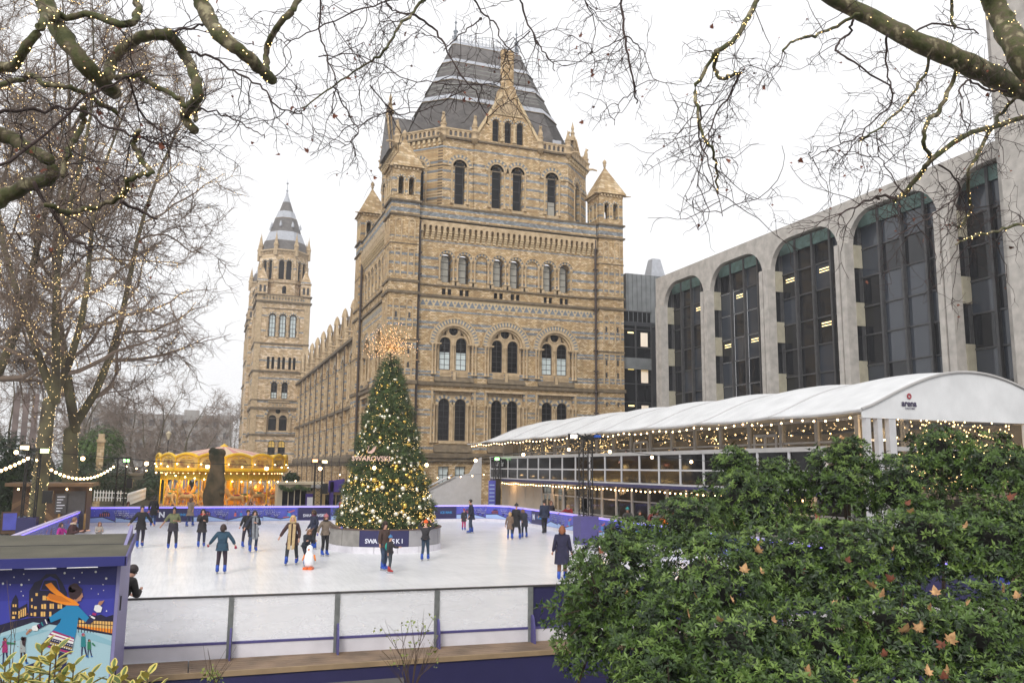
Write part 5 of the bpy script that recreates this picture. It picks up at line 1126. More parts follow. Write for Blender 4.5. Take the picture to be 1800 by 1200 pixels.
mp_([(370, 832), (405, 800), (560, 858), (556, 885)], 'mag', 9); mp_([(392, 812), (560, 868), (558, 880), (384, 824)], 'wht', 9.5); mp_([(372, 832), (556, 886), (550, 905), (360, 850)], 'wht', 10); mp_([(362, 848), (552, 903), (548, 930), (345, 872)], 'nav', 10); mp_([(345, 872), (548, 930), (538, 975), (316, 905)], 'gold', 9); mp_([(330, 890), (543, 950), (540, 962), (322, 900)], 'nav', 10); mp_([(318, 900), (538, 962), (534, 978), (312, 912)], 'mag', 10)
for i in range(12): md_(368+i*16, 862+i*4.8, 4, 'wht', 11); md_(352+i*17, 888+i*5, 5, 'wht', 11)
for i in range(8): mp_([(415+i*18, 818+i*5.5), (424+i*18, 806+i*6), (433+i*18, 822+i*5.5)], 'mag', 10.5)
mp_([(440, 955), (505, 978), (500, 1120), (440, 1120)], 'nav', 7); mp_([(400, 980), (420, 1010), (190, 1090), (170, 1075), (300, 1030)], 'nav', 7)
mp_([(530, 560), (515, 520), (520, 480), (552, 450), (580, 446), (600, 470), (622, 490), (616, 525), (600, 545), (575, 568)], 'hair', 9); md_(545, 485, 32, 'hair', 9); md_(562, 470, 26, 'hair', 9.2)
mp_([(578, 535), (608, 505), (622, 520), (628, 548), (616, 556), (612, 578), (588, 582), (575, 605), (548, 590)], 'skin', 8.8)
mp_([(342, 456), (388, 440), (430, 490), (490, 540), (560, 572), (600, 606), (592, 614), (500, 610), (430, 592), (360, 570), (346, 548), (440, 545), (380, 500)], 'org', 11); mp_([(360, 540), (375, 520), (470, 545), (540, 590), (440, 580), (380, 565)], 'org2', 12)
# small painted skaters
def mini(x, y, c1, c2, hair='hair', s_=1.):
    mp_([(x-16*s_, y), (x+16*s_, y), (x+20*s_, y+78*s_), (x-18*s_, y+80*s_)], c1, 8); mp_([(x-14*s_, y+78*s_), (x-2*s_, y+78*s_), (x-8*s_, y+150*s_), (x-16*s_, y+150*s_)], c2, 7); mp_([(x+4*s_, y+78*s_), (x+16*s_, y+78*s_), (x+30*s_, y+145*s_), (x+20*s_, y+148*s_)], c2, 7)
    md_(x, y-12*s_, 13*s_, hair, 8); md_(x+4*s_, y-8*s_, 9*s_, 'skin', 9); mp_([(x-22*s_, y+150*s_), (x-4*s_, y+148*s_), (x-4*s_, y+158*s_), (x-22*s_, y+160*s_)], 'sky', 8); mp_([(x+18*s_, y+145*s_), (x+36*s_, y+142*s_), (x+38*s_, y+152*s_), (x+20*s_, y+155*s_)], 'sky', 8)
mini(628, 845, 'teal', 'nav', 'mag'); mini(672, 885, 'grn', 'nav', 'hair', .75); mini(172, 875, 'gry', 'hair', 'hair', 1.15); mini(38, 880, 'mag', 'nav', 'hair', 1.1); mp_([(50, 885), (120, 895), (120, 905), (52, 905)], 'grn', 9); mp_([(160, 850), (200, 850), (190, 925), (172, 910)], 'hair', 9); mp_([(700, 890), (720, 915), (712, 920), (690, 900)], 'grn', 9)
o = mq.build('mural', [MCm[k] for k in keys]); o.parent = HU; o.matrix_parent_inverse = Matrix.Translation(-HU.location)
# ------------------------------------------------------------------ round planter, Christmas tree
TC = Vector((8.28, 38.9, 0)); RP = 2.5
PL = empty('round_planter', TC, 0, 'round grey panelled enclosure with dark lettered banner, holding the Christmas tree', 'planter')
MT['ply'] = noisy('grey_weathered_panel', (.26, .245, .225), .7, .25, 1.6, .2, 12); MT['steel'] = noisy('dull_steel_sheet', (.34, .33, .335), .35, .12, 1.2, metal=.3)
a_cam = atan2(-TC.y, -TC.x); npn = 14
def arc_panel(a0, a1, r, z0, z1, t, n=5):
    q = MB(); 
    for i in range(n):
        b0 = a0+(a1-a0)*i/n; b1 = a0+(a1-a0)*(i+1)/n
        V = [(TC.x+rr_*cos(b), TC.y+rr_*sin(b), z) for z in (z0, z1) for b, rr_ in ((b0, r), (b1, r), (b1, r-t), (b0, r-t))]
        q.add(V, [(3, 2, 1, 0), (4, 5, 6, 7), (0, 1, 5, 4), (2, 3, 7, 6), (3, 0, 4, 7), (1, 2, 6, 5)])
    return q
ban0 = a_cam-.02; bw_ = .86
for i in range(npn):
    a0 = ban0+bw_*.5+(2*pi-bw_)*i/npn; a1 = ban0+bw_*.5+(2*pi-bw_)*(i+1)/npn
    sub(arc_panel(a0+.006, a1-.006, RP, .27, .95, .04), 'panel', MT['ply'] if i > 3 else MT['steel'], PL)
sub(arc_panel(ban0-bw_/2, ban0+bw_/2, RP+.02, .22, 1.0, .05, 12), 'banner', MT['navy'], PL)
for i in range(16): sub(arc_panel(i*pi/8+.004, (i+1)*pi/8-.004, RP+.05, 0, .26, .08, 4), 'kickboard', MT['kick'], PL)
sub(arc_panel(0, 2*pi, RP+.04, .95, 1.0, .14, 48), 'rim', noisy('brown_rim', (.10, .06, .045), .6, .2, 4), PL)
q = MB(); q.lathe((TC.x, TC.y, .5), [(RP-.06, 0), (RP-.06, .06)], 32); sub(q, 'fill', MT['paving'], PL)
pinv = Matrix.Translation(-TC)
bn = Vector((cos(a_cam), sin(a_cam), 0)); bu = bn.cross(Vector((0, 0, 1)))*-1
for i, ch in enumerate('SWAROVSKI'):
    ang = ban0+(-.30+i*.076); n_ = Vector((cos(ang), sin(ang), 0)); u_ = Vector((-sin(ang), cos(ang), 0))
    p = TC+n_*(RP+.035)+Vector((0, 0, .50)); text(ch, .27, MT['p_white'], 'lettering', PL, face_m(p, u_, n_), inv=pinv, bold=.004)
def swan(M, m, parent, inv, s_=1., th=.01):
    """stylised swan emblem: body crescent, curved neck, wing strokes"""
    q = MB()
    q.prism([(-.16, 0, 0), (.02, -.03, 0), (.14, .06, 0), (.2, .2, 0), (.24, .34, 0), (.10, .22, 0), (0, .12, 0), (-.1, .06, 0)], (0, 0, th))
    q.tube([(-.12, .02, th/2), (-.17, .1, th/2), (-.12, .2, th/2), (-.1, .28, th/2), (-.15, .31, th/2), (-.2, .28, th/2)], [.025, .02, .018, .018, .016, .004], 5)
    for k in range(3): q.prism([(0+k*.04, .1+k*.03, 0), (.03+k*.04, .1+k*.03, 0), (.16+k*.03, .36-k*.03, 0)], (0, 0, th*1.2))
    q.v = [(a*s_, b*s_, c) for a, b, c in q.v]; q.xf(M); o = q.build('swan_emblem', m); o.parent = parent; o.matrix_parent_inverse = inv; return o
n_ = Vector((cos(ban0), sin(ban0), 0)); swan(face_m(TC+n_*(RP+.035)+Vector((0, 0, .68)), Vector((-sin(ban0), cos(ban0), 0)), n_), MT['p_white'], PL, pinv, .8)
# tree
XT = empty('christmas_tree', TC+Vector((0, 0, .5)), 0, 'tall decorated fir with gold and silver baubles, small lights and a starburst top', 'christmas tree')
xinv = Matrix.Translation(-(TC+Vector((0, 0, .5))))
MT['fir'] = noisy('dark_fir_needles', (.018, .034, .008), .6, .5, 4, c2=(.055, .085, .02)); MT['bark'] = noisy('brown_bark', (.07, .05, .035), .9, .3, 6)
MT['gold'] = plain('gold_bauble', (.75, .52, .12), .18, 1.); MT['silver'] = plain('champagne_bauble', (.85, .80, .62), .2, .9)
rg_ = np.random.default_rng(4)
def cone_r(t): return 2.06*(1-t)**.84+.04       # t 0 bottom .. 1 top
ZB, ZT = .95, 8.85
def sprigs(n, rfun, z0, z1, c, name, mat, size=.30, needles=12, rng=rg_):
    t = 1-np.sqrt(rng.random(n)); t = np.clip(t, 0, .995); a = rng.random(n)*2*pi
    tier = .5+.5*np.sin(t*46+a*1.5); rr_ = np.array([rfun(x) for x in t])*(.62+.40*rng.random(n)**.5*1.0)*(.86+.2*tier)
    P = np.stack([c[0]+rr_*np.cos(a), c[1]+rr_*np.sin(a), z0+(z1-z0)*t], 1)
    D = np.stack([np.cos(a)+rng.normal(0, .3, n), np.sin(a)+rng.normal(0, .3, n), rng.normal(.12, .28, n)], 1); D /= np.linalg.norm(D, axis=1)[:, None]
    Vs = []; 
    for k in range(needles):
        f = k/needles; ax = rng.normal(0, 1, (n, 3)); side = np.cross(D, ax); side /= np.linalg.norm(side, axis=1)[:, None]
        L = size*(.6+.8*rng.random(n))[:, None]
        b = P+D*L*f*.9; tip = b+(D*.55+side*.75)*L*.42; w = np.cross(D, side)*.014
        Vs.append(np.stack([b-w, b+w, tip], 1))
    V = np.concatenate(Vs, 0).reshape(-1, 3); Fc = np.arange(len(V)).reshape(-1, 3)
    return npmesh(name, V, Fc, mat)
o = inst('needles', sprigs(15000, cone_r, ZB, ZT, TC, 'needles', MT['fir'], .34, 11), XT); o.matrix_parent_inverse = xinv; o['kind'] = 'stuff'
q = MB(); q.lathe((TC.x, TC.y, 0), [(1.5, ZB-.1), (1.2, 3), (.66, 6), (.16, 8.2), (.02, 8.6)], 16); sub(q, 'dark_core_cone', plain('painted_cone_shade', (.012, .02, .008), .9), XT)  # solid cone blocks see-through; near-black colour stands for shade inside the tree
q = MB(); q.tube([(TC.x, TC.y, .5), (TC.x, TC.y, 9.3)], [.12, .03], 8); sub(q, 'trunk', MT['bark'], XT)
bme = [MB().ball((0, 0, 0), 1, 10, 7).mesh('bauble', m, True) for m in (MT['gold'], MT['silver'])]
rb = random.Random(11)
for i in range(300):
    t = 1-sqrt(rb.random()*.99+.003); a = a_cam+rb.uniform(-1.75, 1.75); r_ = cone_r(t)*rb.uniform(.98, 1.08)+.06
    s_ = rb.choice((.065, .075, .085, .1)) if t > .3 else rb.choice((.07, .085, .1, .13))
    o = inst('bauble', bme[0 if rb.random() < (.55 if t < .35 else .3) else 1], XT, (TC.x+r_*cos(a), TC.y+r_*sin(a), ZB+(ZT-ZB)*t), (0, 0, 0), (s_, s_, s_)); o.matrix_parent_inverse = xinv
q = MB()
for i in range(160):
    t = 1-sqrt(rb.random()); a = a_cam+pi+rb.uniform(-1.4, 1.4); r_ = cone_r(t); q.ball((TC.x+r_*cos(a), TC.y+r_*sin(a), ZB+(ZT-ZB)*t), .07, 6, 4)
sub(q, 'rear_baubles', MT['silver'], XT, kind='stuff')
MT['pin'] = emis('warm_pin_light', (1, .68, .22), 5)
q = MB()
for i in range(3600):
    t = 1-sqrt(rb.random()); a = rb.uniform(0, 2*pi); r_ = cone_r(t)*rb.uniform(.9, 1.1); q.ball((TC.x+r_*cos(a), TC.y+r_*sin(a), ZB+(ZT-ZB)*t), .0108, 4, 2)
sub(q, 'pin_lights', MT['pin'], XT, kind='stuff')
# starburst: fine rods with lights
TP = Vector((TC.x, TC.y, 9.15)); q = MB(); q2 = MB()
MT['rod'] = plain('gold_wire', (.5, .28, .08), .4, .8)
for i in range(240):
    d = Vector((rb.gauss(0, 1), rb.gauss(0, 1), rb.gauss(.35, .8))).normalized(); L = 1.35*rb.random()**.55
    if d.z < -.5: continue
    q.tube([TP, TP+d*L], .0045, 3); q2.ball(TP+d*L, .015, 4, 2)
    for k in range(1): e = (d+Vector((rb.gauss(0, .3), rb.gauss(0, .3), rb.gauss(0, .3)))).normalized(); q2.ball(TP+e*L*rb.uniform(.4, 1), .013, 4, 2)
sub(q, 'starburst_wires', MT['rod'], XT, kind='stuff'); sub(q2, 'starburst_lights', emis('starburst_light', (1, .5, .16), 3.5), XT, kind='stuff')
# lettering on the tree
MT['rosegold'] = plain('rose_gold_letter', (.62, .42, .34), .35, .5, emit=(.8, .5, .4), es=.03)
lp = TC+bn*1.95+Vector((0, 0, 4.12)); sd_ = Vector((1, 0, 0))-bn*bn.x; sd_.normalize()
lp = Vector(at(652, 806, 'Y', TC.y-1.75)); fm = face_m(lp, (1, -.25, 0), (-.25, -1, 0))
text('SWAROVSKI', .30, MT['rosegold'], 'lettering', XT, fm, ext=.03, inv=xinv, bold=.006); swan(face_m(lp+Vector((0, 0, .25)), (1, -.25, 0), (-.25, -1, 0)), MT['rosegold'], XT, xinv, .95, .04)
# ------------------------------------------------------------------ carousel
CA = Vector((2.15, 76.2, 0)); CR = 5.15
CS = empty('carousel', CA, 0, 'glowing golden carousel with scalloped crown and pink striped canopy', 'carousel')
MT['c_gold'] = noisy('carousel_gold_paint', (.82, .50, .015), .35, .12, 3, metal=.25); MT['c_cream'] = noisy('carousel_cream', (.60, .38, .10), .5, .1, 2); MT['c_pink'] = plain('canopy_pink', (.58, .25, .24), .7); MT['c_peach'] = plain('canopy_peach', (.66, .50, .33), .7)
MT['c_red'] = noisy('painted_scene', (.34, .09, .02), .5, .5, 3.5, c2=(.30, .22, .06)); MT['c_horse'] = noisy('horse_paint', (.62, .36, .12), .4, .2, 4); MT['c_wood'] = noisy('carousel_floor', (.3, .14, .04), .5, .2, 3)
NS = 16
def cpt(a, r, z): return (CA.x+r*cos(a), CA.y+r*sin(a), z)
q = MB(); q.lathe((CA.x, CA.y, 0), [(CR-.2, -.3), (CR-.2, .42), (CR-.3, .48)], 32); sub(q, 'platform', MT['c_wood'], CS)
for i in range(NS*2):
    a0, a1 = 2*pi*i/(NS*2), 2*pi*(i+1)/(NS*2); q = MB(); q.add([cpt(a0, CR-.3, 4.35), cpt(a1, CR-.3, 4.35), (CA.x, CA.y, 5.3)], [(0, 1, 2)]); sub(q, 'canopy_gore', MT['c_pink' if i % 2 else 'c_peach'], CS)
q = MB(); q.lathe((CA.x, CA.y, 5.2), [(.35, 0), (.3, .12), (.15, .2), (.02, .3)], 10); sub(q, 'canopy_cap', MT['c_gold'], CS)
q = MB(); q.lathe((CA.x, CA.y, 2.98), [(CR-.25, 0), (CR-.25, .05)], 32); sub(q, 'ceiling', MT['c_cream'], CS)
for i in range(NS):
    a0, a1 = 2*pi*i/NS, 2*pi*(i+1)/NS; A = Vector(cpt(a0, CR, 0)); B = Vector(cpt(a1, CR, 0)); F = Frame((A+B)/2, B-A); h = (B-A).length/2
    tp = [(-h, 3.15), (h, 3.15), (h, 4.28)]+[(h-2*h*k/10, 4.28+.28*abs(sin(pi*k/10))**.8) for k in range(1, 10)]+[(-h, 4.28)]
    q = MB(); q.prism(F.poly(tp, 0), F.n*.06); bd = sub(q, 'rounding_board', MT['c_cream'], CS)[0]
    q = MB(); q.prism(F.poly([(-h*.7, 3.5), (h*.7, 3.5), (h*.75, 3.75), (h*.55, 4.1), (-h*.55, 4.1), (-h*.75, 3.75)], .065), F.n*.01); o = q.build('painted_scene', MT['c_red']); o.parent = bd
    q = MB(); q.tube([F.p(*p, .08) for p in tp[2:]], .12, 6); q.tube([F.p(-h, 3.28, .06), F.p(h, 3.28, .06)], .16, 6); q.tube([F.p(-h, 3.3, .1), F.p(-h, 4.3, .1)], .07, 5)
    for k in (-.45, .45): q.tube([F.p(h*k, 4.22, .08), F.p(h*k*.6, 4.3, .1), F.p(h*k*.2, 4.2, .1)], .05, 5)
    sub(q, 'gilt_scroll', MT['c_gold'], CS)
    dr = [(-h, 3.1)]+[(h*(-1+2*k/12), 2.62-.16*abs(sin(pi*k/4))) for k in range(13)]+[(h, 3.1)]
    q = MB(); q.prism([Vector((CA.x, CA.y, 0))+(p-Vector((CA.x, CA.y, 0)))*Vector((1, 1, 1)) for p in F.poly(dr, -.45)], F.n*.05); sub(q, 'inner_valance', MT['c_gold'], CS)
    p = cpt(a0, CR-.35, 0); q = MB(); q.tube([(p[0], p[1], .4), (p[0], p[1], 3.1)], .05, 6); sub(q, 'roof_post', MT['c_gold'], CS)
def horse_mb():
    q = MB(); b = [(.62, 0, 1.02, .17), (.35, 0, 1.0, .24), (0, 0, .98, .21), (-.35, 0, 1.02, .25), (-.58, 0, 1.0, .16)]
    q.tube([v[:3] for v in b], [v[3] for v in b], 8)
    q.tube([(-.45, 0, 1.1), (-.68, 0, 1.4), (-.78, 0, 1.62)], [.2, .14, .1], 7); q.tube([(-.72, 0, 1.64), (-.92, 0, 1.55), (-1.1, 0, 1.42)], [.11, .09, .055], 6)
    for k in (-1, 1):
        q.tube([(-.74, k*.05, 1.7), (-.74, k*.06, 1.82)], [.035, .01], 4)
        q.tube([(-.45, k*.12, .95), (-.72, k*.12, .78), (-.62, k*.12, .48), (-.75, k*.12, .42)], [.1, .07, .045, .05], 5); q.tube([(.5, k*.12, .95), (.55, k*.13, .65), (.8, k*.13, .45), (.78, k*.13, .3)], [.13, .08, .05, .055], 5)
    q.tube([(.68, 0, 1.08), (.9, 0, 1.0), (.95, 0, .6)], [.07, .08, .02], 5)
    q.tube([(-.52, 0, 1.35), (-.62, 0, 1.6), (-.74, 0, 1.76)], [.06, .07, .03], 5)
    return q
hme = horse_mb().mesh('horse', MT['c_horse'], True)
sdm = MB().obox((.05, 0, 1.2), (.22, 0, 0), (0, .2, 0), (0, 0, .05)).mesh('saddle', [plain('saddle_red', (.4, .03, .02), .4)]); sdm2 = MB().obox((.05, 0, 1.2), (.22, 0, 0), (0, .2, 0), (0, 0, .05)).mesh('saddle', [plain('saddle_green', (.02, .22, .12), .4)])
pome = MB().tube([(0, 0, .4), (0, 0, 3.0)], .035, 6).mesh('pole', MT['c_gold'])
rc = random.Random(9)
for ring_r, n, off in ((4.3, 14, 0), (3.2, 10, .2)):
    for i in range(n):
        a = 2*pi*i/n+off; z = rc.uniform(-.05, .45); h = inst('horse', hme, CS, cpt(a, ring_r, z), (0, 0, a+pi/2)); h.matrix_parent_inverse = Matrix.Translation(-CA)
        s_ = inst('saddle', sdm if i % 2 else sdm2, h, (0, 0, 0)); pl_ = inst('pole', pome, h, (0, 0, -z))
q = MB(); q.lathe((CA.x, CA.y, .4), [(1.5, 0), (1.5, 2.6)], 16); sub(q, 'centre_drum', MT['c_gold'], CS)
q = MB()
for i in range(8): a = i*pi/4; q.obox((CA.x+1.52*cos(a), CA.y+1.52*sin(a), 1.9), (-.3*sin(a), .3*cos(a), 0), (.02*cos(a), .02*sin(a), 0), (0, 0, .6))
sub(q, 'mirror', MT['lead'], CS, kind='stuff')
q = MB()
for i in range(NS*2): a = 2*pi*i/(NS*2)+.05; q.ball(cpt(a, CR+.16, 3.55 if i % 2 else 3.75), .06, 6, 4)
for i in range(64): a = 2*pi*i/64; q.ball(cpt(a, CR-.3, 3.02), .045, 5, 3)
for i in range(40): a = 2*pi*i/40; q.ball(cpt(a, 3.0, 2.9), .05, 5, 3)
sub(q, 'carousel_bulbs', MT['bulb_soft'], CS, kind='stuff')
for i in range(6):
    a = i*pi/3+.3; l = bpy.data.lights.new('carousel_lamp', 'POINT'); l.energy = 95; l.color = (1, .66, .22); l.shadow_soft_size = .25; o = bpy.data.objects.new('carousel_lamp', l); COL.objects.link(o); o.location = cpt(a, 3.7, 2.35)
for a in (-2.1, -1.57, -1.0): l = bpy.data.lights.new('crown_lamp', 'POINT'); l.energy = 16; l.color = (1, .66, .25); l.shadow_soft_size = .2; o = bpy.data.objects.new('crown_lamp', l); COL.objects.link(o); o.location = cpt(a, CR+1.0, 3.9)
# ------------------------------------------------------------------ picket fences
MT['picket'] = noisy('white_picket_paint', (.62, .61, .59), .6, .08, 3)
pk = MB().add([(-.04, -.01, 0), (.04, -.01, 0), (.04, .01, 0), (-.04, .01, 0), (-.04, -.01, .82), (.04, -.01, .82), (.04, .01, .82), (-.04, .01, .82), (0, -.01, .92), (0, .01, .92)], [(0, 1, 5, 4), (1, 2, 6, 5), (2, 3, 7, 6), (3, 0, 4, 7), (4, 5, 8), (7, 9, 6), (5, 6, 9, 8), (4, 8, 9, 7)]).mesh('picket', MT['picket'])
def picket(a, b, label, st=.16):
    a = Vector(a); b = Vector(b); L = (b-a).length; u = (b-a).normalized(); r = empty('picket_fence', a, atan2(u.y, u.x), label, 'fence', 'white picket fences beyond the rink')
    n = int(Vector((b.x-a.x, b.y-a.y)).length/st); dz = (b.z-a.z)/max(n, 1)
    for i in range(n): inst('picket', pk, r, (i*st, 0, i*dz))
    Lh = n*st
    for z in (.25, .65): q = MB(); q.prism([(0, .012, z), (Lh, .012, z+b.z-a.z), (Lh, .012, z+.07+b.z-a.z), (0, .012, z+.07)], (0, .02, 0)); o = q.build('rail', MT['picket']); o.parent = r
picket((at(165, 880, 'Y', 78)), at(222, 881, 'Y', 78), 'level white picket fence beyond the rink, left of the carousel', .22)
picket(at(223, 889, 'Y', 68), at(256, 876, 'Y', 78), 'sloping white picket fence running up beside the ramp', .2)
picket((-2.9, 68.5, -.2), (8.2, 69.0, -.2), 'low white picket fence in front of the carousel', .17)
# ------------------------------------------------------------------ old pollarded trunk
def rough_trunk(name, base, pts, rad, mat, label, n=14, cat='tree stump'):
    r = empty(name, base, 0, label, cat); q = MB(); rnd_ = random.Random(5)
    path = []; rr_ = []
    for i in range(len(pts)-1):
        for k in range(4):
            t = k/4; path.append(Vector(pts[i]).lerp(Vector(pts[i+1]), t)); rr_.append(rad[i]*(1-t)+rad[i+1]*t)
    path.append(Vector(pts[-1])); rr_.append(rad[-1]); q.tube(path, rr_, n)
    q.v = [(x+rnd_.uniform(-1, 1)*.05*max(rad), y+rnd_.uniform(-1, 1)*.05*max(rad), z) for x, y, z in q.v]; o = q.build('trunk', mat, None, True); o.parent = r
    return r
MT['mossbark'] = noisy('mossy_bark', (.045, .05, .018), .9, .5, 1.2, .8, 12, c2=(.11, .075, .04))
b0 = at(375, 898, 'Y', 59.5); b0.z = -.3
R_ = rough_trunk('tree_stump', b0, [(0, 0, 0), (.02, 0, 1), (-.05, 0, 2), (.05, 0, 3), (.1, .0, 4.1), (.0, 0, 4.6), (.05, 0, 5.05)], [.62, .6, .68, .58, .42, .5, .36], MT['mossbark'], 'thick mossy pollarded trunk standing before the carousel')
q = MB(); q.ball((.25, -.1, 4.75), .32, 8, 6); q.ball((-.25, 0, 4.85), .28, 8, 6); q.ball((.35, -.4, 2.2), .25, 8, 6); o = q.build('burr', MT['mossbark'], R_, True, kind='stuff')
# ------------------------------------------------------------------ kiosks
def kiosk(x0, x1, y0, y1, z1, mat, label, win=None, roofm=None, extra=None):
    r = empty('kiosk', ((x0+x1)/2, y0, -.3), 0, label, 'kiosk')
    q = MB(); F = Frame(((x0+x1)/2, y0, 0), (1, 0, 0)); h = (x1-x0)/2
    wall(q, F, rect_pts(-h, h, -.3, z1), [rect_pts(*win)] if win else [], 0, .12); q.box(x0, x0+.05, y0+.01, y1, -.3, z1); q.box(x1-.05, x1, y0+.01, y1, -.3, z1); q.box(x0+.05, x1-.05, y1-.05, y1, -.3, z1); sub(q, 'walls', mat, r)
    q = MB(); q.box(x0-.15, x1+.15, y0-.25, y1+.1, z1, z1+.18); sub(q, 'roof', roofm or mat, r)
    if win:
        q = MB(); F.box(q, win[0], win[1], win[2], win[3], -.14, -.12); sub(q, 'window', MT['darkpanel'], r)
        q = MB(1)
        for k in range(1, 4): x = win[0]+(win[1]-win[0])*k/4; F.box(q, x-.03, x+.03, win[2], win[3], -.11, -.05)
        sub(q, 'mullion', mat, r)
        q = MB(); F.box(q, win[0]-.1, win[1]+.1, win[2]-.08, win[2], 0, .2); sub(q, 'counter', mat, r)
    return r
MT['kcream'] = noisy('cream_kiosk', (.55, .47, .33), .6, .06, 2)
p0 = at(487, 885, 'Y', 63); p1 = at(534, 885, 'Y', 63)
k1 = kiosk(p0.x, p1.x+1.2, 63, 65, at(500, 851, 'Y', 63).z, MT['kcream'], 'cream kiosk with a dark serving window and evergreen garland, right of the carousel', (-1.2, .5, .75, 2.0))
gq = MB(); rr0 = random.Random(2)
for i in range(260): t = rr0.random(); x = p0.x+.1+t*2.6; z = 2.25-.25*abs(sin(t*pi*2))+rr0.uniform(-.08, .08); gq.obox((x, 62.8+rr0.uniform(-.1, .1), z), (rr0.uniform(-.1, .1), 0, .05), (0, .03, .02), (.02, .02, .04))
tag(gq.build('garland', MT['fir']), 'dark evergreen garland draped along the cream kiosk front', 'garland')
p2 = at(577, 900, 'Y', 61)
k2 = kiosk(p2.x-.9, p2.x+1.6, 61, 63, 2.15, noisy('tan_kiosk', (.42, .30, .13), .6, .1, 3), 'small tan kiosk carrying a deep violet fascia board beside the tree', (-.6, .9, .6, 1.7), MT['railgrey'])
a = at(577, 865, 'Y', 60.6); b = at(606, 841, 'Y', 60.6); q = MB(); q.prism([(a.x, 60.6, a.z), (b.x, 60.6, a.z+.05), (b.x, 60.6, b.z), (a.x, 60.6, b.z-.15)], (0, .08, 0)); sub(q, 'fascia_board', MT['purple'], k2)
q = MB(); q.box(p2.x+.0, p2.x+.25, 60.6, 61, -.3, 2.6); sub(q, 'corner_panel', MT['purple'], k2)
for i, (px, w_) in enumerate(((536, .9), (548, .8))):
    p = at(px, 905, 'Y', 62); q = MB(); q.box(p.x, p.x+w_, 62, 62.1, -.1, 1.75); r = empty('notice_board', (p.x, 62, -.1), 0, ['violet notice panel beside the cream kiosk', 'second violet notice panel, nearer the lighting tower'][i], 'notice board'); sub(q, 'panel', MT['purple'], r)
    q = MB(); q.box(p.x+.1, p.x+w_-.1, 61.96, 61.99, .9, 1.5); sub(q, 'notice', MT['p_white'], r)
# timber hut on the left
p = at(18, 912, 'Y', 52); xh0 = p.x; xh1 = at(150, 905, 'Y', 52).x
TH = empty('timber_hut', ((xh0+xh1)/2, 52, -.3), 0, 'timber hut clad in diagonal planks with dark door and small chalk menu', 'hut')
MT['plank'] = noisy('dark_stained_plank', (.085, .045, .022), .65, .35, 1.5, .2, 20); MT['plank2'] = noisy('light_stained_plank', (.15, .085, .04), .65, .3, 1.5, .2, 20)
ztop = at(80, 851, 'Y', 52).z
q = MB(); q.box(xh0, xh1, 52.1, 54.5, -.3, ztop-.1); sub(q, 'walls', MT['plank'], TH)
def clipx(u0, u1): return u0, u1
rr1 = random.Random(8)
for bay, (x0, x1, sg) in enumerate(((xh0, xh0+1.6, 1), (xh0+1.6, xh0+2.4, -1), (xh1-1.6, xh1-.9, 1))):
    n = int((x1-x0+2.6)/.16)
    for i in range(n):
        s0 = -2.5+i*.16; w_ = x1-x0
        pts = []
        for (uu, ss) in ((0, s0), (w_, s0+w_), (w_, s0+w_+.145), (0, s0+.145)):
            pts.append((uu if sg > 0 else w_-uu, min(max(ss, -.2), ztop-.15)))
        xs = {round(pz, 3) for _, pz in pts}
        if len(xs) < 2: continue
        q = MB(); q.prism([(x0+pp[0], 52.09, pp[1]) for pp in pts], (0, -.025-.006*rr1.random(), 0)); sub(q, 'plank', MT['plank'] if rr1.random() < .6 else MT['plank2'], TH)
q = MB(); q.box(xh0+2.45, xh0+3.5, 52.0, 52.08, -.2, ztop-.35); sub(q, 'door', MT['rail_dark'], TH)
q = MB(); q.box(xh0-.3, xh1+.3, 51.4, 54.6, ztop-.1, ztop+.08); sub(q, 'roof', MT['plank2'], TH)
for x in (xh0+2.35, xh0+3.6): q = MB(); q.box(x-.05, x+.05, 51.5, 51.6, -.2, 1.0); sub(q, 'guard_post', noisy('yellow_timber', (.35, .2, .05), .6, .1, 3), TH)
q = MB(); q.box(xh1-1.5+.0, xh1-.95, 51.9, 51.97, 1.0, 2.05); ms = sub(q, 'menu_board', MT['rail_dark'], TH)[0]
q = MB()
for i in range(6): q.box(xh1-1.42, xh1-1.42+.2+.18*((i*7) % 3)/2, 51.885, 51.895, 1.12+i*.15, 1.16+i*.15)
o = q.build('chalk_lines', MT['p_white'], kind='stuff'); o.parent = ms
q = MB()
for i in range(4): q.ball((xh0+.3+i*1.15, 51.7, ztop-.25), .05, 6, 4)
sub(q, 'eaves_bulbs', MT['bulb'], TH, kind='stuff')
def aboard(px, py, Y, label, m):
    p = at(px, py, 'Y', Y); r = empty('sign_board', p, .3, label, 'sign board')
    for s_ in (-1, 1):
        q = MB(); q.obox((0, s_*.18, .5), (.34, 0, 0), (0, .015, 0), (0, s_*-.12, .5)); o = q.build('board', m); o.parent = r
    q = MB(); q.obox((0, -.215, .55), (.28, 0, 0), (0, .006, 0), (0, .09, .38)); o = q.build('poster', MT['p_blue']); o.parent = r
    q = MB()
    for i in range(5): q.obox((0, -.245+.028*i, .3+i*.12), (.2-.03*(i % 2), 0, 0), (0, .004, 0), (0, .004, .02))
    o = q.build('chalk_lines', MT['p_white'], kind='stuff'); o.parent = r
aboard(14, 937, 46, 'folding poster board standing left of the lighting tower base', MT['plank'])
for i, (px, c, nm) in enumerate(((31, (.02, .30, .16), 'green'), (36, (.02, .16, .35), 'blue'))):
    p = at(px, 930, 'Y', 47.5+i*.6); q = MB(); q.box(p.x-.22, p.x+.22, p.y, p.y+.4, 0, .75); r = empty('bin', (p.x, p.y, 0), 0, nm+' topped bin between the poster board and the tower base', 'bin'); sub(q, 'body', MT['darkpanel'], r); q = MB(); q.box(p.x-.2, p.x+.2, p.y+.02, p.y+.38, .75, 1.05); sub(q, 'lid', plain(nm+'_plastic', c, .5), r)
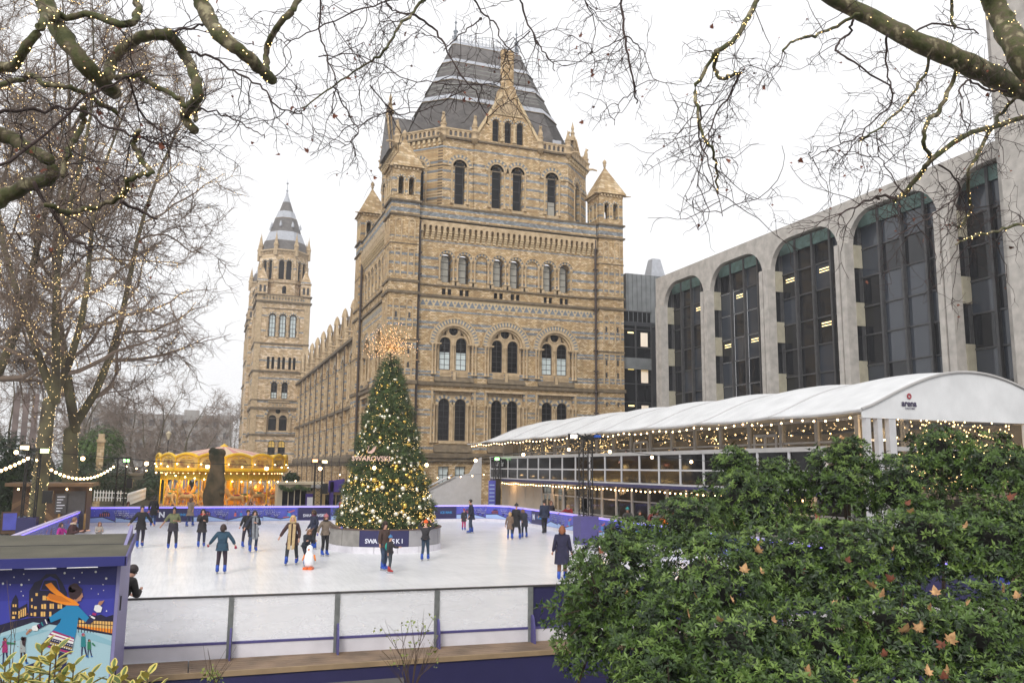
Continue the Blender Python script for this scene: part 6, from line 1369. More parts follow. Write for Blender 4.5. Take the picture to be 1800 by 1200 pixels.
# ------------------------------------------------------------------ lighting towers
MT['truss'] = plain('black_truss', (.014, .013, .013), .45, .3)
def truss(x, y, z0, z1, w, label, base=None, lamps=(), n=9, boxm='navy'):
    r = empty('lighting_tower', (x, y, 0), 0, label, 'lighting tower', 'black lattice lighting towers around the rink')
    cs = [(-w/2, -w/2), (w/2, -w/2), (w/2, w/2), (-w/2, w/2)]
    for cx_, cy_ in cs: q = MB(); q.tube([(x+cx_, y+cy_, z0), (x+cx_, y+cy_, z1)], .032, 6); sub(q, 'chord', MT['truss'], r)
    dz = (z1-z0)/n
    for k in range(4):
        a, b = cs[k], cs[(k+1) % 4]; q = MB()
        for i in range(n): s0, s1 = (a, b) if i % 2 else (b, a); q.tube([(x+s0[0], y+s0[1], z0+i*dz), (x+s1[0], y+s1[1], z0+(i+1)*dz)], .016, 4)
        sub(q, 'lacing', MT['truss'], r, kind='stuff')
    if base: q = MB(); q.box(x-base[0]/2, x+base[0]/2, y-base[0]/2, y+base[0]/2, -.3, base[1]); sub(q, 'base_cover', MT[boxm], r)
    q = MB(); q.box(x-.5, x+.5, y-.06, y+.06, z1, z1+.1); sub(q, 'crossbar', MT['truss'], r)
    for i, (dx, dz_, m) in enumerate(lamps):
        q = MB(); q.box(x+dx-.2, x+dx+.2, y-.22, y+.05, z1+dz_-.12, z1+dz_+.12); sub(q, 'floodlight', MT['truss'], r)
        q = MB(); q.obox((x+dx, y-.235, z1+dz_-.02), (.17, 0, 0), (0, .01, 0), (0, 0, .09)); sub(q, 'lamp_glass', m, r)
    return r
MT['l_green'] = emis('green_floodlight', (.25, 1, .2), 5); MT['l_yel'] = emis('yellow_green_floodlight', (.75, 1, .25), 4); MT['l_warm'] = emis('warm_floodlight', (1, .75, .35), 4); MT['l_red'] = emis('orange_red_floodlight', (1, .25, .05), 5); MT['l_white'] = emis('white_floodlight', (1, .9, .78), 2.5)
t1 = truss(18.2, 38.6, 1.1, 5.15, .5, 'tall black lighting tower with a deep violet base, behind the green bush', (.95, 1.35), ((-.75, .1, MT['l_white']),), 9, 'fin')
q = MB()
for i in range(14): q.tube([(18.2+.3*cos(i), 38.6+.3*sin(i*2), 5.1), (18.2+.45*cos(i*1.7), 38.5+.4*sin(i), 5.3+.1*sin(i*3))], .03, 4)
for i in range(20): q.tube([(17.9+.15*cos(i), 38.3, 2.3+.05*i), (17.85+.2*sin(i*2), 38.25, 2.35+.05*i)], .025, 4)
sub(q, 'cable_bundle', MT['cable'], t1, kind='stuff')
q = MB(); q.box(18.5, 18.75, 38.0, 38.3, 5.2, 5.32); sub(q, 'blue_clamp', plain('blue_clamp', (.01, .08, .4), .4), t1)
q = MB(); q.prism([(18.3, 38.5, 5.3), (19.5, 38.5, 5.25), (19.3, 38.5, 5.12), (18.3, 38.5, 5.15)], (0, .3, 0)); sub(q, 'floodlight', MT['truss'], t1)
pA = at(47, 936, 'Z', 0); pA = at(47, 936, 'Y', 42.5)
t2 = truss(at(50, 900, 'Y', 43).x, 43, .2, at(50, 791, 'Y', 43).z, .5, 'near left lighting tower with two yellow-green lamps and a violet base', (.75, 1.3), ((-.35, .12, MT['l_warm']), (.45, .0, MT['l_yel'])), 9, 'navy')
q = MB(); q.box(t2.location.x+.5, t2.location.x+.9, 42.9, 43.2, 1.9, 2.45); sub(q, 'loudspeaker', MT['truss'], t2)
t3 = truss(at(208, 900, 'Y', 59.5).x, 59.5, -.2, at(208, 806, 'Y', 59.5).z, .5, 'slim lighting tower with a bright green lamp at the far left corner', None, ((.25, -.08, MT['l_green']),), 10)
q = MB(); q.box(t3.location.x+.35, t3.location.x+.7, 59.3, 59.6, 2.2, 2.8); sub(q, 'loudspeaker', MT['truss'], t3)
t4 = truss(at(557, 900, 'Y', 60).x, 60, -.2, at(557, 812, 'Y', 60).z, .5, 'lighting tower with two orange-red lamps between the carousel and the tree', None, ((-.3, .12, MT['l_red']), (.35, .05, MT['l_warm'])), 10)
q = MB(); q.box(t4.location.x+.3, t4.location.x+.65, 59.8, 60.1, 1.8, 2.5); sub(q, 'loudspeaker', MT['truss'], t4)
t5 = truss(at(873, 900, 'Y', 60.3).x, 60.3, -.2, at(873, 806, 'Y', 60.3).z, .4, 'lighting tower with a green lamp and printed panel beside the marquee stair', None, ((-.1, .02, MT['l_green']),), 10)
q = MB(); q.box(t5.location.x-.75, t5.location.x-.22, 60.0, 60.05, .4, 2.75); sub(q, 'printed_panel', MT['p_blue'], t5); q = MB(); q.box(t5.location.x-.2, t5.location.x+.2, 60.05, 60.1, .4, 2.9); sub(q, 'loudspeaker', MT['truss'], t5)
q = MB()
for i in range(7): q.box(t5.location.x-.7, t5.location.x-.3, 59.985, 59.995, .7+i*.28, .78+i*.28)
sub(q, 'panel_lines', MT['p_ice'], t5, kind='stuff')
# ------------------------------------------------------------------ festoons
def festoon(pts, label, r, every=1, sag=0, n=None, mat='bulb', dims=None, sock=True, cable=.012):
    root = empty('festoon', pts[0], 0, label, 'string lights', 'strings of warm bulbs'); q = MB(); q.tube(pts, cable, 4); sub(q, 'cable', MT['cable'], root)
    bp = dims or pts[1:-1]
    bm = MB().ball((0, 0, -r*1.6), r, 8, 6).mesh('bulb', MT[mat], True); sm = MB().lathe((0, 0, 0), [(r*.45, -r*.9), (r*.5, 0), (r*.2, r*.3)], 6).mesh('socket', MT['cable'])
    for p in bp:
        s_ = inst('socket', sm, root, tuple(Vector(p)-Vector(pts[0]))); inst('bulb', bm, s_)
    return root
def cat(a, b, sag, n):
    a, b = Vector(a), Vector(b); return [a.lerp(b, i/n)-Vector((0, 0, sag*4*(i/n)*(1-i/n))) for i in range(n+1)]
YF = 24.
big = [(-90, 770), (29, 789), (146, 800), (258, 809), (365, 814.5), (469, 818), (563, 818), (658, 817), (750, 812), (836, 804), (920, 794), (1000, 785), (1072, 789), (1146, 799), (1215, 807), (1290, 815)]
festoon([at(x, y, 'Y', YF) for x, y in big], 'cable of large glowing bulbs strung right across in front of the rink scene', .05)
tz = at(57, 797, 'Y', 43); tb = at(205, 813, 'Y', 59.5)
festoon(cat(tz, tb, .95, 22), 'drooping string of bulbs between the two left lighting towers', .065)
festoon(cat(at(-60, 838, 'Y', 38), tz, .15, 14), 'string of bulbs rising to the near left lighting tower', .065)
festoon(cat(tb, at(535, 842, 'Y', 60), .5, 20), 'thin string of small bulbs passing in front of the carousel', .045)
festoon(cat(at(575, 830, 'Y', 60), at(870, 830, 'Y', 60), .35, 14), 'thin string of small bulbs behind the Christmas tree', .045)
# marquee strings
ev = [(TX-.28, y, 5.6-.12*abs(sin((y-TY0)*.9))) for y in np.arange(TY0, TY1+2.3, .62)]
festoon(ev, 'string of bulbs hanging under the marquee eave', .036, sock=True)
festoon([(ux+.5, y, 5.35-.2*abs(sin(y*1.3))) for y in np.arange(TY0+.5, TY1-3, .8)], 'second string of bulbs inside the marquee balcony', .032)
festoon([(TX-.02, y, zf-.34-.06*abs(sin(y*1.1))) for y in np.arange(26, 62.7, .48)], 'string of bulbs along the underside of the balcony', .036)
for y in (27, 35, 43, 51, 59):
    l = bpy.data.lights.new('cafe_lamp', 'POINT'); l.energy = 150; l.color = (1, .78, .52); l.shadow_soft_size = .4; o = bpy.data.objects.new('cafe_lamp', l); COL.objects.link(o); o.location = (TX+4.5, y, 5.0)
    l = bpy.data.lights.new('terrace_lamp', 'POINT'); l.energy = 40; l.color = (1, .62, .3); l.shadow_soft_size = .3; o = bpy.data.objects.new('terrace_lamp', l); COL.objects.link(o); o.location = (TX+.3, y+1, 2.5)
for x in (1.5, 4.5): l = bpy.data.lights.new('cafe_lamp', 'POINT'); l.energy = 60; l.color = (1, .7, .4); o = bpy.data.objects.new('cafe_lamp', l); COL.objects.link(o); o.location = (TX+x, TY0+1.2, 5.0)
# ------------------------------------------------------------------ far buildings, lamp post, pillar, retaining wall
MT['far1'] = noisy('far_grey_facade', (.30, .285, .27), .8, .1, .3); MT['farwin'] = plain('far_window', (.07, .07, .08), .4)
FB = empty('terrace_building', (-20, 250, 0), 0, 'distant long grey building with rows of windows beyond the bare trees', 'building')
q = MB(); q.box(-30, 9, 250, 262, -.3, 17.5); q.box(-27, -24, 251, 254, 17.5, 19.5); q.box(-4, 0, 252, 258, 17.5, 19); sub(q, 'wall', MT['far1'], FB)
wm = MB().box(-.7, .7, -.1, 0, 0, 1.7).mesh('window', MT['farwin'])
for i in range(14):
    for j in range(5): o = inst('window', wm, FB, (-28.5+i*2.75, 250, 1.5+j*3.2)); o.matrix_parent_inverse = Matrix.Translation(-FB.location)
def townhouse(x, y, w, h, c, label):
    r = empty('town_house', (x, y, 0), 0, label, 'building'); q = MB(); q.box(x-w/2, x+w/2, y, y+8, -.3, h); sub(q, 'wall', noisy('townhouse_'+str(int(x)), c, .8, .1, .3), r)
    q = MB(); q.prism([(x-w/2-.2, y-.2, h), (x+w/2+.2, y-.2, h), (x, y-.2, h+2.2)], (0, 8.4, 0)); sub(q, 'roof', MT['slate'], r)
    for i in range(int(w/2)):
        for j in range(int(h/3.2)): o = inst('window', wm, r, (x-w/2+1+i*2, y, 1.2+j*3.2)); o.matrix_parent_inverse = Matrix.Translation(-r.location)
townhouse(-62, 150, 10, 15, (.34, .31, .27), 'pale distant house behind the left-hand plane trees')
townhouse(-48, 165, 9, 12, (.20, .10, .07), 'brick distant house behind the left-hand plane trees')
townhouse(-36, 158, 8, 11, (.36, .33, .29), 'cream distant house seen past the forked trunk')
RW = empty('retaining_wall', (-14, 92, 0), 0, 'low weathered stone retaining wall beyond the ramp', 'wall')
q = MB(); q.box(-30, -3.2, 92, 93, -.3, 2.6); sub(q, 'wall', noisy('weathered_stone', (.10, .085, .055), .9, .3, 1), RW); q = MB(); q.box(-30.1, -3.1, 91.9, 93.1, 2.6, 2.85); sub(q, 'coping', MT['darkstone'], RW)
LP = empty('lamp_post', at(287, 900, 'Y', 100), 0, 'black street lamp post with lantern behind the carousel', 'lamp post'); lz = at(287, 757, 'Y', 100).z-LP.location.z
q = MB(); q.lathe((0, 0, 0), [(.2, 0), (.16, .8), (.08, 1), (.06, lz-1)], 8); o = q.build('post', MT['truss'], LP); q = MB(); q.lathe((0, 0, lz-.9), [(.1, 0), (.28, .6), (.3, .65), (.06, .9)], 6); q.build('lantern', MT['kcream'], LP)
PZ = at(168, 900, 'Y', 90); PI_ = empty('stone_pillar', PZ, 0, 'square pale stone pillar beyond the left side of the rink', 'pillar'); hz = at(168, 762, 'Y', 90).z-PZ.z
q = MB(); q.box(-.3, .3, -.3, .3, 0, hz-.8); q.build('shaft', MT['courses'], PI_); q = MB(); q.box(-.38, .38, -.38, .38, hz-.8, hz-.5); q.box(-.26, .26, -.26, .26, hz-.5, hz); q.build('cap', MT['plainstone'], PI_)
# banner stand at far left
BN = empty('banner', at(28, 900, 'Y', 70), 0, 'tall narrow printed banners hanging far left behind the trees', 'banner')
for k in (-1, 0, 1): q = MB(); q.box(k*.6-.2, k*.6+.2, 0, .05, 4.5, 8.5); q.build('sheet', noisy('orange_grey_banner%d' % k, (.17, .13, .12), .6, .5, .6), BN); q = MB(); q.tube([(k*.75, .1, 0), (k*.75, .1, 11)], .05, 5); q.build('pole', MT['lead'], BN)
# ------------------------------------------------------------------ people
BAKE = []
def skin_obj(name, verts, edges, radii, mat, parent, sub_=1, root=0):
    me = bpy.data.meshes.new(name); me.from_pydata([tuple(v) for v in verts], edges, [])
    me.materials.append(mat); o = bpy.data.objects.new(name, me); link(o, parent)
    o.modifiers.new('skin', 'SKIN').use_smooth_shade = True
    if not me.skin_vertices: me.attributes.new('skin', 'FLOAT', 'POINT') if False else None
    sv = me.skin_vertices[0].data if me.skin_vertices else None
    BAKE.append((o, radii, root))
    if sub_: m = o.modifiers.new('sub', 'SUBSURF'); m.levels = sub_; m.render_levels = sub_
    return o
CLO = {}
def cloth(c, rough=.85):
    k = tuple(round(x, 3) for x in c)
    if k not in CLO: CLO[k] = noisy('cloth_%d' % len(CLO), c, rough, .22, 9, .15, 60)
    return CLO[k]
SKN = [noisy('light_skin', (.50, .27, .19), .55, .05, 8), noisy('tan_skin', (.34, .18, .11), .55, .05, 8), noisy('brown_skin', (.13, .06, .035), .55, .05, 8)]
MT['boot'] = noisy('blue_plastic_skate', (.01, .06, .36), .35, .15, 8); MT['boot_r'] = noisy('red_skate', (.35, .015, .012), .4, .1, 8); MT['boot_b'] = noisy('black_skate', (.015, .015, .018), .4, .1, 8); MT['blade'] = plain('steel_blade', (.5, .5, .52), .25, 1.); MT['eye'] = plain('dark_eye', (.015, .01, .01), .2)
ARMS = {'down': ((.05, .02, -.28), (.07, -.06, -.54)), 'out': ((.14, .0, -.25), (.27, -.07, -.46)), 'wide': ((.22, -.02, -.16), (.45, -.08, -.25)), 'fold': ((.05, -.04, -.27), (-.12, -.24, -.22)), 'fwd': ((.04, -.14, -.22), (.0, -.4, -.22)),
        'head': ((.2, -.06, .05), (.02, -.1, .24)), 'back': ((.1, .12, -.24), (.14, .22, -.46)), 'mouth': ((.06, -.12, -.22), (-.12, -.2, .06)), 'lean': ((.08, -.16, -.2), (.05, -.36, -.34))}
def person(px, py, h, face, label, coat=(.02, .02, .03), clen=.85, legs=(.02, .025, .05), hair=(.05, .03, .02), hairlen=0, hat=None, skin=0, arms=('down', 'down'), stride=.06, side=.1, scarf=None, boot='boot', lean=0, crouch=0,
           pos=None, bag=None, glove=None, wide=1., group=None, z=0, apron=None, vest=None, longscarf=False, seat=False):
    P = Vector(pos) if pos else at(px, py, 'Z', 0); P.z = z+.045; rp = random.Random(int(P.x*97+P.y*31))
    if boot != 'shoe': stride += rp.uniform(.02, .13)*rp.choice((-1, 1)); lean += rp.uniform(0, 7)
    rz = atan2(-P.y, -P.x)+pi/2+radians(face)
    R = empty('person', P, rz, label, 'person', group)
    S_ = h/1.72; cr = crouch
    pz = .93-cr*.42; hipx = .085
    def L(y, z): # lean the torso forward about the hips
        a = radians(lean); dy, dz = y, z-pz; return (dy*cos(a)-dz*sin(a), pz+dy*sin(a)+dz*cos(a))
    def V3(x, y, z): y2, z2 = L(y, z-cr*.42); return Vector((x*wide, y2, z2))
    pel = Vector((0, cr*.12, pz)); ch1 = V3(0, 0, 1.12); ch2 = V3(0, .01, 1.33); nk = V3(0, .01, 1.45)
    jaw = V3(0, -.02, 1.535); mid = V3(0, -.012, 1.61); top = V3(0, .0, 1.665); nose = V3(0, -.105, 1.60)
    sh = [V3(k*.165, .01, 1.385) for k in (-1, 1)]
    el = []; hd = []
    for i, k in enumerate((-1, 1)):
        a, b = ARMS[arms[i]]; a = [a[0]+rp.uniform(-.02, .05), a[1]+rp.uniform(-.06, .05), a[2]]; b = [b[0]+rp.uniform(-.03, .06), b[1]+rp.uniform(-.14, .06), b[2]+rp.uniform(0, .05)]; el.append(sh[i]+Vector((k*a[0], a[1], a[2]))); hd.append(sh[i]+Vector((k*b[0], b[1], b[2])))
    ft = [Vector((-side, -stride, .1)), Vector((side, stride, .1))]
    kn = [Vector((k*(side*.9), (ft[i].y)*.5-.05-cr*.28, .5-cr*.06)) for i, k in enumerate((-1, 1))]
    hp = [Vector((k*hipx, pel.y, pz-.04)) for k in (-1, 1)]
    vs = [pel, ch1, ch2, nk, jaw, mid, top, nose]; ed = [(0, 1), (1, 2), (2, 3), (3, 4), (4, 5), (5, 6), (5, 7)]; rd = [.12, .105, .12, .048, .062, .082, .062, .014]
    for i in range(2):
        b = len(vs); vs += [sh[i], el[i], hd[i]]; ed += [(2, b), (b, b+1), (b+1, b+2)]; rd += [.055, .04, .026]
        d = (hd[i]-el[i]).normalized(); pm = hd[i]+d*.07; vs.append(pm); ed.append((b+2, b+3)); rd.append(.032)
        s_ = d.cross(Vector((0, 1, .3))).normalized()
        for f in range(4): p1 = pm+s_*(.014*(f-1.5))+d*(.045-.006*abs(f-1.5)); vs.append(p1); ed.append((b+3, len(vs)-1)); rd.append(.0095)
        p1 = hd[i]+s_*.045+d*.045; vs.append(p1); ed.append((b+3, len(vs)-1)); rd.append(.01)
        b = len(vs); vs += [hp[i], kn[i], ft[i]]; ed += [(0, b), (b, b+1), (b+1, b+2)]; rd += [.085, .055, .04]
    sc = lambda q: [p*S_ for p in q]
    skin_obj('body', sc(vs), ed, [r*S_ for r in rd], SKN[skin], R)
    # trousers
    v2 = [Vector((0, pel.y, pz+.06))]; e2 = []; r2 = [.14]
    for i in range(2): b = len(v2); v2 += [hp[i], kn[i], ft[i]+Vector((0, 0, .06))]; e2 += [(0, b), (b, b+1), (b+1, b+2)]; r2 += [.112, .076, .062]
    skin_obj('trousers', sc(v2), e2, [r*S_ for r in r2], cloth(legs), R)
    # coat with sleeves, and its skirt
    v3 = [V3(0, 0, .96), ch1, ch2, V3(0, .01, 1.44)]; e3 = [(0, 1), (1, 2), (2, 3)]; r3 = [.178*wide, .165*wide, .152*wide, .085]
    for i in range(2):
        b = len(v3); w_ = el[i].lerp(hd[i], .88 if vest is None else .05); v3 += [sh[i], el[i], w_]; e3 += [(2, b), (b, b+1), (b+1, b+2)]; r3 += [.088, .07, .056]
    C_ = skin_obj('coat' if vest is None else 'shirt', sc(v3), e3, [r*S_ for r in r3], cloth(coat), R)
    if clen < .95:
        q = MB(); prof = []; n = 14; z0 = V3(0, 0, 1.02); zb = max(clen-cr*.42, .3); ym = (pel.y if lean < 20 else pel.y)
        rows = [(z0.z+.05, z0.y, .172*wide, .15), (pz+.02, pel.y, .192*wide, .165), ((pz+zb)/2, pel.y, .203*wide, .172), (zb, pel.y, .215*wide+abs(stride)*.2, .18+abs(stride)*.5)]
        vs_ = []
        for zz, yy, rx, ry in rows:
            for k in range(n): a = 2*pi*k/n; f = 1+.035*sin(k*3.1); vs_.append((rx*cos(a)*f*S_, (yy+ry*sin(a)*f)*S_, zz*S_))
        q.add(vs_, [(i*n+(k+1) % n, i*n+k, (i+1)*n+k, (i+1)*n+(k+1) % n) for i in range(len(rows)-1) for k in range(n)]+[tuple(range(3*n, 4*n))])
        q.build('coat_skirt', cloth(coat if apron is None else apron), R, True)
    # head details
    hc = mid*S_
    hm = cloth(hair, .6)
    ca, sa = cos(radians(lean)), sin(radians(lean))
    if hat is None or hairlen:
        q = MB(); q.ball((0, .022, .028), .098, 12, 8, (.98, 1.06, 1.02)); q.v = [v for v in q.v]
        q.v = [(x, y if not (y < -.055 and z < .05) else -.03, z) for x, y, z in q.v]
        if hairlen: q.tube([(0, .06, .03), (0, .085, -.08), (0, .09, -.08-hairlen*.55), (0, .08, -.08-hairlen)], [.085, .085, .075, .03], 9)
        if hairlen:
            for k in (-1, 1): q.tube([(k*.07, .02, .04), (k*.092, .0, -.05), (k*.09, -.01, -.06-hairlen*.6)], [.035, .035, .02], 6)
        q.v = [((x)*S_+hc.x, (y*ca-z*sa)*S_+hc.y, (y*sa+z*ca)*S_+hc.z) for x, y, z in q.v]; q.build('hair', hm, R, True)
    if hat:
        q = MB(); q.lathe((0, .005, .015), [(.103, 0), (.108, .03), (.104, .055), (.1, .07), (.085, .1), (.055, .125), (.02, .135)], 12); q.ball((0, .005, .16), .028, 6, 4)
        q.v = [((x)*S_+hc.x, (y*ca-z*sa)*S_+hc.y, (y*sa+z*ca)*S_+hc.z) for x, y, z in q.v]; q.build('hat', cloth(hat), R, True)
    q = MB()
    for k in (-1, 1): q.ball((k*.032, -.082, .012), .011, 5, 4)
    q.v = [((x)*S_+hc.x, (y*ca-z*sa)*S_+hc.y, (y*sa+z*ca)*S_+hc.z) for x, y, z in q.v]; q.build('eye', MT['eye'], R, True, kind='stuff')
    if scarf:
        q = MB(); q.tube([(.085*cos(a)*S_, nk.y*S_+.085*sin(a)*S_, (nk.z+.02)*S_) for a in np.linspace(0, 2*pi, 12)], .04*S_, 6)
        if longscarf:
            for k in (-1, 1): q.prism([(k*.03*S_, (-.13)*S_, 1.43*S_), (k*.13*S_, -.14*S_, 1.4*S_), (k*.125*S_, -.235*S_, .54*S_), (k*.02*S_, -.24*S_, .5*S_)], (0, -.03*S_, 0))
        q.build('scarf', cloth(scarf), R, not longscarf)
    if bag:
        q = MB(); c_ = V3(0, .16, 1.2)*S_; q.ball(c_, .15*S_, 8, 6, (.85, .55, 1.25)); q.build('backpack', cloth(bag), R, True)
    if glove:
        for i in range(2):
            d = (hd[i]-el[i]).normalized(); pm = (hd[i]+d*.07)*S_; q = MB(); q.ball(pm, .05*S_, 8, 6, (.8, .7, 1.1))
            s_ = d.cross(Vector((0, 1, .3))).normalized()
            for f in range(4): q.tube([pm+s_*(.018*(f-1.5))*S_, pm+(s_*(.02*(f-1.5))+d*.07)*S_], .014*S_, 5)
            q.tube([pm, pm+(s_*.06+d*.03)*S_], .014*S_, 5); q.build('glove', cloth(glove), R, True)
    if vest is not None: pass
    for i in range(2):
        q = MB(); f = ft[i]; q.tube([(f.x, f.y+.0, .27), (f.x, f.y+.005, .16), (f.x, f.y+.0, .08)], [.062, .062, .066], 8)
        q.tube([(f.x, f.y+.06, .07), (f.x, f.y-.03, .075), (f.x, f.y-.13, .06), (f.x, f.y-.19, .05)], [.05, .055, .05, .032], 8)
        q.v = [(x*S_, y*S_, z*S_) for x, y, z in q.v]; b_ = q.build('skate_boot', MT[boot], R, True)
        if boot != 'shoe':
            q = MB(); q.box(f.x-.008, f.x+.008, f.y-.2, f.y+.12, -.045/S_, .0); q.box(f.x-.02, f.x+.02, f.y-.14, f.y-.08, .0, .03); q.box(f.x-.02, f.x+.02, f.y+.03, f.y+.08, 0, .03)
            q.v = [(x*S_, y*S_, z*S_) for x, y, z in q.v]; q.build('blade', MT['blade'], b_)
    return R
MT['shoe'] = MT['boot_b']
BL, NV, DB = (.012, .011, .013), (.014, .018, .04), (.035, .018, .014)
person(245, 962, 1.78, 10, 'man in black coat gliding with both arms spread, nearest the hut roof', BL, .72, (.03, .025, .045), (.02, .015, .012), 0, arms=('out', 'out'), stride=.12, side=.14)
person(302, 965, 1.76, 0, 'man in olive green T-shirt with dark jacket tied round his waist', (.13, .14, .07), .72, (.02, .017, .025), (.015, .012, .01), 0, skin=1, arms=('out', 'fold'), vest=1, apron=(.025, .02, .03), stride=.03, side=.15)
person(353, 962, 1.66, 5, 'woman in dark quilted coat with bright red scarf, hands to her chin', (.02, .016, .018), .66, (.03, .035, .07), (.012, .01, .01), .12, arms=('mouth', 'fold'), scarf=(.42, .015, .02), side=.13)
person(268, 925, 1.74, 175, 'person in long black coat and blue jeans seen from behind by the far barrier', BL, .62, (.03, .06, .14), (.02, .015, .01), .05, hat=(.02, .018, .02), side=.09)
person(333, 925, 1.66, 150, 'person in beige coat holding the far barrier, pink hat behind', (.22, .17, .13), .62, (.04, .06, .11), (.1, .05, .03), .1, arms=('back', 'lean'), stride=.12)
person(388, 1008, 1.60, 170, 'girl in teal anorak with burgundy gloves and hair in a bun', (.018, .052, .085), .78, (.03, .018, .03), (.03, .014, .01), .08, arms=('out', 'out'), glove=(.28, .01, .05), side=.13, wide=1.1)
person(444, 970, 1.70, 15, 'dark-haired woman in open navy coat over a pale striped jumper', (.016, .018, .032), .62, (.03, .05, .10), (.015, .010, .008), .2, arms=('out', 'fold'), side=.16, scarf=(.20, .21, .23), longscarf=True)
person(432, 962, 1.62, 20, 'skater in black half hidden behind the woman in the open navy coat', BL, .85, (.02, .015, .03), (.02, .015, .01), 0, arms=('out', 'down'), side=.2)
person(512, 992, 1.76, -10, 'blonde woman in brown coat with a very long beige scarf', (.05, .022, .022), .66, (.03, .035, .04), (.50, .33, .14), .22, arms=('out', 'down'), side=.16, scarf=(.40, .29, .15), longscarf=True, stride=.12)
person(536, 994, 1.42, 25, 'young girl in dark jacket stooping over the white penguin skating aid', (.016, .02, .03), .9, (.02, .02, .03), (.20, .10, .05), .28, arms=('fwd', 'fwd'), lean=22, crouch=.18, side=.1, stride=.1)
person(551, 965, 1.68, -60, 'woman in navy jacket with curly dark hair beside the round planter', (.016, .02, .045), .85, (.01, .01, .012), (.05, .025, .012), .06, skin=2, scarf=(.09, .02, .06), arms=('down', 'down'), side=.08)
person(570, 977, 1.62, 25, 'woman in taupe quilted jacket, black leggings and knitted headband, touching the planter', (.15, .115, .085), .86, (.012, .011, .013), (.10, .05, .03), .1, hat=(.35, .12, .14), scarf=(.012, .012, .012), arms=('out', 'wide'), glove=(.12, .12, .34), side=.1)
person(674, 1002, 1.64, 40, 'woman in brown coat with a red backpack skating behind the small boy', (.05, .028, .022), .8, (.03, .05, .09), (.02, .01, .008), .05, hat=(.03, .015, .012), bag=(.45, .015, .03), arms=('down', 'down'), stride=.12)
person(684, 1007, 1.22, 65, 'small boy in blue hat with turquoise backpack and red skates', (.025, .022, .026), .9, (.04, .05, .06), (.3, .2, .1), 0, hat=(.05, .16, .33), bag=(.01, .30, .24), arms=('down', 'fwd'), boot='boot_r', stride=.14)
person(747, 985, 1.5, 165, 'boy in bright orange hat holding his hands to his head', (.022, .020, .024), .92, (.02, .04, .07), (.05, .03, .02), 0, hat=(.75, .10, .01), arms=('head', 'head'), side=.1, stride=.08)
person(828, 937, 1.84, -80, 'tall man in long navy coat and jeans standing before the far barrier', (.014, .018, .035), .68, (.05, .07, .11), (.02, .012, .01), 0, side=.08, stride=.05)
person(815, 932, 1.2, 10, 'small child in dark coat and bright pink trousers beside the tall man', (.03, .03, .035), .7, (.45, .015, .12), (.1, .05, .03), 0, hat=(.30, .03, .05), side=.1)
person(896, 948, 1.35, 170, 'child in beige padded coat with fair hair, in the group of three', (.18, .12, .085), .62, (.03, .06, .12), (.45, .28, .12), .1, side=.12)
person(907, 948, 1.76, 165, 'adult in long black coat and hat at the middle of the group of three', BL, .58, (.02, .02, .03), (.03, .02, .02), 0, hat=(.03, .03, .03), side=.18, stride=.05)
person(922, 945, 1.52, 200, 'girl in dark coat leaning forward at the right of the group of three', (.02, .022, .035), .62, (.02, .03, .05), (.18, .09, .04), .12, arms=('fwd', 'down'), lean=28, side=.13)
person(957, 938, 1.84, 200, 'broad man in navy jacket and black trousers striding by the right barrier', (.014, .022, .05), .8, (.012, .012, .013), (.02, .015, .01), 0, stride=.28, side=.12, wide=1.15, boot='boot_b')
person(968, 930, 1.66, 30, 'skater in dark clothes partly behind the broad man in navy', (.02, .018, .03), .8, (.02, .02, .06), (.12, .05, .03), .08, side=.1)
person(988, 1021, 1.72, 178, 'woman with auburn bob in long navy hooded coat standing alone near the violet base', (.013, .012, .040), .50, (.17, .075, .04), (.22, .075, .025), .1, arms=('down', 'down'), side=.1, wide=1.18, scarf=(.013, .012, .040))
person(0, 0, 1.3, 60, 'girl in magenta jacket stretching an arm along the left barrier', (.36, .012, .20), .85, (.03, .03, .06), (.04, .02, .015), .1, pos=(at(108, 920, 'Y', 38).x, 38, 0), arms=('wide', 'lean'), scarf=(.15, .15, .18))
person(0, 0, 1.62, 75, 'fair-haired person in dark brown coat with cream fur trim by the left barrier', (.05, .018, .018), .7, (.02, .02, .03), (.20, .10, .05), 0, pos=(at(124, 920, 'Y', 36).x, 36, 0), arms=('fold', 'fwd'), lean=12, scarf=(.5, .4, .3))
person(0, 0, 1.2, 20, 'child in pale grey coat with long hair just beyond the hut roof', (.30, .27, .24), .75, (.2, .2, .2), (.16, .08, .045), .25, pos=(at(173, 940, 'Y', 40).x, 40, 0), arms=('fold', 'fold'))
person(0, 0, 1.78, 140, 'man in black leather jacket leaning on the clear barrier beside the hut', (.014, .012, .012), .85, (.02, .02, .025), (.03, .02, .02), 0, pos=(-1.30, 18.2, 0), arms=('fold', 'lean'), lean=34)
# spectators and staff
SG = 'spectators around the rink'
sp_ = [((1122, 36.5, 21.3), 'spectator in bright orange jacket behind the right barrier', (.85, .20, .01), None, 0, 1.6), ((1098, 37.6, 21.6), 'spectator in grey wool hat behind the right barrier', (.10, .10, .11), (.2, .2, .2), 0, 1.7), ((1140, 35.4, 21.2), 'spectator in red bobble hat behind the right barrier', (.05, .06, .03), (.5, .02, .03), 0, 1.62),
       ((1080, 39.0, 21.4), 'spectator in dark green coat behind the right barrier', (.02, .05, .03), None, 0, 1.6), ((1110, 38.5, 21.9), 'spectator in maroon coat behind the right barrier', (.13, .02, .02), None, 0, 1.72), ((1160, 34.6, 21.3), 'spectator in tan coat with pale hair behind the right barrier', (.20, .14, .08), None, 1, 1.6), ((1175, 34.0, 21.1), 'spectator in black coat with purple scarf behind the right barrier', (.02, .02, .02), None, 0, 1.7)]
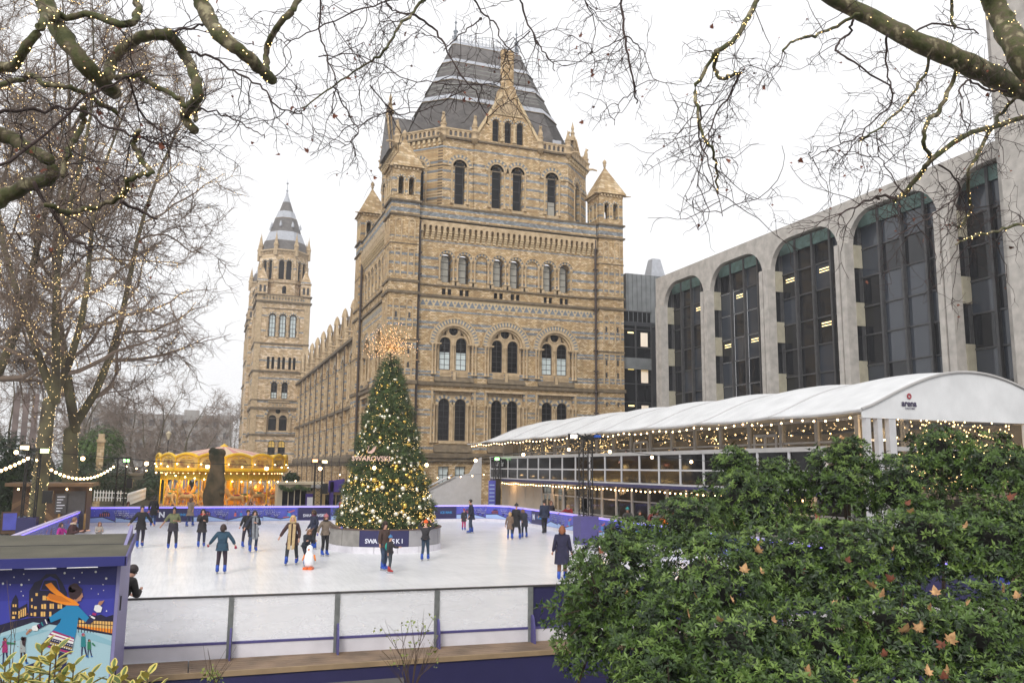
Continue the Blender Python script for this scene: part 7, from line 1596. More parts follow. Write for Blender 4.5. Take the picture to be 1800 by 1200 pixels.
for (px, y, x), lab, c, ht, fair, hh in sp_: person(0, 0, hh, 10, lab, c, .8, (.02, .02, .03), (.4, .25, .1) if fair else (.03, .02, .015), .06, hat=ht, pos=(x, y, 0), z=-.05, boot='shoe', group=SG, arms=('lean', 'lean'), lean=14)
person(0, 0, 1.66, -20, 'person in dark red jacket and white scarf leaning over the right barrier', (.22, .015, .02), .85, (.02, .02, .03), (.3, .18, .08), .05, pos=(20.75, 46.2, 0), z=-.05, boot='shoe', arms=('wide', 'lean'), lean=30, scarf=(.6, .58, .55), group=SG)
person(0, 0, 1.78, -20, 'man in navy jumper looking over the marquee balcony rail', (.02, .025, .05), .9, (.02, .02, .03), (.05, .03, .02), 0, pos=(22.0, 41.3, 0), z=zf-.04, boot='shoe', arms=('lean', 'lean'), lean=22, group=SG)
person(0, 0, 1.70, 0, 'dark-haired woman standing upright at the marquee balcony rail', (.035, .02, .03), .8, (.02, .02, .03), (.02, .012, .01), .2, pos=(22.1, 36.6, 0), z=zf-.04, boot='shoe', group=SG)
person(0, 0, 1.6, 20, 'spectator in antler hat behind the far barrier', (.04, .02, .02), .8, (.02, .02, .03), (.06, .03, .02), .1, hat=(.12, .05, .03), pos=(at(225, 890, 'Y', 58.2).x, 58.2, 0), z=-.3, boot='shoe', group=SG)
person(0, 0, 1.45, 0, 'child in black behind the far barrier lettering panel', BL, .8, (.02, .02, .03), (.02, .015, .01), 0, pos=(at(303, 890, 'Y', 58.0).x, 58.0, 0), z=-.3, boot='shoe', group=SG)
person(0, 0, 1.5, 0, 'child in blue jacket and yellow trim behind the far barrier', (.03, .07, .14), .8, (.02, .02, .03), (.3, .18, .08), .1, pos=(at(346, 890, 'Y', 58.0).x, 58.0, 0), z=-.3, boot='shoe', group=SG, scarf=(.5, .4, .05))
person(0, 0, 1.62, 0, 'person in white top raising both hands to their face behind the far barrier', (.50, .46, .48), .85, (.02, .02, .03), (.04, .02, .015), .1, pos=(at(440, 890, 'Y', 58.0).x, 58.0, 0), z=-.3, boot='shoe', group=SG, arms=('head', 'head'))
person(0, 0, 1.55, 80, 'person in black bending beside the one with raised hands', BL, .85, (.02, .02, .03), (.02, .015, .01), 0, pos=(at(458, 890, 'Y', 58.0).x, 58.0, 0), z=-.3, boot='shoe', group=SG, arms=('lean', 'lean'), lean=35)
person(0, 0, 1.8, 100, 'man in grey jacket leaning over the far barrier left of the tree', (.07, .08, .11), .85, (.02, .02, .03), (.25, .15, .08), 0, pos=(at(592, 890, 'Y', 57.6).x, 57.6, 0), z=-.2, boot='shoe', group=SG, arms=('lean', 'wide'), lean=25)
person(0, 0, 1.66, 60, 'skater in red jacket and dark jeans close to the tree on the far side', (.40, .012, .03), .85, (.03, .035, .06), (.04, .02, .015), .05, pos=(at(600, 890, 'Y', 54.5).x, 54.5, 0), arms=('down', 'down'), stride=.1)
person(0, 0, 1.7, -40, 'person in dark coat outside the timber hut doorway', BL, .8, (.02, .02, .03), (.03, .02, .02), 0, pos=(at(143, 900, 'Y', 54).x, 54, 0), z=-.3, boot='shoe', group=SG, scarf=(.3, .3, .32))
for k, (x, y) in enumerate(((21.0, 33.0), (21.3, 32.1), (21.5, 40.4), (21.0, 31.0))):
    person(0, 0, 1.6+.04*k, 20-15*k, ['spectator in mustard hat', 'spectator in crimson jacket', 'spectator in teal hat', 'spectator in plum coat'][k]+' behind the right barrier near the bush', [(.03, .03, .04), (.35, .02, .03), (.04, .04, .04), (.10, .02, .08)][k], .8, (.02, .02, .03), (.05, .03, .02), .05, hat=[(.4, .25, .03), None, (.02, .2, .2), (.3, .28, .28)][k], pos=(x, y, 0), z=-.05, boot='shoe', group=SG, arms=('lean', 'lean'), lean=12)
# seated cafe customers are only heads above the balustrade: left out where the photograph shows none
# penguin skating aid
pg = at(543, 1000, 'Z', 0); PG = empty('penguin_aid', pg, atan2(-pg.y, -pg.x)+pi/2-.3, 'white and black penguin skating aid with orange feet', 'skating aid')
q = MB(); q.lathe((0, 0, .06), [(.10, 0), (.17, .1), (.19, .28), (.16, .45), (.11, .56), (.12, .64), (.10, .73), (.03, .79)], 12); q.build('body', plain('penguin_white', (.75, .76, .78), .35), PG, True)
q = MB(); q.ball((0, .045, .36), .19, 10, 8, (.98, .85, 1.5)); q.ball((0, .02, .72), .115, 8, 6); q.v = [(x, max(y, -.02) if z < .6 else y, z) for x, y, z in q.v]; q.build('back', plain('penguin_grey', (.30, .34, .38), .35), PG, True)
q = MB(); q.tube([(0, -.1, .70), (0, -.2, .68)], [.04, .008], 6); q.build('beak', plain('penguin_orange', (.75, .18, .02), .4), PG, True)
for k in (-1, 1): q = MB(); q.obox((k*.09, -.08, .045), (.075, 0, 0), (0, .14, 0), (0, 0, .04)); q.build('foot', plain('penguin_foot%d' % k, (.70, .13, .02), .4), PG); q = MB(); q.tube([(k*.17, 0, .5), (k*.24, -.05, .3)], [.04, .02], 6); q.build('handle', plain('penguin_handle%d' % k, (.7, .2, .02), .4), PG, True)
# skin radii are set in one go with bmesh (no operators)
for o, radii, root in BAKE:
    bm = bmesh.new(); bm.from_mesh(o.data); lay = bm.verts.layers.skin.verify()
    for v, r in zip(bm.verts, radii): v[lay].radius = (r, r)
    bm.verts.ensure_lookup_table(); bm.verts[root][lay].use_root = True
    bm.to_mesh(o.data); bm.free()
# ------------------------------------------------------------------ shrubs and plants
def leafmat(name, c, c2, rough=.42):
    m = noisy(name, c, rough, .25, 5, 0, c2=c2, spec=.32); p = m.node_tree.nodes['Principled BSDF']; p.inputs['Transmission Weight'].default_value = 0; return m
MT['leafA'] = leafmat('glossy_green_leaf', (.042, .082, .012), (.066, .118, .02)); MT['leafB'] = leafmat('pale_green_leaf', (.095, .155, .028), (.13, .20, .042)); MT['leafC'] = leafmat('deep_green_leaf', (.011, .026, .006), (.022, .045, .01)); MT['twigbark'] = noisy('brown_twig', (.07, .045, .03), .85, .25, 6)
MT['dryleaf'] = noisy('dry_tan_plane_leaf', (.42, .22, .09), .75, .3, 14, .2, 60, c2=(.50, .30, .14)); MT['redleaf'] = noisy('russet_leaf', (.15, .045, .022), .8, .35, 12)
def rosettes(P, N, rng, size=.1, k=8, spread=1.0, width=.3):
    """leaf whorls: positions P, axes N -> vertices and triangles of folded leaves"""
    n = len(P); N = N/np.linalg.norm(N, axis=1)[:, None]; ref = np.tile([0., 0, 1], (n, 1)); ref[np.abs(N[:, 2]) > .95] = [1, 0, 0]
    U = np.cross(N, ref); U /= np.linalg.norm(U, axis=1)[:, None]; Wv = np.cross(N, U); Vs = []; Fs = []
    ph = rng.random(n)*6.28; off = 0
    for j in range(k):
        a = ph+6.283*j/k+rng.normal(0, .2, n); tilt = spread*(.75+.5*rng.random(n)); L = size*(.7+.6*rng.random(n))*(.75+.25*(j % 2))
        R_ = U*np.cos(a)[:, None]+Wv*np.sin(a)[:, None]; D = R_*np.sin(tilt)[:, None]+N*np.cos(tilt)[:, None]
        S_ = np.cross(D, N); S_ /= np.linalg.norm(S_, axis=1)[:, None]; Q = np.cross(S_, D)
        b = P+D*.01; mid = P+D*(L*.5)[:, None]; tip = P+D*L[:, None]-N*(L*.18)[:, None]; w = (L*width*.5)[:, None]
        l = mid+S_*w+Q*w*.45; r = mid-S_*w+Q*w*.45
        V = np.stack([b, l, mid, r, tip], 1).reshape(-1, 3); i0 = np.arange(n)*5+off
        for t in ((0, 2, 1), (0, 3, 2), (2, 4, 1), (2, 3, 4)): Fs.append(np.stack([i0+t[0], i0+t[1], i0+t[2]], 1))
        Vs.append(V); off += n*5
    return np.concatenate(Vs), np.concatenate(Fs)
rng = np.random.default_rng(12)
BL_ = [(1085, 1040, 11.6, 105), (1040, 1130, 11.2, 70), (1110, 960, 12.3, 60), (1215, 930, 12.6, 80), (1325, 885, 13.2, 100), (1292, 822, 13.4, 42), (1375, 845, 13.0, 45), (1480, 850, 12.4, 85), (1492, 800, 12.2, 42), (1590, 860, 11.6, 90), (1655, 798, 11.3, 66), (1740, 830, 10.8, 90), (1830, 835, 10.6, 70),
       (1250, 1040, 10.4, 125), (1380, 1000, 10.8, 110), (1500, 1000, 10.2, 120), (1620, 960, 10.2, 110), (1740, 960, 9.6, 120), (1840, 930, 9.8, 110), (1170, 1150, 9.8, 110), (1300, 1170, 9.0, 120), (1440, 1130, 9.0, 110), (1580, 1120, 8.8, 120), (1720, 1120, 8.4, 130), (1840, 1090, 8.4, 120), (1180, 1260, 9.0, 120), (1400, 1260, 8.2, 120), (1600, 1260, 7.8, 130), (1790, 1250, 7.4, 130)]
blobs = [(at(x, y, 'Y', Y), r*Y/1484*.99) for x, y, Y, r in BL_]
SHR = empty('green_shrub', (12, 10.5, -1.2), 0, 'huge dense glossy green shrub filling the right foreground, dotted with dead leaves', 'shrub')
sinv = Matrix.Translation(-SHR.location)
def blob_pts(blobs, per, rng, lo=.72, inner=.62, jag=.12):
    Ps = []; Ns = []
    for i, (c, r) in enumerate(blobs):
        n = int(per*r*r); d = rng.normal(0, 1, (n, 3)); d /= np.linalg.norm(d, axis=1)[:, None]
        bump = 1+jag*np.sin(d[:, 0]*7+i)*np.sin(d[:, 1]*6+2*i)*1.0+jag*.8*np.sin(d[:, 2]*9+i)
        rr_ = r*(lo+(1.04-lo)*rng.random(n)**.45)*bump; P = np.array(c)+d*rr_[:, None]*np.array([1, 1, .93]); keep = np.ones(n, bool)
        for j, (c2, r2) in enumerate(blobs):
            if j != i: keep &= np.linalg.norm(P-np.array(c2), axis=1) > r2*inner
        keep &= (d[:, 2] > -.8+.25*rng.random(n)); keep &= P[:, 2] > -1.15; keep &= P[:, 1] < 15.9
        Ps.append(P[keep]); Ns.append((d*np.array([1, 1, .8])+np.array([0, -.15, .45]))[keep]+rng.normal(0, .25, (keep.sum(), 3)))
    return np.concatenate(Ps), np.concatenate(Ns)
P, N = blob_pts(blobs, 1250, rng)
side = N[:, 1] < .55          # leaves on the far side are kept thinner
keep = side | (rng.random(len(P)) < .35); P, N = P[keep], N[keep]
cl = np.sin(P[:, 0]*3.1+P[:, 2]*2.3)+np.sin(P[:, 1]*2.7-P[:, 2]*3.9+1)+np.sin(P[:, 0]*7.3+P[:, 2]*6.1); mi = np.clip((cl*1.6+5+rng.normal(0, 2.2, len(P)))*-1+9.6, 0, 9.9).astype(int)
for nm, sel, m in (('foliage', mi < 5, 'leafA'), ('foliage', (mi >= 5) & (mi < 8), 'leafB'), ('foliage', mi >= 8, 'leafC')):
    V, Fc = rosettes(P[sel], N[sel], rng, .104, 9, .95, .27); o = inst(nm, npmesh(nm, V, Fc, MT[m]), SHR); o.matrix_parent_inverse = sinv; o['kind'] = 'stuff'
print('rosettes', len(P))
# inner leaves coloured darker to put shade into the gaps; cores, branches
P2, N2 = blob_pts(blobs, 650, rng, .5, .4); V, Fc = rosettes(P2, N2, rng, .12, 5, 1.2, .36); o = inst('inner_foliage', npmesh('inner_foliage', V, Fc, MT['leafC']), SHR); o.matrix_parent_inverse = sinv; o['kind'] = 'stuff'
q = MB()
for c, r in blobs: q.ball(c+Vector((0, .15*r, .0)), r*.5, 10, 7)  # near-black balls fill the mounds, standing for shade between the leaves
o = q.build('dark_core_balls', plain('painted_core_shade', (.012, .012, .008), .95), SHR, kind='stuff'); o.matrix_parent_inverse = sinv
q = MB(1); rs = random.Random(6)
for c, r in blobs[::1]:
    q.cut(); b = Vector((c.x+rs.uniform(-.5, .5), c.y+.2, -1.2)); m_ = b.lerp(c, .5)+Vector((rs.uniform(-.3, .3), 0, 0)); q.tube([b, m_, c, c+Vector((rs.uniform(-.3, .3), -.2, r*.9))], [.05, .035, .02, .006], 5)
sub(q, 'branch', MT['twigbark'], SHR)
# spray reaching out to the left
q = MB(); sp0 = at(1060, 1075, 'Y', 11.2); Ps = []; Ns = []
for k, (ex, ey) in enumerate(((945, 1068), (960, 1100), (985, 1050), (1000, 1120), (975, 1085), (1010, 1040), (1030, 1150), (1005, 980), (1020, 960), (1050, 935))):
    e = at(ex, ey, 'Y', 11.0-.05*k); q.tube([sp0, sp0.lerp(e, .5)+Vector((0, 0, .06)), e], [.015, .01, .004], 4)
    for t in np.linspace(.35, 1, 16): p = sp0.lerp(e, t)+Vector((0, 0, .06*(1-abs(2*t-1)))); Ps.append(list(p+Vector((rs.uniform(-.07, .07), rs.uniform(-.07, .07), rs.uniform(-.07, .07))))); Ns.append([(e-sp0).normalized().x+rs.gauss(0, .3), rs.gauss(0, .4)-.2, .35+rs.gauss(0, .3)])
V, Fc = rosettes(np.array(Ps), np.array(Ns), rng, .11, 6, .85, .34); o = inst('foliage', npmesh('foliage', V, Fc, MT['leafA']), SHR); o.matrix_parent_inverse = sinv; o['kind'] = 'stuff'; o = q.build('spray', MT['twigbark'], SHR, kind='stuff'); o.matrix_parent_inverse = sinv
# dead plane leaves lying on the shrub
def plane_leaf():
    pts = []; 
    for a, r in ((-90, .1), (-60, .34), (-40, .3), (-15, .62), (5, .42), (25, .78), (45, .45), (60, .6), (90, 1.0), (120, .6), (135, .45), (155, .78), (175, .42), (195, .62), (220, .3), (240, .34)):
        x, y = r*cos(radians(a)), r*sin(radians(a)); pts.append((x*.5, y*.5, .16*(x*x)*.8+.12*abs(y)*y*.5))
    q = MB(); n = len(pts); q.add([(0, 0, -.02)]+pts, [(0, i+1, (i+1) % n+1) for i in range(n)]); q.tube([(0, -.04, 0), (.02, -.3, .03)], .008, 3); return q
plm = plane_leaf().mesh('dead_leaf', MT['dryleaf']); plm2 = plane_leaf().mesh('dead_leaf', MT['redleaf'])
def ray_blob(px, py):
    d = (AR*((px-900)/FPX)-AU*((py-600)/FPX)+AF).normalized(); best = None
    for c, r in blobs:
        oc_ = CAMP-c; b = oc_.dot(d); cc = oc_.length_squared-(r*1.07)**2; D_ = b*b-cc
        if D_ > 0:
            t = -b-sqrt(D_)
            if best is None or t < best: best = t
    return CAMP+d*best if best else None
dl = [(1775, 875, 1.5), (1337, 955, 1.2), (1333, 968, 1), (1432, 895, .9), (1438, 912, 1), (1308, 1002, 1), (1225, 1050, .9), (1210, 1080, .8), (1595, 885, .7), (1600, 900, 1), (1535, 1030, 1.3), (1550, 1048, 1.2), (1567, 1018, .9), (1645, 1042, 1), (1697, 925, .9), (1765, 1035, .9), (1525, 1100, 1), (1590, 1108, 1.5), (1615, 1105, 1.4), (1670, 1125, 1.3), (1656, 1135, .9), (1635, 1070, .8), (1420, 1182, 1), (1632, 1182, .9), (1660, 1190, .7), (1500, 1195, 1), (1265, 1090, .7), (1288, 1055, .6), (1058, 970, .6), (1170, 745, .6), (1480, 770, .7), (1340, 1005, .6), (1490, 985, .6), (1665, 1180, .7), (1788, 1048, .7), (1570, 965, .6), (1410, 1005, .6), (1240, 985, .5), (1100, 1040, .5), (1700, 1060, .6), (1555, 1150, .6), (1360, 1090, .5), (1465, 1060, .5), (1290, 920, .5), (1625, 860, .6)]
for i, (x, y, s_) in enumerate(dl):
    h = ray_blob(x, y)
    if h is None: continue
    o = inst('dead_leaf', plm if i % 4 else plm2, None, h, (rs.uniform(.7, 1.5), rs.uniform(-.7, .7), rs.uniform(-3, 3)), (.34*s_**.6*.62,)*3); tag(o, '%s %s plane leaf %s the big green shrub, %s' % (('large', 'broad', 'mid-sized', 'small', 'tiny')[min(4, int((1.55-s_)/.22))], 'tan' if i % 4 else 'russet', 'curled on' if i % 2 else 'lying flat on', (('upper left part', 'upper middle part', 'upper right part'), ('left face', 'middle of the face', 'right face'), ('lower left part', 'bottom middle part', 'lower right corner'))[min(2, int((y-740)/155))][min(2, int((x-1040)/255))]), 'dead leaf', 'dead leaves caught on the big shrub')
# variegated shrub in the near left corner
MT['varY'] = noisy('yellow_leaf_edge', (.50, .42, .10), .45, .15, 20); MT['varG'] = noisy('olive_leaf_centre', (.10, .14, .03), .45, .3, 30)
def vleaf(gr=.5):
    q = MB(); q.add([(0, 0, 0), (.2, .28, .05), (.24, .55, .04), (.14, .82, .0), (0, 1, -.07), (-.14, .82, .0), (-.24, .55, .04), (-.2, .28, .05), (0, .5, -.02)], [(0, 1, 8), (1, 2, 8), (2, 3, 8), (3, 4, 8), (4, 5, 8), (5, 6, 8), (6, 7, 8), (7, 0, 8)])
    q.mi = 1; q.add([(0, .05, .004), (.2*gr, .3, .045*gr+.006), (.24*gr, .55, .035*gr+.006), (.12*gr, .78, .006), (0, .9, -.045), (-.12*gr, .78, .006), (-.24*gr, .55, .035*gr+.006), (-.2*gr, .3, .045*gr+.006), (0, .5, -.012)], [(0, 1, 8), (1, 2, 8), (2, 3, 8), (3, 4, 8), (4, 5, 8), (5, 6, 8), (6, 7, 8), (7, 0, 8)]); return q
VS = empty('variegated_shrub', at(100, 1300, 'Y', 4.4), 0, 'low shrub with yellow-edged green leaves in the near left corner', 'shrub'); vinv = Matrix.Translation(-VS.location)
vm = [vleaf(g).mesh('leaf', [MT['varY'], MT['varG']]) for g in (.45, .7, .25)]
q = MB(1)
sh_ = [(90, 1150), (100, 1135), (60, 1170), (20, 1180), (40, 1195), (130, 1165), (160, 1180), (110, 1185), (80, 1200), (10, 1160), (215, 1185), (240, 1192), (190, 1200), (150, 1205), (260, 1180), (5, 1200), (60, 1215), (120, 1215), (230, 1210), (200, 1170), (35, 1165), (75, 1130), (140, 1195), (280, 1205), (170, 1215), (30, 1220), (95, 1225)]
for si, (x, y) in enumerate(sh_):
    p = at(x, y, 'Y', 4.3+rs.uniform(-.35, .35)); q.cut(); q.tube([Vector((p.x+rs.uniform(-.06, .06), p.y, p.z-.5)), p-Vector((0, 0, .1)), p], [.006, .004, .003], 4)
    for k in range(11):
        a = k*2.4+rs.random(); up = .05+.75*(k/11); o = inst('leaf', vm[rs.randrange(3)], VS, p-Vector((0, 0, .16*(1-k/11))), (up*1.1, rs.uniform(-.3, .3), a), (.084*(1.15-.4*k/11),)*3); o.matrix_parent_inverse = vinv
sub(q, 'stem', MT['twigbark'], VS)
# small bare saplings
def sapling(base, tips, label, leafm, Y, nl=26, size=.06, rs_=1.):
    r = empty('sapling', base, 0, label, 'sapling'); inv = Matrix.Translation(-base); q = MB(); Ps = []; Ns = []
    for tx, ty in tips:
        e = at(tx, ty, 'Y', Y+rs.uniform(-.3, .3)); m_ = base.lerp(e, .5)+Vector((rs.uniform(-.1, .1), rs.uniform(-.1, .1), .05)); q.tube([base, m_, e], [.009*rs_, .006*rs_, .003*rs_], 4)
        for k in range(3 if rs_ == 1 else 1): t = rs.uniform(.3, .8); s0 = base.lerp(m_, t*2) if t < .5 else m_.lerp(e, t*2-1); d = (e-base).normalized()*.3+Vector((rs.uniform(-.25, .25), 0, rs.uniform(-.05, .2))); q.tube([s0, s0+d*rs_], [.004*rs_, .002*rs_], 3)
        for k in range(nl//len(tips)): t = rs.uniform(.62, 1.0); p = m_.lerp(e, t); Ps.append(list(p+Vector((rs.uniform(-.1, .1), rs.uniform(-.05, .05), rs.uniform(-.06, .06))))); Ns.append([rs.gauss(0, .5), -.4, rs.gauss(.4, .4)])
    o = q.build('stems', MT['twigbark'], r, kind='stuff'); o.matrix_parent_inverse = inv
    V, Fc = rosettes(np.array(Ps), np.array(Ns), rng, size, 2, 1.1, .55); o = inst('leaves', npmesh('leaves', V, Fc, leafm), r); o.matrix_parent_inverse = inv; o['kind'] = 'stuff'
MT['leafY'] = leafmat('yellowing_leaf', (.22, .22, .04), (.14, .19, .05))
sapling(at(722, 1225, 'Y', 13.2), [(668, 1098), (705, 1095), (722, 1090), (745, 1095), (762, 1085), (690, 1120), (765, 1120), (730, 1130), (680, 1160), (770, 1160), (710, 1150), (752, 1140)], 'thin twiggy sapling with a few green leaves before the clear barrier', MT['leafY'], 13.2, 40, .075)
sapling(at(370, 1225, 'Y', 12.5), [(366, 1180), (378, 1178), (372, 1190), (384, 1192)], 'tiny leafy seedling below the walkway fascia', MT['leafY'], 12.5, 26, .07)
sapling(at(1125, 1215, 'Y', 12.6), [(1090, 1150), (1110, 1160), (1135, 1145), (1155, 1160), (1170, 1170), (1085, 1180), (1120, 1180), (1150, 1185), (1000, 1180), (1190, 1160)], 'straggling plant with yellowing leaves beside the pale stone block', MT['leafY'], 12.6, 90, .08)
sapling(at(14, 1230, 'Y', 5.2), [(12, 1020), (16, 1060), (8, 1100), (22, 1110), (14, 1140)], 'slim red-stemmed twig standing in front of the mural edge', MT['redleaf'], 5.2, 14, .02, .35)
# evergreen shrubs beyond the rink on the left
def far_bush(name, cs, label, m='leafC', per=260, size=.22):
    r = empty(name, cs[0][0], 0, label, 'shrub'); P, N = blob_pts(cs, per, rng, .75, .6, .15) if False else _fb(cs, per); V, Fc = rosettes(P, N, rng, size, 5, 1.1, .4)
    o = inst('foliage', npmesh('foliage', V, Fc, MT[m]), r); o.matrix_parent_inverse = Matrix.Translation(-r.location); o['kind'] = 'stuff'
def _fb(cs, per):
    Ps = []; Ns = []
    for c, r_ in cs: n = int(per*r_*r_); d = rng.normal(0, 1, (n, 3)); d /= np.linalg.norm(d, axis=1)[:, None]; Ps.append(np.array(c)+d*r_*(.6+.42*rng.random(n))[:, None]); Ns.append(d+np.array([0, 0, .4]))
    return np.concatenate(Ps), np.concatenate(Ns)
far_bush('evergreen_bush', [(Vector(at(5, 880, 'Y', 56)), 2.0), (Vector(at(30, 850, 'Y', 58)), 2.0), (Vector(at(-30, 840, 'Y', 56)), 2.4), (Vector(at(10, 810, 'Y', 58)), 1.8)], 'dark evergreen bush behind the near left lighting tower')
far_bush('evergreen_bush', [(Vector(at(155, 850, 'Y', 84)), 1.8), (Vector(at(200, 845, 'Y', 86)), 1.6), (Vector(at(120, 842, 'Y', 84)), 2.0)], 'dark bush on the bank behind the timber hut')
far_bush('evergreen_bush', [(Vector(at(230, 862, 'Y', 88)), 1.2), (Vector(at(262, 858, 'Y', 88)), 1.1), (Vector(at(275, 840, 'Y', 90)), 1.2)], 'clipped dark shrubs along the stone retaining wall')
far_bush('evergreen_bush', [(Vector(at(180, 785, 'Y', 95)), 2.2), (Vector(at(150, 800, 'Y', 95)), 2.0)], 'rounded olive bush left of the pale stone pillar', 'leafA')
far_bush('palm_plant', [(Vector(at(512, 843, 'Y', 66)), .5)], 'small spiky palm beside the cream kiosk', 'leafC', 500, .4)
# ------------------------------------------------------------------ bare plane trees
def plane_bark():
    m, nt, p = M_new('mottled_plane_bark'); L = nt.links; g = nd(nt, 'ShaderNodeNewGeometry'); n = nd(nt, 'ShaderNodeTexNoise'); n.inputs['Scale'].default_value = 7; n.inputs['Detail'].default_value = 4; L.new(g.outputs['Position'], n.inputs['Vector'])
    r = nd(nt, 'ShaderNodeValToRGB'); L.new(n.outputs['Fac'], r.inputs[0]); e = r.color_ramp.elements; e[0].position = .36; e[0].color = (.045, .05, .012, 1); e[1].position = .66; e[1].color = (.27, .24, .14, 1); a = e.new(.45); a.color = (.075, .078, .025, 1); a = e.new(.56); a.color = (.09, .07, .04, 1)
    L.new(r.outputs[0], p.inputs['Base Color']); p.inputs['Roughness'].default_value = .85; n2 = nd(nt, 'ShaderNodeTexNoise'); n2.inputs['Scale'].default_value = 30; L.new(g.outputs['Position'], n2.inputs['Vector']); b = nd(nt, 'ShaderNodeBump'); b.inputs['Strength'].default_value = .5; b.inputs['Distance'].default_value = .02; L.new(n2.outputs['Fac'], b.inputs['Height']); L.new(b.outputs[0], p.inputs['Normal']); return m
MT['pbark'] = plane_bark(); MT['twig'] = noisy('dark_twig', (.045, .028, .024), .85, .2, 3); MT['twig_far'] = noisy('brown_winter_twig', (.20, .15, .115), .9, .25, 1); MT['twig_mist'] = noisy('haze_paled_twig', (.27, .215, .18), .9, .2, .6); MT['bark_far'] = noisy('grey_brown_bark', (.075, .058, .038), .9, .35, .8, c2=(.11, .10, .05))  # distant twigs are paled, with haze put into their colour
def make_spray(rng, n=8):
    t = Tubes(); P, _ = wander([0, 0, 0], [0, 0, 1], 1., 4, rng, .3, 0); t.tube(P, np.linspace(.011, .006, 5), 3)
    for i in range(n): k = rng.integers(1, 5); Q, _ = wander(P[k]-(P[k]-P[k-1])*rng.random(), (P[k]-P[k-1])*2+rng.normal(0, .6, 3), .25+.45*rng.random(), 2, rng, .35, 0); t.tube(Q, np.linspace(.0065, .004, 3), 3)
    return np.concatenate(t.V), np.concatenate(t.F)
class Tubes:
    def __init__(s): s.V = []; s.F = []; s.n = 0
    def tube(s, path, rad, k):
        P = np.asarray(path, float); rad = np.asarray(rad, float)
        if k >= 6:      # rounded ends
            e = P[-1]-P[-2]; e /= np.linalg.norm(e)+1e-9; r_ = rad[-1]; P = np.concatenate([P, [P[-1]+e*r_*.35, P[-1]+e*r_*.6, P[-1]+e*r_*.66]]); rad = np.concatenate([rad, [r_*.85, r_*.5, r_*.02]])
            e = P[0]-P[1]; e /= np.linalg.norm(e)+1e-9; r_ = rad[0]; P = np.concatenate([[P[0]+e*r_*.4, P[0]+e*r_*.3], P]); rad = np.concatenate([[r_*.02, r_*.7], rad])
        n = len(P); T = np.gradient(P, axis=0); T /= np.linalg.norm(T, axis=1)[:, None]+1e-9
        ref = np.array([.3, .2, 1.]) if abs(T[0][2]) < .9 else np.array([1., .2, 0]); U = np.cross(T, ref); U /= np.linalg.norm(U, axis=1)[:, None]+1e-9; Wv = np.cross(T, U)
        a = np.arange(k)*2*np.pi/k; r = np.asarray(rad, float)[:, None, None]
        V = P[:, None, :]+(U[:, None, :]*np.cos(a)[None, :, None]+Wv[:, None, :]*np.sin(a)[None, :, None])*r
        i = np.arange(n-1)[:, None]*k+np.arange(k)[None, :]; j = np.arange(n-1)[:, None]*k+(np.arange(k)[None, :]+1) % k
        F = np.stack([i, j, j+k, i+k], -1).reshape(-1, 4)+s.n; s.V.append(V.reshape(-1, 3)); s.F.append(F); s.n += n*k
    def build(s, name, mat, root, kind=None):
        if not s.V: return
        o = inst(name, npmesh(name, np.concatenate(s.V), np.concatenate(s.F), mat, True), root); o.matrix_parent_inverse = Matrix.Translation(-root.location)
        if kind: o['kind'] = kind
        return o
def wander(p, d, L, n, rng, wig, grav):
    P = [np.array(p, float)]; d = np.array(d, float); d /= np.linalg.norm(d)
    for i in range(n): d = d+rng.normal(0, wig, 3)+np.array([0, 0, grav]); d /= np.linalg.norm(d); P.append(P[-1]+d*L/n)
    return np.array(P), d
def twigs_on(T, P, r, rng, spec, lvl=0, tips=None, mask=None):
    """spec[lvl] = (count per metre, length, n segs, wiggle, gravity, radius)"""
    if lvl >= len(spec): return
    dens, L, ns, wig, grav, rr = spec[lvl]; seg = np.linalg.norm(np.diff(P, axis=0), axis=1); tot = seg.sum(); cnt = rng.poisson(dens*tot)
    for _ in range(cnt):
        t = rng.random()*.97+.03; i = min(int(t*(len(P)-1)), len(P)-2); f = t*(len(P)-1)-i; p = P[i]*(1-f)+P[i+1]*f; d0 = P[i+1]-P[i]; d0 = d0/(np.linalg.norm(d0)+1e-9)
        d = d0*.5+rng.normal(0, .7, 3); Lh = L*(.4+.9*rng.random()); Q, dd = wander(p, d, Lh, ns, rng, wig, grav)
        rad = np.linspace(rr, rr*.45, ns+1); T.tube(Q, rad, 3)
        if tips is not None: tips.append((Q[-1], dd))
        twigs_on(T, Q, rad, rng, spec, lvl+1, tips)
LE, LT = MT['bulb_soft'], None
def smooth_path(pts, sub_=4):
    P = [np.array(p, float) for p in pts]; out = []
    for i in range(len(P)-1):
        p0 = P[max(i-1, 0)]; p1 = P[i]; p2 = P[i+1]; p3 = P[min(i+2, len(P)-1)]
        for k in range(sub_): t = k/sub_; out.append(.5*((2*p1)+(-p0+p2)*t+(2*p0-5*p1+4*p2-p3)*t*t+(-p0+3*p1-3*p2+p3)*t**3))
    out.append(P[-1]); return np.array(out)
MT['fairy'] = emis('fairy_light', (1, .68, .25), 5)
def lights_on(q, P, rad, rng, per_m, r=.012):
    for i in range(len(P)-1):
        L = np.linalg.norm(P[i+1]-P[i]); n = rng.poisson(per_m*L)
        for _ in range(n): t = rng.random(); d = rng.normal(0, 1, 3); d /= np.linalg.norm(d); q.ball(tuple(P[i]*(1-t)+P[i+1]*t+d*(rad[i]*1.05+.01)), r, 4, 2)
def small_leaf_mesh(m):
    return plane_leaf().mesh('leaf', m)
slm = small_leaf_mesh(MT['redleaf'])
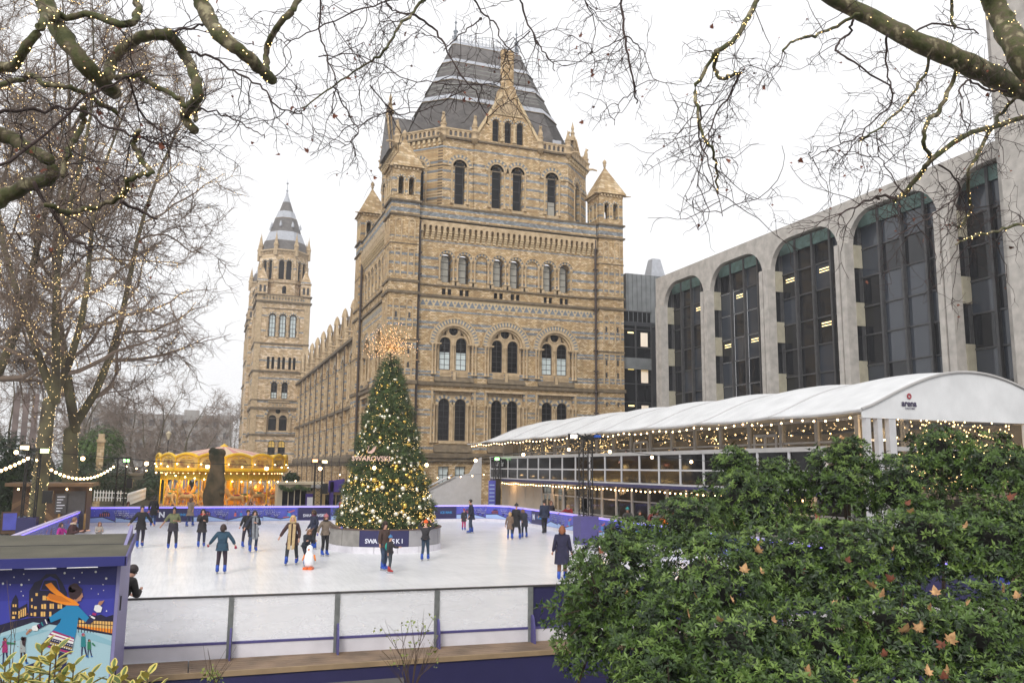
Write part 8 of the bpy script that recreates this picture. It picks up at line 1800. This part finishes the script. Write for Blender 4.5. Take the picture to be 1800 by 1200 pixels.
def overhang(label, Y, limbs, spec, rng, leaf_n=40, light=True, loc=None, minr=2.2, lmat='pbark'):
    """limbs: list of (points px/py, start radius px, end radius px, twig factor)"""
    root = empty('plane_tree', loc or at(limbs[0][0][0][0], limbs[0][0][0][1], 'Y', Y), 0, label, 'tree'); T = Tubes(); q = MB(); tips = []
    for pts, r0, r1, tf in limbs:
        dz = rng.uniform(-.5, .5); n = len(pts); W_ = [at(x, y, 'Y', Y+dz+.25*sin(i*1.3)) for i, (x, y) in enumerate(pts)]; P = smooth_path(W_, 5); P[1:-1] += rng.normal(0, .006 if r0 > 6 else .013, (len(P)-2, 3)); rad = np.linspace(r0, r1, len(P))*Y/1484*(.86 if r0 > 6 else 1.0)
        rad = rad*(1+.05*rng.standard_normal(len(P))); B = Tubes(); B.tube(P, np.maximum(rad, .004), 12 if r0 > 6 else 6); B.build('limb' if r0 > 6 else 'branch', MT[lmat] if r0 > 3.5 else MT['twig'], root)
        if tf: twigs_on(T, P, rad, rng, [(spec[0][0]*tf,)+spec[0][1:]]+list(spec[1:]), 0, tips)
        if light and r0 > 3.9: lights_on(q, P, rad, rng, 24 if r0 > 7 else 12, .0062)
    T.build('twigs', MT['twig'], root, 'stuff')
    if q.f: o = q.build('fairy_lights', MT['fairy'], root, kind='stuff'); o.matrix_parent_inverse = Matrix.Translation(-root.location)
    inv = Matrix.Translation(-root.location)
    if tips:
        idx = rng.choice(len(tips), min(leaf_n, len(tips)), replace=False)
        for i in idx: p, d = tips[i]; s_ = rng.choice([.035, .045, .06, .085], p=[.4, .3, .2, .1]); o = inst('leaf', slm, root, tuple(p), tuple(rng.uniform(-3, 3, 3)), (s_*1.5,)*3); o.matrix_parent_inverse = inv
    return root
rt = np.random.default_rng(21)
SPEC = [(2.3, .95, 8, .34, -.07, .0075), (4.2, .5, 6, .38, -.08, .0046), (4.2, .24, 4, .42, -.06, .0032)]
LFT = [([(52, -60), (70, -20), (85, 20), (115, 70), (150, 115), (180, 145), (203, 165)], 20, 14, .5), ([(190, 135), (198, 108), (225, 78), (260, 63), (297, 60)], 11, 11, .4), ([(297, 60), (318, 88), (333, 112), (345, 145), (347, 172), (331, 192), (325, 208), (342, 229)], 11, 9, .5), ([(340, 120), (349, 150), (350, 185), (343, 212)], 4, 4, .4),
       ([(340, -50), (350, -10), (365, 30), (390, 65), (430, 95), (465, 128), (479, 141)], 17, 10, .5), ([(468, 125), (468, 98), (474, 72), (490, 45), (515, 15), (540, -20)], 7, 7, .6), ([(-40, 125), (0, 120), (26, 115), (45, 85), (70, 50), (78, 28)], 10, 7, .6), ([(80, 30), (115, 29), (160, 27), (200, 38), (232, 43), (243, 20), (236, -15)], 6, 6, .8),
       ([(-60, 210), (0, 235), (40, 255), (86, 281)], 15, 11, .6), ([(-60, 380), (0, 352), (40, 328), (90, 312), (92, 295)], 17, 11, .7), ([(-30, 158), (30, 141), (60, 134), (82, 148), (115, 152), (150, 166), (205, 198)], 5, 4, 1.2), ([(203, 137), (240, 135), (270, 150), (310, 170), (326, 188)], 5, 4, 1.), ([(245, 230), (236, 250), (246, 275), (262, 302), (232, 312), (213, 345), (170, 362), (130, 372), (80, 360)], 4.5, 4, 1.2),
       ([(-20, 200), (60, 195), (130, 190), (190, 220), (240, 240), (300, 260)], 3, 1.5, 2), ([(145, 190), (146, 215), (135, 240), (118, 270), (110, 310)], 5, 4, 1.4), ([(0, 290), (90, 230), (170, 160), (230, 135)], 2.5, 1.5, 2), ([(330, 92), (370, 100), (420, 130), (460, 155), (490, 190), (530, 200)], 2.5, 1.2, 1.6), ([(350, 190), (400, 205), (440, 225), (465, 243)], 1.6, .8, 1.2), ([(213, 355), (250, 372), (275, 385)], 3, 2, 1.5), ([(300, 55), (340, 50), (375, 35)], 2.5, 1.5, 1.5), ([(225, 135), (250, 200), (300, 240), (340, 265)], 2, 1, 1.8), ([(60, 320), (110, 400), (160, 440)], 3, 2, 1.8)]
overhang('near left plane tree whose thick mottled cut limbs hang in from the top left corner', 9.2, LFT, SPEC, rt, 70)
RGT = [([(1400, -40), (1450, -10), (1530, 30), (1600, 68), (1700, 112), (1780, 150), (1900, 200)], 17, 38, .25), ([(1730, -60), (1745, 0), (1768, 45), (1792, 95), (1850, 170)], 30, 36, .2), ([(1340, -40), (1330, 0), (1315, 32), (1287, 74), (1258, 90)], 8, 6, .7), ([(1260, 90), (1230, 140), (1225, 190), (1234, 232), (1255, 268), (1260, 300), (1262, 340)], 4.5, 2, 2.4), ([(1262, 92), (1255, 118), (1266, 139), (1290, 133), (1302, 128)], 4.5, 3.5, 1.2), ([(1302, 128), (1280, 170), (1260, 200), (1240, 260), (1225, 330)], 2.8, 1, 2.6), ([(1235, 185), (1228, 240), (1245, 290), (1270, 380)], 2.2, .9, 2.2),
       ([(1510, 25), (1470, 45), (1440, 60), (1400, 70), (1376, 90)], 4.5, 2.5, 1.2), ([(1500, 35), (1490, 60), (1468, 88), (1500, 110), (1570, 165), (1540, 210), (1500, 245), (1460, 260), (1425, 280)], 3.2, 1, 2.0), ([(1680, 108), (1675, 145), (1650, 195), (1628, 215), (1626, 250), (1634, 278)], 5.5, 4.5, 1.0), ([(1880, 180), (1800, 206), (1740, 225), (1700, 237), (1640, 278), (1620, 302), (1590, 340), (1572, 352)], 8, 6.5, 1.2), ([(1575, 350), (1540, 345), (1510, 360), (1475, 378)], 3.5, 1.5, 2.5),
       ([(1787, 165), (1770, 190), (1750, 215), (1720, 270), (1702, 305), (1703, 345), (1706, 375), (1686, 399)], 5, 4, 1.6), ([(1640, 85), (1625, 130), (1600, 170), (1575, 200), (1530, 235), (1510, 250)], 4, 1.5, 2.2), ([(1560, 60), (1555, 110), (1572, 165)], 3, 1.5, 1.8), ([(1770, 160), (1730, 155), (1700, 142), (1685, 170), (1700, 230)], 3.5, 1.5, 1.6), ([(1860, 385), (1790, 395), (1755, 405), (1700, 420), (1680, 430)], 4.5, 2, 1.8), ([(1600, 60), (1650, 40), (1720, 60)], 3, 2, 1.4), ([(1680, -20), (1672, 20), (1678, 50)], 4.5, 4, 1), ([(1590, 340), (1560, 300), (1545, 260), (1600, 240)], 1.8, 1, 2), ([(1650, 290), (1690, 330), (1650, 370), (1600, 400), (1560, 420)], 2.4, 1, 2.4)]
overhang('near right plane tree with thick fairy-lit limbs crossing the top right corner', 8.6, RGT, SPEC, rt, 110, loc=at(1950, 300, 'Y', 8.6))
CEN = [([(1085, -30), (1092, 0), (1097, 60), (1105, 105), (1114, 150), (1119, 182)], 3.4, 1.6, 2.2), ([(1105, 65), (1070, 80), (1035, 95)], 1.6, .8, 1.8), ([(1105, 65), (1130, 90), (1140, 120)], 1.5, .8, 1.8), ([(1119, 160), (1090, 180), (1080, 220)], 1.4, .7, 2), ([(770, -30), (745, 0), (724, 25), (700, 50), (675, 92), (645, 110), (585, 152), (530, 190)], 3.6, 1.4, 1.5), ([(726, 26), (760, 50), (785, 85), (810, 130), (840, 170), (860, 220)], 2.4, .9, 1.9), ([(724, 24), (690, 18), (670, -15)], 1.8, 1.4, 1.4), ([(820, -20), (846, 22), (870, 42), (885, 75), (910, 95)], 2.2, 1, 1.8), ([(846, 32), (840, 40), (800, 70), (780, 90)], 1.8, .9, 1.6), ([(910, -20), (915, 0), (932, 52), (955, 90), (975, 125)], 2.4, 1, 1.8), ([(932, 55), (900, 85), (885, 110), (880, 150)], 1.4, .7, 1.8), ([(565, -20), (562, 50), (575, 100), (590, 150), (585, 200), (630, 235)], 2, .8, 1.6), ([(585, 152), (600, 180), (620, 215), (632, 232), (600, 260)], 1.5, .7, 1.4), ([(700, 0), (620, 20), (540, 60), (500, 75)], 1.6, .8, 1.8), ([(1020, -20), (1045, 40), (1040, 90)], 1.5, .8, 2.2), ([(650, 150), (700, 200), (760, 190), (830, 150)], 1.2, .8, 1.8), ([(560, 100), (640, 100), (720, 140), (800, 150), (900, 140)], 1.2, .8, 1.4)]
overhang('plane tree whose fine drooping twigs hang across the top centre over the museum roof', 10.5, CEN, SPEC, rt, 90, False, loc=at(800, -200, 'Y', 10.5))
# ---- standing trees
SPRAYS = None
def spray_at(T, p, d, L, rng, thick):
    global SPRAYS
    if SPRAYS is None: SPRAYS = [make_spray(rng) for _ in range(8)]
    V, F = SPRAYS[rng.integers(8)]; d = d/np.linalg.norm(d); u = np.cross(d, rng.normal(0, 1, 3)); u /= np.linalg.norm(u); w = np.cross(d, u)
    T.V.append((V[:, :1]*u+V[:, 1:2]*w+V[:, 2:]*d)*L+p); T.F.append(F+T.n); T.n += len(V)
def big_tree(base, H, R, label, rng, trunk_r=.42, fork=.22, leaders=3, nl=9, nb=6, nt_=8, n3=6, mat='bark_far', tmat='twig_far', lights=0, group=None, tr=.012, a0=.3, spread=.5):
    root = empty('plane_tree', base, 0, label, 'tree', group); T = Tubes(); q = MB(); b = np.array(base); fk = b+np.array([rng.normal(0, .2), rng.normal(0, .2), H*fork])
    P = smooth_path([b, b*.5+fk*.5+np.array([rng.normal(0, .12), 0, 0]), fk]); rad = np.linspace(trunk_r*1.15, trunk_r*.85, len(P)); rad[0] *= 1.3; TR = Tubes(); TR.tube(P, rad, 12); TR.build('trunk', MT[mat], root)
    if lights: lights_on(q, P, rad, rng, lights*60, .0125)
    for li in range(leaders):
        a = a0+2*pi*li/leaders+rng.normal(0, .2); Hl = H*(1-fork)*(.92+.12*rng.random()); off = R*spread*(.8+.4*rng.random()); ts = np.linspace(0, 1, 11)
        LP = np.array([fk+np.array([cos(a)*off*t**.75+.3*sin(t*8+li), sin(a)*off*t**.75+.3*cos(t*7+li), Hl*t]) for t in ts]); lrad = trunk_r*(.62-.57*ts**.8); Bt = Tubes(); Bt.tube(LP, lrad, 9); Bt.build('limb', MT[mat], root)
        if lights: lights_on(q, LP[:8], lrad, rng, lights*26, .0125)
        for i in range(nl):
            h = .06+.9*(i+rng.random()*.6)/nl; k0 = min(int(h*10), 9); p0 = LP[k0]*(1-(h*10-k0))+LP[k0+1]*(h*10-k0); prof = sqrt(max(.06, 1-((h-.38)/.64)**2)); aa = a+rng.normal(0, 1.25); L = R*prof*.62*(.8+.45*rng.random())
            Q0, dd = wander(p0, [cos(aa), sin(aa), .25+.8*h], L*1.2, 8, rng, .2, .03); r0 = lrad[k0]*.6; lr = np.linspace(r0, max(tr*2, r0*.2), len(Q0)); T.tube(Q0, lr, 6)
            if lights and rng.random() < .75: lights_on(q, Q0, lr, rng, lights*17, .0115)
            for j in range(nb):
                t = .15+.85*(j+rng.random())/nb; k = min(int(t*8), 7); p = Q0[k]; d1 = Q0[k+1]-Q0[k]; d1 /= np.linalg.norm(d1); L1 = L*(.55-.2*t)+.6
                Q, _ = wander(p, d1*.6+rng.normal(0, .62, 3)+np.array([0, 0, .08]), L1, 6, rng, .25, .0); qr = np.linspace(max(tr*2.2, r0*.3), tr*1.3, len(Q)); T.tube(Q, qr, 4)
                if lights and rng.random() < .35: lights_on(q, Q, qr, rng, lights*9, .011)
                for m in range(nt_):
                    t2 = .1+.9*rng.random(); k2 = min(int(t2*6), 5); d2 = Q[k2+1]-Q[k2]; d2 /= np.linalg.norm(d2); spray_at(T, Q[k2], d2*.7+rng.normal(0, .65, 3), max(tr*70, L1*(.4+.35*rng.random())), rng, tr)
    T.build('twigs', MT[tmat], root, 'stuff')
    if q.f: o = q.build('fairy_lights', MT['fairy'], root, kind='stuff'); o.matrix_parent_inverse = Matrix.Translation(-root.location)
    return root
def gnd(px, Y): p = at(px, 860, 'Y', Y); return (p.x, p.y, -.3)
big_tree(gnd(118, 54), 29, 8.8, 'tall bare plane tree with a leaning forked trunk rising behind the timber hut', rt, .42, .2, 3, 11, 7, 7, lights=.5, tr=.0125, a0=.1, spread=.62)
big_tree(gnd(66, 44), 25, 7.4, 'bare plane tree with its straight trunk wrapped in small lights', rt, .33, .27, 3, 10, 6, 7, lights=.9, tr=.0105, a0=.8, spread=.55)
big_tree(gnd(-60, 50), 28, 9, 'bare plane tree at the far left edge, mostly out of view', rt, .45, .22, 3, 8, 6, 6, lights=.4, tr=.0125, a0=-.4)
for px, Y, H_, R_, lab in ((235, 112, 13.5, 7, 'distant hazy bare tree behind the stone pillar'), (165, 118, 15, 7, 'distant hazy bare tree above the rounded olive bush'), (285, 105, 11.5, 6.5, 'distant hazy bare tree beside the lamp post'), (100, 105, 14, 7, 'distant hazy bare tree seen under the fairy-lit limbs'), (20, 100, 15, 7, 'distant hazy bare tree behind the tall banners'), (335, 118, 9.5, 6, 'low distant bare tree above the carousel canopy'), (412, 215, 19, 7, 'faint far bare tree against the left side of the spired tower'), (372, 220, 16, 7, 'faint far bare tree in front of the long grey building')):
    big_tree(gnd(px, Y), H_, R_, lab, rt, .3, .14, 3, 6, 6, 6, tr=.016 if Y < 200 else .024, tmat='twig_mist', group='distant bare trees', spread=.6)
# ------------------------------------------------------------------ thin winter haze
m = bpy.data.materials.new('winter_haze'); m.use_nodes = True; nt = m.node_tree; nt.nodes.clear()
out = nt.nodes.new('ShaderNodeOutputMaterial'); v = nt.nodes.new('ShaderNodeVolumePrincipled'); v.inputs['Color'].default_value = (.96, .96, .97, 1); v.inputs['Density'].default_value = .0007; v.inputs['Anisotropy'].default_value = .1
nt.links.new(v.outputs[0], out.inputs['Volume'])
MB().box(-352, 352, -62, 562, -2.4, 66).build('haze', m, kind='stuff')
# ------------------------------------------------------------------ bake curves and modifiers to plain meshes
bpy.context.view_layer.update(); dg = bpy.context.evaluated_depsgraph_get()
done = []
for o, r, root in BAKE:
    me = bpy.data.meshes.new_from_object(o.evaluated_get(dg)); me.polygons.foreach_set('use_smooth', [True]*len(me.polygons)); done.append((o, me))
for o in TXT:
    me = bpy.data.meshes.new_from_object(o.evaluated_get(dg)); done.append((o, me))
for o, me in done:
    if o.type == 'FONT':
        n = bpy.data.objects.new('lettering', me); COL.objects.link(n); n.parent = o.parent; n.matrix_parent_inverse = o.matrix_parent_inverse; n.matrix_basis = o.matrix_basis.copy(); bpy.data.objects.remove(o)
        if not me.polygons: pass
    else: o.modifiers.clear(); o.data = me
print('tris', sum(len(o.data.polygons) for o in bpy.data.objects if o.type == 'MESH'))
